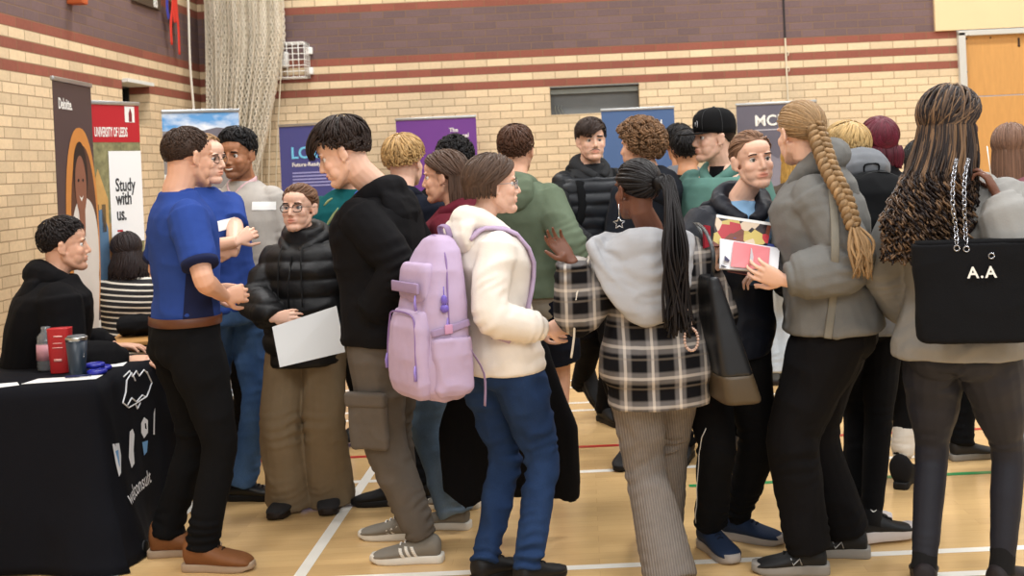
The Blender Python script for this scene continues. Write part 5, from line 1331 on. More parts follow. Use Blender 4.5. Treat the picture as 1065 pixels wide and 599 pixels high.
# ---- two dark heads ------------------------------------------------------------------
P = Person('black-haired person in grey jacket right of the blue banner, seen from behind', 7.7, 705, (706,151), a=350, sk=TAN, h=1.74)
P.vox=.008; P.setarm('L'); P.setarm('R'); P.setleg('L',(698,7.7)); P.setleg('R',(716,7.7)); P.body(); hair_short(P.H, P.root, bk, n=420, seed=16, lift=.016, top=.012, L=.07, hl=HL_FULL)
P.top('jacket', fabric('cloth_mid_grey','#6c6e74'), e=.04, es=.03, seed=26, vox=.014); P.trousers('trousers', BLK, (.095,.085,.070,.062,.058), vox=.014); P.shoes('trainer', M('shoe_black','#161516',.6), M('sole_black','#141212',.6))
P = Person('black-haired person in black jacket tucked just behind the capped man', 7.0, 714, (715,158), a=10, sk=TAN, h=1.70)
P.vox=.008; P.setarm('L'); P.setarm('R'); P.setleg('L',(707,7.0)); P.setleg('R',(724,7.0)); P.body(); hair_short(P.H, P.root, bk, n=420, seed=17, lift=.016, top=.010, L=.07, hl=HL_FULL)
P.top('jacket', BLK, e=.04, es=.03, seed=27, vox=.014); P.trousers('trousers', BLK, (.095,.085,.070,.062,.058), vox=.014); P.shoes('trainer', M('shoe_black','#161516',.6), M('sole_black','#141212',.6))
# ---- man in the cap ------------------------------------------------------------------
P = Person('man in black trucker cap and teal jacket looking left', 6.1, 758, (742,144), a=215, sa=215, ha=256, sk=PALE, g=1.05, h=1.83, k=1.03)
P.vox=.0045; P.setarm('L'); P.setarm('R'); P.setleg('L',(785,6.2),120); P.setleg('R',(760,6.3),200); P.body(face=True, brow=hd, stubble=.1, blush=.1)
hair_short(P.H, P.root, hd, n=500, L=.03, lift=.004, top=0, seed=18)
cp = P.H.f; CB = fabric('cap_black','#121213', weave=120, strength=.6); bm = NB(); rows = []
for (z, k_) in ((.022,1.0),(.050,1.04),(.085,1.02),(.112,.92),(.133,.72),(.144,.45),(.148,.15)):
    rows.append([cp(V((math.cos(t)*.083*k_, -.008+math.sin(t)*.103*k_, z + .012*max(0,math.sin(t))*(z<.1)))) for t in [2*PI*i/32 for i in range(32)]])
grid_ring(bm, rows); cap = obj('cap', bm, CB, P.root)
bm = NB(); rows = []
for i in range(13):
    t = -1.05 + 2.1*i/12; o = V((math.sin(t)*.080, -.008+math.cos(t)*.100, .030)); L_ = .092*math.cos(t*.85)
    rows.append([cp(o), cp(o+V((math.sin(t)*.3*L_, L_, -.006))), cp(o+V((math.sin(t)*.3*L_, L_, -.010))), cp(o+V((0,0,-.004)))])
grid_ring(bm, rows); obj('peak', bm, CB, cap)
bm = NB(); 
for q in (1.57,1.57+.70,1.57-.70,3.2,-.05): tube(bm, spline([cp(V((math.cos(q)*.084*k_, -.008+math.sin(q)*.104*k_, z+.012*max(0,math.sin(q))*(z<.1)))) for z,k_ in ((.03,1.02),(.085,1.03),(.133,.74),(.147,.2))],3), [.0012]*10, n=5)
ell(bm, cp((0,-.008,.149)), (.008,.008,.005)); obj('cap_seams', bm, M('seam_grey','#3c3c3e',.7), cap)
bm = NB(); tube(bm, [cp(V((-.020*math.cos(t)-.020, .088+.004*math.cos(t), .070+.018*math.sin(t)))) for t in [2*PI*i/16 for i in range(17)]], [.0018]*17, n=5); tube(bm, [cp(V((-.020,.095,.060))), cp(V((-.020,.094,.080)))], [.003]*2, n=5); obj('cap_emblem', bm, M('emblem_grey','#a9a9ad',.5), cap)
TJ = fabric('cloth_jade','#567b72'); tp = P.top('jacket', TJ, e=.05, es=.04, seed=28, vox=.010, t1=.93); P.hood(TJ, tp, w=.13, drop=.08, r=.040, rise=.03, vox=.009, front=.11)
bm = NB(); tube(bm, [P.NB+V((0,0,-.08)), P.NB+V((0,0,.02))], [(.10,.10),(.069,.067)], rgt(215), n=18); obj('t_shirt', bm, BLK, P.root)
P.trousers('trousers', BLK, (.100,.090,.074,.066,.060), seed=15, vox=.012); P.shoes('trainer', M('shoe_charcoal','#2c2a2a',.7), M('sole_dark','#241a14',.6), lace=M('lace_black','#131313',.8))
# ---- girl with the magazines ---------------------------------------------------------
P = Person('girl with hair tied back in navy jacket and pale blue top holding magazines', 4.62, 757, (783,167), a=172, sa=175, ha=164, hr=4, fem=True, sk=PALE, g=1.05, h=1.68)
P.P0 = pt(750,345,4.62); P.P0.z = .87; P.NB = pt(771,214,4.68); r = rgt(175); P.vox = .004; MAG = P
P.SR = P.NB + r*.178 + V((0,0,-.062)); P.SL = P.NB - r*.178 + V((0,0,-.062))
P.setarm('R', pt(738,284,4.36), pole=(-1,.2,-.7), hand=dict(d=V((.16,-.12,1)), n=V((-.75,-.5,.0)), curl=.55, thumb=.3)); P.setarm('L', pt(806,290,4.42), pole=(1,.3,-.7), hand=dict(d=V((-.9,-.1,.2)), curl=.6))
P.setleg('R',(738,4.66),158); P.setleg('L',(766,4.78),118)
hl_ = hairmat('hair_fair_brown','#80604a'); P.body(face=True, brow=hl_, iris='#4a4f4a', blush=.07, lip=(.92,.58,.56), bt=.9)
bm, col, tpn = hair_tied(P.H, P.root, hl_, tie=(0,-.09,.0), seed=7, n=420, w=.0042, hl=[(0,.92),(.7,1.0),(1.2,1.42),(1.5,1.85),(1.9,2.2),(2.4,2.4),(PI,2.45)]); ell(bm, tpn - fwd(164)*.02, (.034,.034,.034)); col.extend([1.0]*(len(bm.verts)-len(col))); finish_hair('hair', bm, col, hl_, P.root)
ts = P.top('t_shirt', fabric('jersey_pale_blue','#7fa3c4', weave=300, strength=.2, var=.06), e=.008, es=.0, hem=-.05, slv=.3, seed=29, vox=.008)
jk = P.top('jacket', M('shell_navy','#10141f',.6,spec=.3,bumps=(80,.35),var=.12), e=.050, es=.040, hem=-.16, seed=30, amp=.011, cuff=1, sc=(6,6,8), spots=1.5, vox=.008, t1=.93)
# the jacket hangs open: cut a V out of its front
me = jk.data; bm = bmesh.new(); bm.from_mesh(me); f = fwd(175); rr = rgt(175); kill = []
for v in bm.verts:
    q = v.co + P.base - P.NB; fx = q.dot(f); sx = q.dot(rr); z = q.z
    if fx > .02 and z > -.30 and abs(sx - .0) < .018 + .09*max(0, min(1,(z+.30)/.26))**1.2: kill.append(v)
bmesh.ops.delete(bm, geom=kill, context='VERTS'); bm.to_mesh(me); bm.free()
m_ = jk.modifiers.new('s','SOLIDIFY'); m_.thickness = .008; m_.offset = -1
P.hood(MATS['shell_navy'], jk, w=.165, back=.10, drop=.10, r=.042, front=.135, rise=.05, thick=.055, amp=.012)
bm = NB(); 
for s in (-1,1): tube(bm, spline([P.Lc(s*.072,-.01,.03), P.Lc(s*.070,.085,-.03), P.Lc(s*.045,.135,-.15), P.Lc(.012+s*.02,.155,-.25)],4), [(.006,.0015)]*13, (1,0,0), n=6)
obj('lanyard', bm, M('lanyard_navy','#273a66',.5), P.root)
P.trousers('joggers', BLK, (.098,.088,.076,.070,.056), seed=16, knee=.010, stack=.014, amp=.010, top=.06, hemz=.065)
A,B,W,_,_ = P.leg['R']; bv = None
tr = [o for o in P.root.children if o.name.startswith('joggers')][0]; bv = bvh_of(tr); bm = NB(); pts = []
for i in range(12):
    q = B.lerp(W, -.25+1.15*i/11) + V((-.15,-.05,0)); h_ = bv.ray_cast(q, (B.lerp(W, -.25+1.15*i/11)-q).normalized()); 
    if h_[0] is not None: pts.append(h_[0] + h_[1]*.002)
tube(bm, pts, [(.006,.002)]*len(pts), (0,1,0), n=6); obj('side_piping', bm, M('stripe_white','#e8e4dc',.6,var=.02), tr)
bm = NB(); box(bm, pt(751,306,4.36), (.05,.006,.055), bev=.002); obj('pocket_label', bm, M('label_white','#d0ccc6',.6), jk)
P.shoes('trainer', M('knit_navy','#1c2b44',.8,bumps=(200,.4)), M('sole_taupe','#a39a92',.7), L=.275, lace=M('lace_navy','#101a2c',.8), chunky=1.15)
# ---- girl with the plait -------------------------------------------------------------
P = Person('girl with a thick fair plait in grey hoodie and black trousers', 4.38, 866, (832,139), a=288, sa=286, ha=336, hp=4, fem=True, sk=PALE, g=1.12, h=1.80)
P.P0 = pt(868,335,4.40); P.P0.z = .93; P.NB = pt(848,184,4.40); r = rgt(286); P.vox = .004; PLT = P
P.SR = P.NB + r*.182 + V((0,0,-.066)); P.SL = P.NB - r*.182 + V((0,0,-.066))
P.setarm('L', pt(816,292,4.16), pole=(.8,-.2,-.8), hand=dict(d=V((-.95,.1,.38)), n=V((.1,-.85,-.3)), curl=.45, thumb=.2)); P.setarm('R', pt(822,285,4.70), pole=(.8,.2,-.8), hand=dict(d=V((-.9,0,.2)), curl=.5))
P.setleg('L',(841,4.36),280); P.setleg('R',(884,4.52),285)
hp_ = hairmat('hair_dark_blond','#8f7250'); P.body(blush=.08)
bm, col, tpn = hair_tied(P.H, P.root, hp_, tie=(.01,-.088,.012), seed=8, n=480, w=.0042)
plait(bm, col, [tpn - V((.02,0,-.015)), pt(863,176,4.17), pt(878,205,4.11), pt(888,236,4.07)], .030, shade=(.7,1.25), pitch=.038)
rg = random.Random(4)
for i in range(70):
    s0 = pt(888,234,4.07) + V((rg.uniform(-.012,.012),rg.uniform(-.012,.012),0)); e_ = pt(rg.uniform(886,908), rg.uniform(266,292), 4.05+rg.uniform(-.02,.02))
    lock(bm, col, spline([s0, s0.lerp(e_,.5)+V((rg.uniform(-.02,.03),-.01,.0)), e_],4), .006, .004, s0+V((0,.3,0)), rg.uniform(.8,1.35), n=5)
tube(bm, [pt(887.5,233,4.07), pt(888.5,237,4.07)], [.018,.017], n=12); col.extend([.35]*(len(bm.verts)-len(col)))
finish_hair('plaited_hair', bm, col, hp_, P.root)
GY = fabric('fleece_grey','#6f6e6b', weave=140, strength=.5, var=.10); tp = P.top('hoodie', GY, e=.055, es=.048, hem=-.03, seed=31, amp=.012, cuff=1, sc=(5,5,6), spots=1.7, vox=.008)
P.hood(GY, tp, w=.125, back=.10, drop=.10, r=.052, rise=.09, thick=.06)
P.trousers('trousers', BLK2, (.125,.115,.098,.092,.080), hemz=.055, top=.10, seed=17, knee=.008, stack=.008, amp=.010, seat=1.15)
P.shoes('trainer', M('shoe_black_mesh','#1b1c1e',.6,bumps=(200,.4)), M('sole_grey','#8f8a83',.7), L=.29, lace=M('lace_black','#131313',.8), chunky=1.25)
for s_ in [o for o in P.root.children if o.name.startswith('shoe')][:2]:
    bvs = bvh_of(s_); an = P.leg['L'][2] if s_ == [o for o in P.root.children if o.name.startswith('shoe')][0] else P.leg['R'][2]
    bm = NB(); o_ = an + fwd(280)*.055 + V((0,-.1,-.035)); u = fwd(280); 
    def sp_(a_, b_):
        q = o_ - u*a_*-1*-1 + V((0,0,b_)); h_ = bvs.ray_cast(q, V((0,1,0))); return (h_[0] + V((0,-.0015,0))) if h_[0] is not None else q + V((0,.06,0))
    tube(bm, [sp_(.02,-.012), sp_(.012,.014), sp_(-.012,-.012), sp_(-.02,.014)], [.0028]*4, n=5); obj('letter_n', bm, M('mark_silver','#b9bcc0',.35,.6), s_)
# ---- fair girl with black backpack ---------------------------------------------------
P = Person('fair-haired person in grey hood and black leggings wearing a black rucksack', 4.85, 893, (880,157), a=345, ha=325, fem=True, sk=PALE, h=1.70)
P.P0 = pt(897,340,4.85); P.P0.z = .89; RUCK = P; P.vox=.005
P.setarm('L'); P.setarm('R'); P.setleg('L',(888,4.80),60); P.setleg('R',(906,4.66),75); P.body()
hair_short(P.H, P.root, hairmat('hair_pale_blond','#b89a68',.5), n=600, L=.08, lift=.010, top=.006, seed=19, messy=.1, sidel=.9)
GB = fabric('fleece_blue_grey','#74777c', var=.08); tp = P.top('hoodie', GB, e=.04, es=.034, hem=-.12, seed=32, vox=.010); P.hood(GB, tp, w=.125, back=.10, drop=.08, r=.060, rise=.10, thick=.06)
P.trousers('leggings', BLK, (.090,.078,.058,.054,.038), seed=18, e=.006, knee=.003, stack=.002, amp=.002, hemz=.045, vox=.007)
bm = NB(); 
for k in 'LR':
    A,B,W,_,_ = P.leg[k]; d = (W-B).normalized(); tube(bm, [W-d*.075, W-d*.07, W-d*.02, W+d*.03], [.040,.043,.043,.045], n=16)
so = obj('socks', bm, M('sock_black','#141416',.9), P.root)
bm = NB(); A,B,W,_,_ = P.leg['R']; d=(W-B).normalized(); tube(bm, [W-d*.090, W-d*.082], [.0435,.0440], n=18); obj('leg_band', bm, M('band_tan','#a0785a',.7), P.root)
bm = NB(); c = W-d*.045+V((0,-.0445,0)); tube(bm, spline([c+V((-.018,.006,.004)), c+V((-.008,0,-.006)), c+V((.002,.0,-.003)), c+V((.020,.008,.010))],4), [.0015,.002,.0028,.0035,.0035,.003,.0026,.0022,.0018,.0014,.001,.0008,.0006], n=5); obj('swoosh', bm, WHT, so)
P.shoes('trainer', M('shoe_black_mesh','#1b1c1e',.6), M('sole_pearl','#d3cbc8',.6), L=.265, lace=M('lace_black','#131313',.8), chunky=1.5)
# ---- burgundy braids -----------------------------------------------------------------
P = Person('person with burgundy braids, black coat, white socks and black ankle boots', 5.4, 926, (914,150), a=0, ha=355, fem=True, sk=DARK, h=1.72)
P.P0 = pt(928,330,5.4); P.P0.z = .90; P.vox=.006; P.setarm('L'); P.setarm('R'); P.setleg('L', pz(903,5.55,.09), 330); P.setleg('R',(938,5.43),25); P.body()
rh = hairmat('hair_burgundy','#541424',.5); bm, col, tpn = hair_tied(P.H, P.root, rh, tie=(0,-.05,.09), seed=9, n=200, w=.007, lift=.012)
rg = random.Random(8); T = P.H.f
for i in range(60):
    a_ = rg.uniform(0,6.28); c = T((math.cos(a_)*.045*rg.random(), -.085+.02*rg.random(), .03+math.sin(a_)*.045)); ps = []
    for j in range(12):
        t = j/11*PI*1.3 + a_; ps.append(T((math.cos(t)*(.012+.05*((i*7)%10)/10), -.085-.028*math.cos(((i*7)%10)/10*1.4), .03+math.sin(t)*(.012+.05*((i*7)%10)/10))))
    lock(bm, col, ps, .008, .008, c, rg.uniform(.6,1.5), taper=False)
for i in range(46):
    x = rg.uniform(-.07,.07); ps = [T((x, -.095, -.01)), T((x*1.05, -.108, -.05)), T((x*1.0, -.10, -.085-.03*rg.random()))]; lock(bm, col, spline(ps,4), .006, .006, T((0,0,0)), rg.uniform(.4,1.2), taper=False)
finish_hair('braided_hair', bm, col, rh, P.root)
tp = P.top('coat', BLK2, e=.045, es=.036, hem=-.28, seed=33, vox=.011, collar=.05)
bm = NB(); tube(bm, [P.P0+V((0,-.01,-.06)), P.P0+V((0,-.01,-.22))], [(.20,.155),(.215,.165)], rgt(0), n=30); me = fuse(bm,.011,2); obj('checked_shirt_tail', me, M('check_grey','#8c8780',.85,var=.5,vs=45), tp)
P.trousers('leggings', BLK, (.090,.080,.062,.056,.045), seed=19, e=.006, vox=.010, amp=.003, hemz=.10)
for k in 'LR':
    A,B,W,_,_ = P.leg[k]; d=(W-B).normalized(); bm = NB(); tube(bm, [W-d*.185, W-d*.18, W-d*.12, W-d*.07, W-d*.04], [.042,.052,.056,.052,.040], n=18); me = fuse(bm,.006,1); folds(me,.006,(10,10,45),5); obj('sock', me, M('sock_cream','#ddd6cb',.95,bumps=(200,.4)), P.root)
P.shoes('ankle_boot', M('suede_black','#121113',.9,bumps=(150,.4)), M('sole_black','#141212',.6), L=.265)
# ---- dark hair sliver ----------------------------------------------------------------
P = Person('dark-haired person in black mostly hidden behind the long black and gold braids', 5.9, 966, (958,170), a=10, fem=True, sk=TAN, h=1.66)
P.vox=.007; P.setarm('L'); P.setarm('R'); P.setleg('L',(965,5.9),40); P.setleg('R',(1000,5.85),80); P.body(); hair_long(P.H, P.root, bk, n=260, length=.22, seed=14)
P.top('jacket', BLK, e=.04, es=.034, seed=34, vox=.013); P.trousers('trousers', BLK, (.092,.084,.070,.062,.060), vox=.013); P.shoes('trainer', M('shoe_charcoal','#2c2a2a',.7), M('sole_grey','#8f8a83',.7))
# ---- girl with golden-brown braids ---------------------------------------------------
P = Person('girl with very long black and gold braids, grey sweatshirt and charcoal leggings', 4.08, 1000, (990,128), a=32, sa=35, ha=62, fem=True, sk=DARK, g=1.12, h=1.72)
P.P0 = pt(998,345,4.10); P.P0.z = .89; P.NB = pt(1000,188,4.12); r = rgt(35); P.vox = .004; GLD = P
P.SR = P.NB + r*.175 + V((0,0,-.070)); P.SL = P.NB - r*.175 + V((0,0,-.070))
P.setarm('R', pt(1037,203,3.92), pole=(.5,-.3,-1.6), hand=dict(d=V((-.35,.35,1)), n=V((.8,-.5,.1)), curl=.75, thumb=.6)); P.setarm('L', pt(955,330,4.35), pole=(-1,0,-.5))
P.setleg('L',(961,4.14),15); P.setleg('R',(1042,4.08),50); P.body(lip=(.8,.5,.5))
hg = hairmat('hair_black_gold','#ffffff',.5); dk = (.018,.011,.010); gd = (.20,.115,.060); gm = (.095,.056,.034)
def neckrad(z, P=P):
    t = (P.NB.z - z); 
    if t < 0: return V((P.NB.x,P.NB.y,0)), .07+.0
    return V((P.NB.x-.015,P.NB.y,0)), min(.235, .09 + t*.75)
o = hair_long(P.H, P.root, hg, n=520, length=.42, seed=21, w=.0038, flatt=.0038, wave=.006, spread=.035, curl_end=.017, cols=[dk,dk,gm,gd,gm,gd,dk,gm,dk], taper=False, npts=30, lift=.024, sweep=(-.115,-.05,0), rad=neckrad, hl=HL_FULL, front_open=.45, ragged=.25)
me = o.data; me.attributes.active_color = me.color_attributes['tint']
GS = fabric('sweat_light_grey','#8e8c88', weave=150, strength=.4, var=.08); tp = P.top('sweatshirt', GS, e=.055, es=.055, hem=-.08, seed=35, amp=.011, cuff=1, sc=(5,5,6), spots=1.6, vox=.008)
P.trousers('leggings', M('leggings_charcoal','#20222c',.6,spec=.3,bumps=(400,.1),var=.05), (.110,.094,.060,.056,.042), seed=20, e=.004, knee=.003, stack=.001, amp=.003, hemz=.075, seat=1.25, vox=.007)
for k in 'LR':
    A,B,W,_,_ = P.leg[k]; d=(W-B).normalized(); bm = NB(); tube(bm, [W-d*.11, W-d*.10, W-d*.04, W+d*.02], [.036,.043,.044,.046], n=18); me = fuse(bm,.005,1); folds(me,.002,(10,10,30),5); obj('sock', me, M('sock_black','#141416',.9), P.root)
P.shoes('trainer', M('shoe_brown_black','#262022',.6), M('sole_dark','#241a14',.6), L=.265)
# ---- long brown hair at the right edge -----------------------------------------------
P = Person('person with long straight brown hair and mauve top at the right edge', 5.5, 1062, (1052,155), a=20, ha=25, fem=True, sk=FAIR, h=1.70)
P.vox=.006; P.setarm('L'); P.setarm('R'); P.setleg('L',(1056,5.5),40); P.setleg('R',(1085,5.5),60); P.body()
hair_long(P.H, P.root, hairmat('hair_straight_brown','#6b4f3f'), n=420, length=.24, seed=15, spread=.012, wave=.001)
tp = P.top('jacket', fabric('cloth_mauve','#7c4f57'), e=.04, es=.034, seed=36, vox=.011); P.trousers('jeans', denim('denim_pale','#8ea0ae','#b5c1ca'), (.095,.092,.090,.095,.105), seed=21, vox=.011); P.shoes('trainer', M('shoe_brown','#7a5b4a',.7), M('sole_white','#d8d2c6',.6))
# ---- far person in pale jeans --------------------------------------------------------
P = Person('distant person in very pale jeans and grey trainers behind the booklets', 8.0, 812, (826,168), a=10, fem=True, sk=PALE, h=1.70)
P.vox=.008; P.setarm('L'); P.setarm('R'); P.setleg('L',(805,8.0)); P.setleg('R',(816,8.0),350); P.body(); hair_long(P.H, P.root, hairmat('hair_golden','#b08a48',.5), n=260, length=.22, seed=17, wave=.008)
P.top('jacket', fabric('cloth_tan_dark','#4a4038'), e=.04, es=.034, seed=37, vox=.014); P.trousers('jeans', denim('denim_white','#b9c1c8','#d8dde0'), (.095,.092,.082,.080,.080), vox=.014); P.shoes('trainer', M('shoe_grey','#5f6468',.7), M('sole_dark','#241a14',.6))
# ---- seated man ----------------------------------------------------------------------
P = Person('dark-haired man in black hoodie sitting behind the black-clothed table', 5.5, 40, (67,256), a=75, sa=62, ha=66, hp=0, sk=FAIR, g=1.12, h=1.78, pz_=.50, k=1.02)
P.P0 = pz(32,5.55,.50); P.vox=.0045
P.setarm('R', pt(133,374,5.42), pole=(-.3,-.3,-1), hand=dict(d=V((1,.05,-.03)), n=V((.05,-.3,.95)), curl=.3)); P.setarm('L', pt(120,360,5.75), pole=(-.3,.3,-1), hand=dict(d=V((1,0,0)), n=V((0,0,1)), curl=.3))
P.setleg('L', P.P0 + V((.55,.30,-.41)), 75, pole=V((.5,0,1))); P.setleg('R', P.P0 + V((.50,.02,-.41)), 75, pole=V((.5,0,1)))
P.body(face=True, brow=hd, blush=.1, stubble=.12); hair_short(P.H, P.root, hairmat('hair_near_black','#1d1615'), n=750, L=.035, lift=.006, top=.016, seed=22, messy=.25, sidel=.5)
tp = P.top('hoodie', BLK2, e=.06, es=.042, hem=-.10, seed=38, amp=.012, cuff=1, sc=(5,5,6), spots=1.6); P.hood(BLK2, tp, w=.13, back=.11, drop=.09, r=.052, rise=.05, thick=.06, front=.10)
P.trousers('trousers', BLK, (.095,.085,.074,.068,.062), seed=22); P.shoes('trainer', M('shoe_black','#161516',.6), M('sole_black','#141212',.6))
# ---- seated person in stripes --------------------------------------------------------
P = Person('seated dark-haired person in a black and white striped top', 7.1, 137, (131,262), a=345, ha=320, hp=5, fem=True, sk=FAIR, g=1.08, h=1.66, pz_=.52)
P.P0 = pz(138,7.05,.52); P.vox=.006
P.setarm('L', P.NB + V((-.18,.18,-.42))); P.setarm('R', P.NB + V((.22,.18,-.42))); P.setleg('L', P.P0 + V((-.15,.42,-.43)), 345, pole=V((0,.3,1))); P.setleg('R', P.P0 + V((.12,.42,-.43)), 345, pole=V((0,.3,1)))
P.body(); hair_long(P.H, P.root, hairmat('hair_deep_brown','#241a1a'), n=480, length=.17, seed=23, wave=.012, spread=.03)
def stripe_mat():
    m, nt, b = nodes('jersey_striped'); tc = nt.nodes.new('ShaderNodeTexCoord'); sp = nt.nodes.new('ShaderNodeSeparateXYZ'); nt.links.new(tc.outputs['Object'], sp.inputs[0])
    a = math_(nt, 'FRACT', math_(nt, 'DIVIDE', math_(nt, 'ADD', sp.outputs['Z'], math_(nt, 'MULTIPLY', sp.outputs['X'], .12)), .034)); k = math_(nt, 'LESS_THAN', a, .30)
    nt.links.new(mix(nt, lin('#1b1a1d'), lin('#d6d0c4'), k), b.inputs['Base Color']); b.inputs['Roughness'].default_value = .9; return m
P.top('striped_top', stripe_mat(), e=.035, es=.034, hem=-.08, seed=39, vox=.010, amp=.006); P.trousers('trousers', BLK, (.095,.085,.074,.068,.062), vox=.012); P.shoes('trainer', M('shoe_black','#161516',.6), M('sole_black','#141212',.6))
# ---------------------------------------------------------------- things carried and standing about
CAMP = V((0,0,CAMH))
def hit(bv, px, py, off=.003):
    d = (pt(px,py,5.0)-CAMP).normalized(); h = bv.ray_cast(CAMP, d)
    return (h[0] + h[1]*off) if h[0] is not None else None
# ---- table with black cloth
ang = math.radians(7); U = V((math.cos(ang), math.sin(ang), 0)); W_ = V((.035, 1, 0)).normalized()
Cc = V((-2.085, 4.84, 0)); LX, LD = 1.5, .78
tb = thing('display_table', 'long folding table under a black printed cloth at the left edge', 'table', Cc - U*LX/2 + W_*LD/2)
bm = NB(); box(bm, Cc - U*LX/2 + W_*LD/2 + V((0,0,.725)), (LX-.02,LD-.02,.035), M3(U,W_), bev=.008); obj('tabletop', bm, M('table_grey','#8d8c88',.6), tb)
for a_ in (.18, LX-.18):
    bm = NB(); c = Cc - U*a_
    tube(bm, [c+W_*.06+V((0,0,.71)), c+W_*.06+V((0,0,.03)), ], [.013,.013], n=8); tube(bm, [c+W_*.70+V((0,0,.71)), c+W_*.70+V((0,0,.03))], [.013,.013], n=8); tube(bm, [c+W_*(-.02 if a_ < 1 else .03)+V((0,0,.015)), c+W_*.74+V((0,0,.015))], [.014,.014], n=8); obj('leg', bm, M('table_leg','#5a5b5c',.4,.6), tb)
bm = NB(); loop = []
def edge(i, n):
    """outline of the top, walked: front left->right, right side back, back, left"""
    L = [LX, LD, LX, LD]; tot = sum(L); s = tot*i/n
    c = [Cc - U*LX, Cc, Cc + W_*LD, Cc - U*LX + W_*LD]; dirs = [U, W_, -U, -W_]; outs = [-W_, U, W_, -U]
    for k in range(4):
        if s < L[k] or k == 3:
            t = s/L[k]; p = c[k] + dirs[k]*s; o = outs[k]; e = .09
            if s < e: o = (outs[k-1]*(1-(s/e+1)/2) + o*((s/e+1)/2))
            elif L[k]-s < e: q = ((L[k]-s)/e+1)/2; o = (o*q + outs[(k+1)%4]*(1-q))
            return p, o.normalized(), k, t, s
        s -= L[k]
NE = 220; rows = []
for r_ in range(19):
    t = r_/18; z = .752*(1-t)**1.0 if r_ else .754; z = max(z, .008); ring_ = []
    for i in range(NE):
        p, o, k, tt, s = edge(i, NE)
        cr_ = math.exp(-((s-LX)/.30)**2) if k == 0 else (math.exp(-(s/.22)**2) if k == 1 else 0)
        fl = .012 + .045*t + cr_*(.13*t**1.7)
        wv = (math.sin(s*17+k*2+t*1.5)*.012 + math.sin(s*7.3+1.3*k+t*2.4)*.020)*t**1.3*(1 if k != 1 else .45)
        if t == 0: fl, wv = -.002, 0
        drag = U*(cr_*.05*t*t) if k == 0 else V((0,0,0))
        ring_.append(p + o*(fl+wv) + drag + V((0,0,z)))
    rows.append(ring_)
vs = [[bm.verts.new(p) for p in r] for r in rows]; bm.faces.new(vs[0])
for i in range(18):
    for j in range(NE): bm.faces.new((vs[i][j], vs[i+1][j], vs[i+1][(j+1)%NE], vs[i][(j+1)%NE]))
bmesh.ops.recalc_face_normals(bm, faces=bm.faces)
me = bpy.data.meshes.new('c'); bm.to_mesh(me); bm.free(); folds(me, .010, (4,4,3), 77, fine=.5)
P_ = co(me); P_[:,2] = np.where(P_[:,2] > .735, .756, P_[:,2]); P_[:,2] = np.maximum(P_[:,2], .006); setco(me, P_)
CLM = fabric('cloth_table_black','#0e0f15', weave=260, strength=.3); cl = obj('tablecloth', me, CLM, None, True, origin=Cc-U*LX/2+W_*LD/2)
tag(cl, 'black cloth draped to the floor over the display table, white print on its right side', 'tablecloth')
m_ = cl.modifiers.new('s','SOLIDIFY'); m_.thickness = .002; m_.offset = -1
b = cl.location; cbv = BVHTree.FromPolygons([v.co+b for v in cl.data.vertices], [p.vertices[:] for p in cl.data.polygons])
pw = M('print_white','#dcdde0',.6,var=.02); pb = M('print_blue','#6f9fce',.6,var=.1)
def poly_on(pts, mat, name, w=None):
    q = [hit(cbv, *p, off=.004) for p in pts]; q = [x for x in q if x is not None]
    if len(q) < 3: return None
    bm = NB()
    if w: tube(bm, q, [w]*len(q), n=5)
    else:
        f = bm.faces.new([bm.verts.new(x) for x in q]); bmesh.ops.triangulate(bm, faces=[f])
    o = obj(name, bm, mat, None, False); o.parent = cl; me = o.data; me.transform(Matrix.Translation(-b)); return o
for ln in ([(127,419),(130,408),(131,396),(136,388),(140,396)], [(127,419),(133,424),(140,420),(152,412),(157,398),(152,387)], [(128,392),(134,386),(137,392),(141,386),(144,391),(149,385),(153,389)], [(132,421),(136,414),(141,418),(147,411),(151,413)], [(140,420),(142,425),(145,419)]):
    poly_on(ln, pw, 'print_outline', .0035)
poly_on([(116,462),(123,461),(125,474),(125,492),(123,496),(120,484)], pw, 'print_shape'); poly_on([(118,470),(122,468),(124,486),(121,480)], pb, 'print_shape')
poly_on([(134,449),(137,446),(139,452),(138,468),(139,482),(136,487),(133,476)], pw, 'print_shape')
poly_on([(146,440),(149,434),(153,437),(153,450),(149,456),(146,450)], pw, 'print_shape'); poly_on([(148,441),(151,440),(152,448),(149,451)], CLM, 'print_shape'); poly_on([(147,460),(153,458),(152,470),(149,474)], pb, 'print_shape'); poly_on([(159,430),(160.5,424),(160,452),(158.5,452)], pw, 'print_shape')
def text_on(s_, size, at, u, v, n, name):
    cu = bpy.data.curves.new('t','FONT'); cu.body = s_; cu.size = size; cu.offset = size*.01; cu.resolution_u = 2
    o = bpy.data.objects.new('t', cu); C.objects.link(o); dg = bpy.context.evaluated_depsgraph_get(); me = bpy.data.meshes.new_from_object(o.evaluated_get(dg)); bpy.data.objects.remove(o)
    bmx = bmesh.new(); bmx.from_mesh(me); bmesh.ops.triangulate(bmx, faces=bmx.faces); bmesh.ops.subdivide_edges(bmx, edges=[e for e in bmx.edges if e.calc_length() > size*.3], cuts=1)
    for vv in bmx.verts:
        q = at + u*vv.co.x + v*vv.co.y; h_ = cbv.ray_cast(q + n*.6, -n)
        vv.co = (h_[0] + n*.006) if h_[0] is not None else q
    bmx.to_mesh(me); bmx.free(); o = obj(name, me, pw, None, False); o.parent = cl; o.data.transform(Matrix.Translation(-b))
h0 = hit(cbv, 134, 526); text_on('welconsult', .088, h0 + V((0,0,.0)), W_, V((0,0,1)), U, 'print_words')
bm = NB(); q0 = hit(cbv,139,575) or Cc; c = pz(146,4.93,.0)
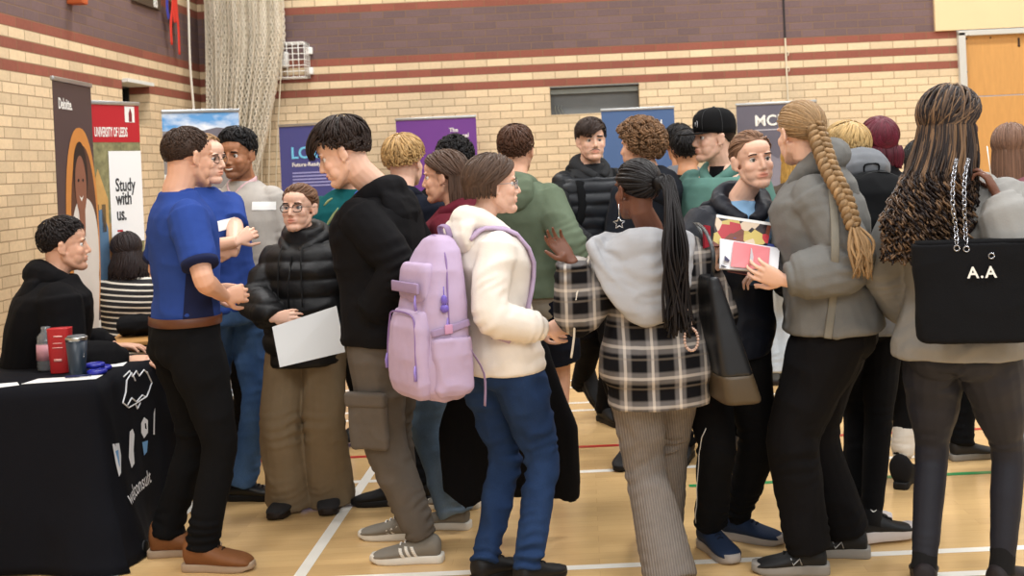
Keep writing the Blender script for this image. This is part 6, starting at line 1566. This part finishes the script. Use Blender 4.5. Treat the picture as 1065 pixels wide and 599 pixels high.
tube(bm, [c+V((-.03,.10,.05)), c+V((0,.0,.035)), c+V((.015,-.05,.012))], [.016,.018,.014], n=8); ob = obj('leg_foot', bm, M('foot_white','#d5d3cf',.5), tb)
bm = NB(); ell(bm, c+V((.028,-.02,.034)), (.014,.034,.033)); obj('leg_cap', bm, M('rubber_black','#121212',.5), ob)
# things on the table
TZ = .758
def at_table(px, Y): return pz(px, Y, TZ)
t = thing('travel_tumbler', 'dark teal travel tumbler with a steel rim on the table edge', 'tumbler', at_table(81,5.04))
c = at_table(81,5.04); bm = NB(); tube(bm, [c+V((0,0,0)), c+V((0,0,.004)), c+V((0,0,.02)), c+V((0,0,.155))], [.030,.033,.034,.0445], n=32); obj('cup', bm, M('tumbler_teal','#1d2c3a',.4,spec=.5), t)
bm = NB(); tube(bm, [c+V((0,0,.153)), c+V((0,0,.168)), c+V((0,0,.170))], [.0452,.0458,.043], n=32); obj('rim', bm, M('steel','#b8b8b4',.3,1), t)
bm = NB(); tube(bm, [c+V((0,0,.170)), c+V((0,0,.176))], [.040,.036], n=24); obj('lid', bm, M('lid_grey','#5c5f62',.4), t)
bm = NB()
for i in range(5): box(bm, c+V((.0415-.006, -.012, .125-.010*i)), (.004,.008,.005))
obj('logo', bm, M('mark_silver','#b9bcc0',.35,.6), t)
c = at_table(64,5.14); t = thing('snack_box', 'red cardboard box of snacks beside the tumbler', 'box', c)
bm = NB(); rows = [ring(c+V((0,0,z)), V((1,.1,0)), V((0,1,0)), w, d, 24, 5) for z, w, d in ((0,.036,.026),(.004,.039,.028),(.195,.047,.033),(.20,.047,.033))]; grid_ring(bm, rows); obj('box', bm, M('carton_red','#b32a2c',.45,var=.1), t)
bm = NB(); 
for i, (w, h, z) in enumerate(((.05,.016,.165),(.045,.010,.135),(.05,.010,.115),(.035,.03,.06))):
    box(bm, c+V((.0,-.034-.0004*i+.006*(1-z/.2),z)), (w,.001,h*.4)); 
obj('lettering', bm, M('print_pink','#e6a9a2',.5), t)
c = at_table(50,5.22); t = thing('clear_jar', 'clear plastic jar with a label standing left of the red box', 'jar', c)
bm = NB(); tube(bm, [c+V((0,0,z)) for z in (0,.01,.06,.12,.155,.175,.18,.20)], [.038,.043,.045,.043,.040,.024,.022,.022], n=28); obj('jar', bm, M('clear_plastic','#e9eef2',.08,trans=.85,var=.02,spec=.5), t)
bm = NB(); tube(bm, [c+V((0,0,.05)), c+V((0,0,.12))], [.0458,.0442], n=28); obj('label', bm, M('label_pink','#c58f98',.5,var=.3), t)
c = at_table(68,5.30); t = thing('sweet_tub', 'purple and white tub behind the red box', 'tub', c)
bm = NB(); tube(bm, [c+V((0,0,0)), c+V((0,0,.19))], [.050,.062], n=28); obj('tub', bm, M('tub_purple','#4c2b7c',.4), t)
bm = NB(); tube(bm, [c+V((0,0,.188)), c+V((.006,0,.205)), c+V((.016,0,.23))], [.064,.060,.030], n=20); obj('bag_top', fuse(bm,.006,1), M('foil_white','#d9d4e2',.35,var=.1), t)
for i, (px, Y, zz_) in enumerate(((101,5.06,0),(106,5.16,0),(99,5.12,.02))):
    c = at_table(px, Y)+V((0,0,.010+zz_)); bm = NB(); tube(bm, [c+V((math.cos(a)*.034, math.sin(a)*.034, 0)) for a in [2*PI*k/24 for k in range(25)]], [(.010,.009)]*25, (0,0,1), n=8)
    tag(obj('wristband_roll', bm, M('band_blue','#232a9a',.35,spec=.5), None, origin=c), ['blue ring nearest the tumbler on the table','blue ring lying furthest right on the table','blue ring perched on top of the other blue rings'][i], 'ring', 'blue rings on the table')
def sheet(name, label, cat, pts, mat, th=.0015, group=None):
    pts = [V(p) for p in pts]; n = (pts[1]-pts[0]).cross(pts[3]-pts[0]).normalized(); bm = NB(); prism(bm, pts, n*-th); bmesh.ops.recalc_face_normals(bm, faces=bm.faces)
    c = sum(pts, V((0,0,0)))/4; o = obj(name, bm, mat, None, False, origin=c); return tag(o, label, cat, group)
PW = M('paper_white','#e9e8e6',.6,var=.01)
def tz(px, Y, z=TZ+.001): return pz(px, Y, z)
o = sheet('paper_sheet','white sheet with a blue band at the front corner of the black table','paper',[tz(22,4.88),tz(100,4.93),tz(107,5.02),tz(40,5.0)],PW)
sheet('paper_sheet','white sheet with a red edge at the far left of the black table','paper',[tz(-12,4.80),tz(20,4.86),tz(18,4.93),tz(-14,4.90)],PW)
sheet('paper_sheet','white sheet by the seated man\'s hand at the back of the black table','paper',[tz(104,5.22),tz(128,5.25),tz(133,5.38),tz(108,5.38)],PW)
bm = NB(); tube(bm, [tz(68,4.97)+V((0,0,.007)), tz(95,4.99)+V((0,0,.007))], [.005,.004], n=8); tag(obj('pen', bm, M('pen_navy','#1b2350',.4), None, origin=tz(80,4.98)), 'dark blue pen lying across the front sheet', 'pen')
# ---- second table, wood
A_ = V((-2.60,6.22,0)); u2 = V((.98,.2,0)).normalized(); v2 = V((-.2,.98,0)).normalized(); t = thing('exam_table', 'small light wood table behind the seated man, beside the brown banner', 'table', A_+u2*.25+v2*.42)
bm = NB(); box(bm, A_+u2*.25+v2*.42+V((0,0,.72)), (.52,.86,.022), M3(u2,v2), bev=.004); obj('tabletop', bm, M('wood_light','#bd8d52',.5,var=.15,vs=8,stretch=(1,6,1)), t)
for (a_,b_) in ((.03,.03),(.47,.03),(.03,.80),(.47,.80)):
    bm = NB(); c = A_+u2*a_+v2*b_; tube(bm, [c+V((0,0,.712)), c+V((0,0,.0))], [.013,.012], n=8); obj('leg', bm, M('table_leg','#5a5b5c',.4,.6), t)
c = A_+u2*.12+v2*.22+V((0,0,.733)); bm = NB()
tube(bm, spline([c+V((-.10,.0,.05)), c+V((.0,.02,.060)), c+V((.12,.05,.055)), c+V((.26,.09,.035))],4), [(.07,.045),(.085,.055),(.09,.058),(.09,.058),(.09,.06),(.09,.06),(.09,.058),(.085,.055),(.08,.05),(.075,.045),(.07,.04),(.06,.036),(.05,.03)], (0,1,0), n=14); me = fuse(bm,.008,2); folds(me,.010,(12,12,16),3)
P_ = co(me); P_[:,2] = np.maximum(P_[:,2], .733); setco(me, P_); tag(obj('black_bag', me, fabric('bag_nylon_black','#101012'), None, origin=c), 'soft black bag slumped on the light wood table', 'bag')
for i,(a_,b_,rz_) in enumerate(((.30,.10,.2),(.40,.22,-.3),(.36,.36,.5))):
    c = A_+u2*a_+v2*b_+V((0,0,.7335+.0015*i)); uu = V((math.cos(rz_),math.sin(rz_),0)); vv = V((-uu.y,uu.x,0))
    sheet('leaflet', ['leaflet nearest the front edge of the light wood table','grey printed leaflet in the middle of the light wood table','leaflet furthest back on the light wood table'][i], 'leaflet', [c-uu*.07-vv*.1, c+uu*.07-vv*.1, c+uu*.07+vv*.1, c-uu*.07+vv*.1], M(['paper_grey','paper_print','paper_cream'][i],['#b9b4aa','#8a8c90','#d6cdb9'][i],.5,var=.35,vs=40), group='leaflets on the wood table')
# ---- sheet held by the girl in the puffer jacket
sheet('paper_sheet','large blank white sheet held by the girl in the black puffer jacket','paper',[pt(283,340,5.10),pt(291,382,5.04),pt(359,366,5.14),pt(350,318,5.20)],M('card_white','#d9dad9',.6,var=.02),.002)
# ---- magazines and booklets
def slab(name, label, cat, q, Yt, Yb, mat, th=.006, group=None):
    p = [pt(*q[0],Yt), pt(*q[3],Yb), pt(*q[2],Yb+.02), pt(*q[1],Yt+.02)]; return sheet(name, label, cat, p, mat, -th if (V(p[1])-V(p[0])).cross(V(p[3])-V(p[0])).y > 0 else th, group)
def cover_mat():
    m, nt, b = nodes('cover_collage'); v = tex(nt, 'ShaderNodeTexVoronoi', 26, stretch=(1,1,.8)); r = nt.nodes.new('ShaderNodeValToRGB'); r.color_ramp.interpolation = 'CONSTANT'
    sp = nt.nodes.new('ShaderNodeSeparateColor'); nt.links.new(v.outputs['Color'], sp.inputs[0]); nt.links.new(sp.outputs[0], r.inputs[0]); e = r.color_ramp.elements
    cs = ['#23171b','#a82a34','#b8a35a','#c9b49c','#6d3a2c','#a03038']; e[0].color=(*lin(cs[0]),1); e[1].position=1; e[1].color=(*lin(cs[5]),1)
    for i in range(1,5): x = e.new(i/5.5); x.color=(*lin(cs[i]),1)
    nt.links.new(r.outputs[0], b.inputs['Base Color']); b.inputs['Roughness'].default_value=.25; return m
G_ = 'booklets held between the two girls'
slab('magazine','glossy magazine with a red and dark collage cover, topmost in the girl\'s hand','magazine',[(745,226),(802,234.5),(798.5,254),(741,256)],4.36,4.30,cover_mat(),.012,G_)
bm = NB(); quad(bm, pt(745,223,4.362), pt(802,231.5,4.382), pt(802,234.5,4.379), pt(745,226,4.359)); o = obj('page_edge', bm, PW, bpy.data.objects['magazine'], False)
slab('booklet','blue-violet booklet showing behind the white booklets','booklet',[(763,247),(822,257),(822,268),(762,262)],4.33,4.32,M('cover_blue','#46549f',.35),.006,G_)
slab('booklet','black and white leaflet sticking out at the right of the pile','booklet',[(806,266),(822,268),(821,278),(806,283)],4.315,4.30,M('cover_bw','#4a4a4e',.4,var=.9,vs=70),.004,G_)
o = slab('booklet','white booklet with a coral pink cover panel, front of the pile','booklet',[(749,248),(811,258),(809,283),(748.5,279)],4.30,4.24,M('cover_white','#e4e3e6',.35,var=.02),.010,G_)
def patchq(q, Yt, Yb, mat, name, par):
    bm = NB(); quad(bm, pt(*q[3],Yb), pt(*q[2],Yb+.02), pt(*q[1],Yt+.02), pt(*q[0],Yt)); return obj(name, bm, mat, par, False)
patchq([(763,251),(801,257.5),(799,281),(760,277)], 4.292,4.234, M('cover_coral','#dd7f84',.35,var=.06), 'cover_panel', o)
patchq([(781,258),(784.5,258.6),(783,274),(779.5,273.4)], 4.288,4.230, M('cover_white','',0), 'cover_title', o)
patchq([(754,263),(759,264),(758.5,272),(753.5,271)], 4.288,4.230, M('ink_navy','#3a3a55',.5), 'cover_block', o)
patchq([(750,272),(757,273),(757,278),(750,277)], 4.284,4.228, M('cover_dots','#5a5a66',.5,var=.8,vs=200), 'cover_block', o)
slab('booklet','booklet with a dark red underside at the bottom of the pile','booklet',[(757,279),(790,284),(789,287.5),(757,282)],4.30,4.28,M('cover_maroon','#6e3a3c',.4),.004,G_)
slab('smartphone','smartphone in a red case in the girl\'s fist beside the magazine','smartphone',[(733,234),(739,235),(739,256),(733,258)],4.33,4.30,M('case_red','#8f2330',.35),.010)
# ---- lilac backpack
P = PINK; f = fwd(58); bk_ = -f; rr = rgt(58); top_z, bot_z = pt(470,243,4.4).z, pt(470,408,4.4).z; Hh = top_z-bot_z
O = V((P.NB.x, P.NB.y, 0)).lerp(V((P.P0.x,P.P0.y,0)), .4) + bk_*.150
LM = fabric('nylon_lilac','#b39fba', weave=220, strength=.25, var=.05); LM2 = fabric('nylon_lilac_dark','#9884a4', weave=220, strength=.25, var=.05)
bp = thing('backpack','lilac backpack with many pockets worn by the girl in the cream hoodie','backpack', O+V((0,0,bot_z)))
def bl(x, y, z): return O + rr*x + bk_*y + V((0,0,bot_z+z))    # y: away from the wearer
bm = NB(); rows = []
for t, w, d0, d1 in ((0,.10,.03,.13),(.02,.135,.01,.165),(.08,.158,.0,.195),(.25,.168,-.01,.205),(.45,.166,-.01,.195),(.65,.156,-.005,.175),(.80,.140,.0,.150),(.91,.115,.0,.120),(.97,.080,.01,.095),(1.0,.04,.02,.07)):
    rows.append(ring(bl(0,(d0+d1)/2,t*Hh), rr, bk_, w, (d1-d0)/2, 30, 3.2))
grid_ring(bm, rows); me = fuse(bm,.007,2); folds(me,.007,(9,9,7),61); obj('main_compartment', me, LM, bp)
def pocket(z0, z1, w, y0, y1, name, mat, seed, p=3.2):
    bm = NB(); rows = []
    for q, k, kd in ((0,.80,.55),(.06,.93,.85),(.18,1,1),(.55,1,1.0),(.82,.98,.85),(.94,.92,.6),(1,.86,.4)):
        yy1 = y0+(y1-y0)*kd; rows.append(ring(bl(0,(y0-.03+yy1)/2,z0+(z1-z0)*q), rr, bk_, w*k, (yy1-y0+.03)/2, 28, p))
    grid_ring(bm, rows); me = fuse(bm,.006,2); folds(me,.005,(12,12,9),seed); return obj(name, me, mat, bp)
fp = pocket(.02, .56*Hh, .142, .175, .235, 'front_pocket', LM, 62); up = pocket(.60*Hh, .84*Hh, .118, .150, .182, 'upper_pocket', LM, 63)
bm = NB(); box(bm, bl(0,.196,.70*Hh), (.235,.012,.040), M3(rr,bk_), bev=.005); obj('pocket_flap', bm, LM2, up)
def zipline(pts, par, w=.0035): 
    bm = NB(); P2 = spline(pts,4); tube(bm, P2, [w]*len(P2), n=6); obj('zip', bm, M('zip_lilac','#83699a',.5), par)
zipline([bl(-.125,.220,.10), bl(-.128,.222,.30*Hh), bl(-.115,.215,.48*Hh), bl(-.08,.215,.545*Hh), bl(.08,.215,.545*Hh), bl(.115,.215,.48*Hh), bl(.128,.222,.30*Hh), bl(.125,.220,.10)], fp)
zipline([bl(-.165,.10,.25*Hh), bl(-.160,.10,.60*Hh), bl(-.128,.085,.86*Hh), bl(-.06,.075,.97*Hh), bl(0,.07,1.0*Hh), bl(.06,.075,.97*Hh), bl(.128,.085,.86*Hh), bl(.160,.10,.60*Hh), bl(.168,.10,.25*Hh)], bp)
bm = NB()
for (x,y,z) in ((.128,.225,.25*Hh),(-.128,.225,.28*Hh),(.163,.105,.52*Hh),(.10,.20,.66*Hh)):
    tube(bm, [bl(x,y,z), bl(x*1.02,y+.004,z-.025), bl(x*1.02,y+.002,z-.055)], [.003,.005,.006], n=6)
obj('zip_pulls', bm, M('pull_lilac','#8f7cc4',.4), bp)
bm = NB(); tube(bm, spline([bl(-.035,.02,1.0*Hh-.01), bl(-.03,.03,1.05*Hh), bl(.03,.03,1.05*Hh), bl(.035,.02,1.0*Hh-.01)],5), [(.012,.005)]*16, bk_, n=8); obj('grab_handle', bm, LM2, bp)
bm = NB(); rows = [ring(bl(.150,.085,z), rr, bk_, w, d, 20, 2.6) for z, w, d in ((.03,.022,.06),(.05,.038,.075),(.18,.042,.080),(.235,.036,.078),(.24,.030,.074))]; grid_ring(bm, rows); me = fuse(bm,.006,2); folds(me,.006,(14,14,12),64); obj('side_pocket', me, LM, bp)
strap('compression_strap', [bl(.155,.17,.26), bl(.178,.10,.275), bl(.165,.02,.29)], .026,.004, LM2, bp, (0,0,1))
bm = NB(); box(bm, bl(.178,.11,.275), (.008,.03,.034), M3(rr,bk_), bev=.003); obj('buckle', bm, M('buckle_pink','#c08fb0',.4), bp)
bm = NB(); c = bl(.172,.12,.38); ell(bm, c, (.012,.012,.020)); ell(bm, c+V((0,0,-.03)), (.016,.012,.016)); tube(bm, [c+V((0,0,.05)), c], [.002]*2, n=5); obj('charm', bm, M('charm_violet','#6d5ab0',.3), bp)
tpB = bvh_of([o for o in PINK.root.children if o.name.startswith('hoodie')][0])
for s in (-1,1):
    pts = [P.NB + rgt(62)*s*.105 - fwd(62)*.13 + V((0,0,-.02)), P.NB + rgt(62)*s*.115 - fwd(62)*.04 + V((0,0,.01)), P.NB + rgt(62)*s*.118 + fwd(62)*.07 + V((0,0,-.06)), P.NB + rgt(62)*s*.125 + fwd(62)*.14 + V((0,0,-.20)), P.NB + rgt(62)*s*.150 + fwd(62)*.07 + V((0,0,-.36)), P.NB + rgt(62)*s*.160 - fwd(62)*.05 + V((0,0,-.40))]
    sp_ = snapped(tpB, spline(pts,3), None, .008); bm = NB(); nrm0 = rgt(62); tube(bm, sp_, [(.027,.008)]*len(sp_), rgt(62) if True else None, n=10, p=3); obj('shoulder_strap', bm, LM, bp)
strap('hanging_strap', [bl(.17,.03,.20), bl(.185,-.02,.10), bl(.18,-.02,-.02)], .018,.003, LM2, bp, rr)
# ---- black rucksacks
def rucksack(label, P, a, top, h, w, d, mat, strapmat, name='rucksack', logo=None, off=.13):
    f = fwd(a); b_ = -f; r = rgt(a); O = V((P.NB.x,P.NB.y,0)) + b_*off; z0 = top-h
    t = thing(name, label, 'rucksack', O+V((0,0,z0)))
    def L(x,y,z): return O + r*x + b_*y + V((0,0,z0+z))
    bm = NB(); rows = []
    for q, ww, dd in ((0,.75,.6),(.04,.92,.85),(.2,1,1),(.6,.98,.92),(.82,.86,.75),(.94,.62,.5),(1,.3,.3)): rows.append(ring(L(0,d*dd/2,h*q), r, b_, w/2*ww, d*dd/2, 26, 3))
    grid_ring(bm, rows); me = fuse(bm,.009,2); folds(me,.007,(8,8,8),71); obj('main_compartment', me, mat, t)
    bm = NB(); rows = []
    for q, ww, dd in ((0,.8,.5),(.1,.95,.9),(.5,1,1),(.9,.92,.7),(1,.8,.3)): rows.append(ring(L(0,d*.9,h*(.06+.45*q)), r, b_, w*.40*ww, .035*dd+.01, 22, 3.2))
    grid_ring(bm, rows); me = fuse(bm,.008,2); folds(me,.004,(9,9,9),72); obj('front_pocket', me, mat, t)
    bm = NB(); tube(bm, spline([L(-w*.46,d*.5,h*.3), L(-w*.44,d*.48,h*.7), L(-w*.2,d*.36,h*.96), L(w*.2,d*.36,h*.96), L(w*.44,d*.48,h*.7), L(w*.46,d*.5,h*.3)],5), [.003]*26, n=5); obj('zip', bm, M('zip_dark','#0c0c0d',.35,.5), t)
    bm = NB(); tube(bm, spline([L(-.03,0,h*.98), L(-.03,.01,h*1.06), L(.03,.01,h*1.06), L(.03,0,h*.98)],4), [(.010,.004)]*13, b_, n=8); obj('grab_handle', bm, strapmat, t)
    g = [o for o in P.root.children if o.type == 'MESH' and o.name.split('.')[0] in ('hoodie','padded_gilet','hooded_top','jacket')]
    bv = bvh_of(g[-1])
    for s in (-1,1):
        pts = [P.NB + r*s*.10 - f*.12 + V((0,0,-.03)), P.NB + r*s*.12 - f*.02 + V((0,0,.02)), P.NB + r*s*.125 + f*.09 + V((0,0,-.07)), P.NB + r*s*.13 + f*.14 + V((0,0,-.22)), P.NB + r*s*.15 + f*.05 + V((0,0,-.38)), P.NB + r*s*.14 - f*.10 + V((0,0,-.40))]
        sp_ = snapped(bv, spline(pts,3), None, .010); bm = NB(); tube(bm, sp_, [(.026,.008)]*len(sp_), r, n=10, p=3); obj('shoulder_strap', bm, strapmat, t)
    return t, L
NY = fabric('nylon_black','#0f1012', weave=260, strength=.3)
t, L = rucksack('black rucksack with a small red tab, behind the girl with the plait', RUCK, 345, 1.50, .46, .34, .17, NY, NY)
bm = NB(); box(bm, L(.03,.165,.36), (.018,.003,.010)); obj('red_tab', bm, M('tab_red','#b52c35',.5), t)
bm = NB(); tube(bm, [L(.10,.15,.40), L(.14,.14,.41)], [.004]*2, n=5); obj('wordmark', bm, M('mark_silver','#b9bcc0',.35,.6), t)
rucksack('black rucksack on the back of the moustached young man', TACHE, 155, TACHE.NB.z-.02, .46, .34, .18, NY, NY, off=.15)
# pale strap hanging from the plait girl's shoulder
P = PLT; bvp = bvh_of([o for o in PLT.root.children if o.name.startswith('hoodie')][0]); pts = []
for q in ((864,196),(868,230),(868,270),(866,310),(863,338)):
    h_ = hit(bvp, *q, off=.006); pts.append(h_ if h_ is not None else pt(*q,4.18))
pts.append(pt(861,352,pts[-1].y)); t = thing('crossbody_bag','long pale grey strap of a crossbody bag down the back of the plait girl','bag', pts[-1])
bm = NB(); sp_ = spline(pts,4); tube(bm, sp_, [(.015,.003)]*len(sp_), (1,0,0), n=8, p=3); obj('strap', bm, fabric('webbing_stone','#7a766c'), t)
# ---- black shoulder bag with a brown base
P = BRD; a_ = 350; f = fwd(a_); r = rgt(a_); O = pt(752,352,4.28); O.z = 0; zb, ztp = pt(755,414,4.28).z, pt(740,285,4.28).z
t = thing('shoulder_bag','smooth black shoulder bag with an olive-brown base hanging beside the plaid shirt','handbag', V((O.x,O.y,zb)))
def bx_(z): 
    q = (z-zb)/(ztp-zb); return O + V((.030-.085*q,0,z)), .078-.050*q, .150-.03*q
bm = NB(); rows = []
for q in (.22,.24,.4,.6,.8,.93,1.0):
    c, w, d = bx_(zb+(ztp-zb)*q); rows.append(ring(c, r, f, w*(1 if q < .99 else .9), d, 32, 4.5))
grid_ring(bm, rows); me = fuse(bm,.007,2); folds(me,.003,(9,9,6),81); obj('body', me, M('leather_smooth_black','#14161a',.38,spec=.5,bumps=(200,.1)), t)
bm = NB(); rows = []
for q, k in ((0,.90),(.015,.97),(.04,1.0),(.20,1.0),(.225,1.0)):
    c, w, d = bx_(zb+(ztp-zb)*q); rows.append(ring(c, r, f, w*k, d*k, 32, 4.5))
grid_ring(bm, rows); obj('base_panel', bm, M('leather_olive_brown','#4c4030',.45,spec=.4), t)
LB = M('leather_smooth_black','',0)
for dy in (-.06,.06): strap('handle', [bx_(ztp-.03)[0]+f*dy, pt(737,262,4.26)+f*dy, pt(731,240,4.33)+f*dy*.6, pt(724,232,4.40)+f*dy*.3], .016,.006, LB, t, r)
bm = NB(); c0 = pt(713,325,4.12)
for i in range(22):
    a = PI*2*i/22; c = pt(719,353,4.12) + V((math.cos(a)*.024, 0, math.sin(a)*.040)); ell(bm, c, (.0055,)*3, nu=8, nv=6)
for i in range(8): ell(bm, pt(716+.4*i,322+2.2*i,4.12), (.0045,)*3, nu=8, nv=6)
tag(obj('bead_charm', bm, M('beads_blush','#b99c8d',.4,var=.5,vs=120), None, origin=pt(719,353,4.12)), 'loop of pale beads hanging beside the black shoulder bag', 'charm')
# ---- black tote with initials
zb, ztp = 1.58-(352-153)/312, 1.58-(252-153)/312; ca = math.radians(-10); u3 = V((math.cos(ca), math.sin(ca), 0)); n3 = V((-u3.y, u3.x, 0))
O = pt(1030,300,3.80); O.z = 0; t = thing('tote_bag','large black tote bag with chain straps and the initials A.A','handbag', V((O.x,O.y,zb)))
CV = fabric('canvas_black','#0f0f11', weave=220, strength=.5); Wt = .245
bm = NB(); rows = []
for q in (0,.015,.04,.3,.7,.97,1.0):
    k = (.93 if q == 0 else (.98 if q == .015 else 1)); w = Wt*(1-.03*(1-q))*k; d = (.075*(1-q)+.045*q+.0)*k
    rows.append(ring(O+V((0,0,zb+(ztp-zb)*q)), u3, n3, w, d, 44, 5))
grid_ring(bm, rows); me = fuse(bm,.006,2); folds(me,.006,(6,6,8),91); bo = obj('body', me, CV, t)
bm = NB(); rows = [ring(O+V((0,0,ztp-.004)), u3, n3, Wt*.96, .040, 44, 5), ring(O+V((0,0,ztp+.012)), u3, n3, Wt*.95, .038, 44, 5)]; grid_ring(bm, rows); obj('top_band', bm, CV, t)
bvb = bvh_of(bo); h_ = hit(bvb, 1006, 289, .003); text('A.A', .052, M3(u3,(0,0,1)), h_ - n3*.004, ink, 'initials', t, ext=.001, gap=1.18)
bm = NB()
def chain(bm, pts):
    P2 = spline(pts, 8); acc = 0; nxt = 0; k = 0
    for a, b_ in zip(P2, P2[1:]):
        L_ = (b_-a).length; d = (b_-a).normalized()
        while nxt <= acc+L_:
            c = a + d*(nxt-acc); s1 = d.cross(V((0,1,.2))).normalized(); s2 = d.cross(s1)
            s = s1 if k % 2 else (s1*.3+s2).normalized()
            tube(bm, [c + d*(math.cos(t_)*.011) + s*(math.sin(t_)*.0065) for t_ in [2*PI*i/12 for i in range(13)]], [.0020]*13, n=5); k += 1; nxt += .0155
        acc += L_
bvg = bvh_of([o for o in GLD.root.children if o.name.startswith('sweatshirt')][0])
for (x0,x1) in ((994,991),(1004,1003)):
    pts = []
    for q in ((x1+4,166,3.90),(x1+2,174,3.84),(x1,192,3.805),(x1,215,3.79)): pts.append(pt(*q))
    pts += [pt(x0,236,3.80), pt(x0+1,256,3.765)]
    bm = NB(); chain(bm, pts); co_ = obj('chain_strap', bm, M('chain_gunmetal','#a9aab0',.25,1), t)
for q in ((995,258),(1005,259),(1031,266)):
    h_ = hit(bvb,*q,.002); bm = NB()
    if h_ is not None: tube(bm, [h_ + u3*(math.cos(a)*.009) + V((0,0,math.sin(a)*.009)) for a in [2*PI*i/14 for i in range(15)]], [.0025]*15, n=5); obj('eyelet', bm, M('chain_gunmetal','#a9aab0',.25,1), t)
# lollipop
bm = NB(); tube(bm, [pt(1026.5,152,3.86), pt(1030.5,182,3.84)], [.0018]*2, n=6); t = tag(obj('lollipop', bm, M('stick_white','#e9e6df',.5), None, origin=pt(1029,170,3.85)), 'thin white lollipop stick held up by the girl with gold braids', 'lollipop')
# ---- black coat carried by the girl with the lilac backpack
c0 = pt(528,435,4.92); zt_, zb_ = pt(528,352,4.92).z, pt(528,515,4.92).z; bm = NB(); rows = []
for q in [i/14 for i in range(15)]:
    z = zt_ + (zb_-zt_)*q; w = .17 + .125*min(1,q*1.8) - .02*max(0,q-.8); d = .035 + .03*math.sin(q*PI); R = []
    for p_ in ring(V((c0.x,c0.y,z)), V((1,0,0)), V((0,1,0)), w, d, 60, 2.6):
        x = p_.x-c0.x; R.append(p_ + V((0, math.sin(x*38+q*2)*.014*(.3+q), (.03*math.sin(x*17+1)+.02*math.sin(x*41))*q*q)))
    rows.append(R)
grid_ring(bm, rows); me = fuse(bm,.009,2); folds(me,.008,(8,8,3),95); tag(obj('folded_coat', me, BLK2, None, origin=V((c0.x,c0.y,zb_))), 'black coat hanging in front of the jeans of the lilac backpack girl', 'coat')
# ---------------------------------------------------------------- camera and light
cd = bpy.data.cameras.new('camera'); cam = bpy.data.objects.new('camera', cd); C.objects.link(cam)
cam.matrix_world = Matrix(((cr,sr,0,0),(0,0,-1,0),(-sr,cr,0,CAMH),(0,0,0,1)))
cd.sensor_width = 36; cd.lens = F*36/1065; cd.shift_x = -(CX-532.5)/1065; cd.shift_y = -(299.5-CY)/1065
bpy.context.scene.camera = cam
cd.dof.use_dof = True; cd.dof.focus_distance = 4.75; cd.dof.aperture_fstop = 4.5
w = bpy.data.worlds.new('world'); bpy.context.scene.world = w; w.use_nodes = True
bg = w.node_tree.nodes['Background']; bg.inputs[0].default_value = (1,1,1,1); bg.inputs[1].default_value = .42
def area(loc, sx, sy, e, col=(1,.99,.975), rot=(0,0,0)):
    l = bpy.data.lights.new('gym_light','AREA'); l.shape = 'RECTANGLE'; l.size = sx; l.size_y = sy; l.energy = e; l.color = col
    o = bpy.data.objects.new('gym_light', l); C.objects.link(o); o.location = loc; o.rotation_euler = rot
for x in (-2.2, 2.0, 5.5):
    for y in (2.0, 5.5, 9.0): area((x,y,5.9), 1.2, .6, 95)
area((1.5,-1.5,4.2), 5, 2.0, 150, (1,.98,.95), (math.radians(62),0,0))
vs_ = bpy.context.scene.view_settings; vs_.view_transform = 'Standard'; vs_.look = 'None'; vs_.gamma = 1; vs_.exposure = 0.28; vs_.use_curve_mapping = False
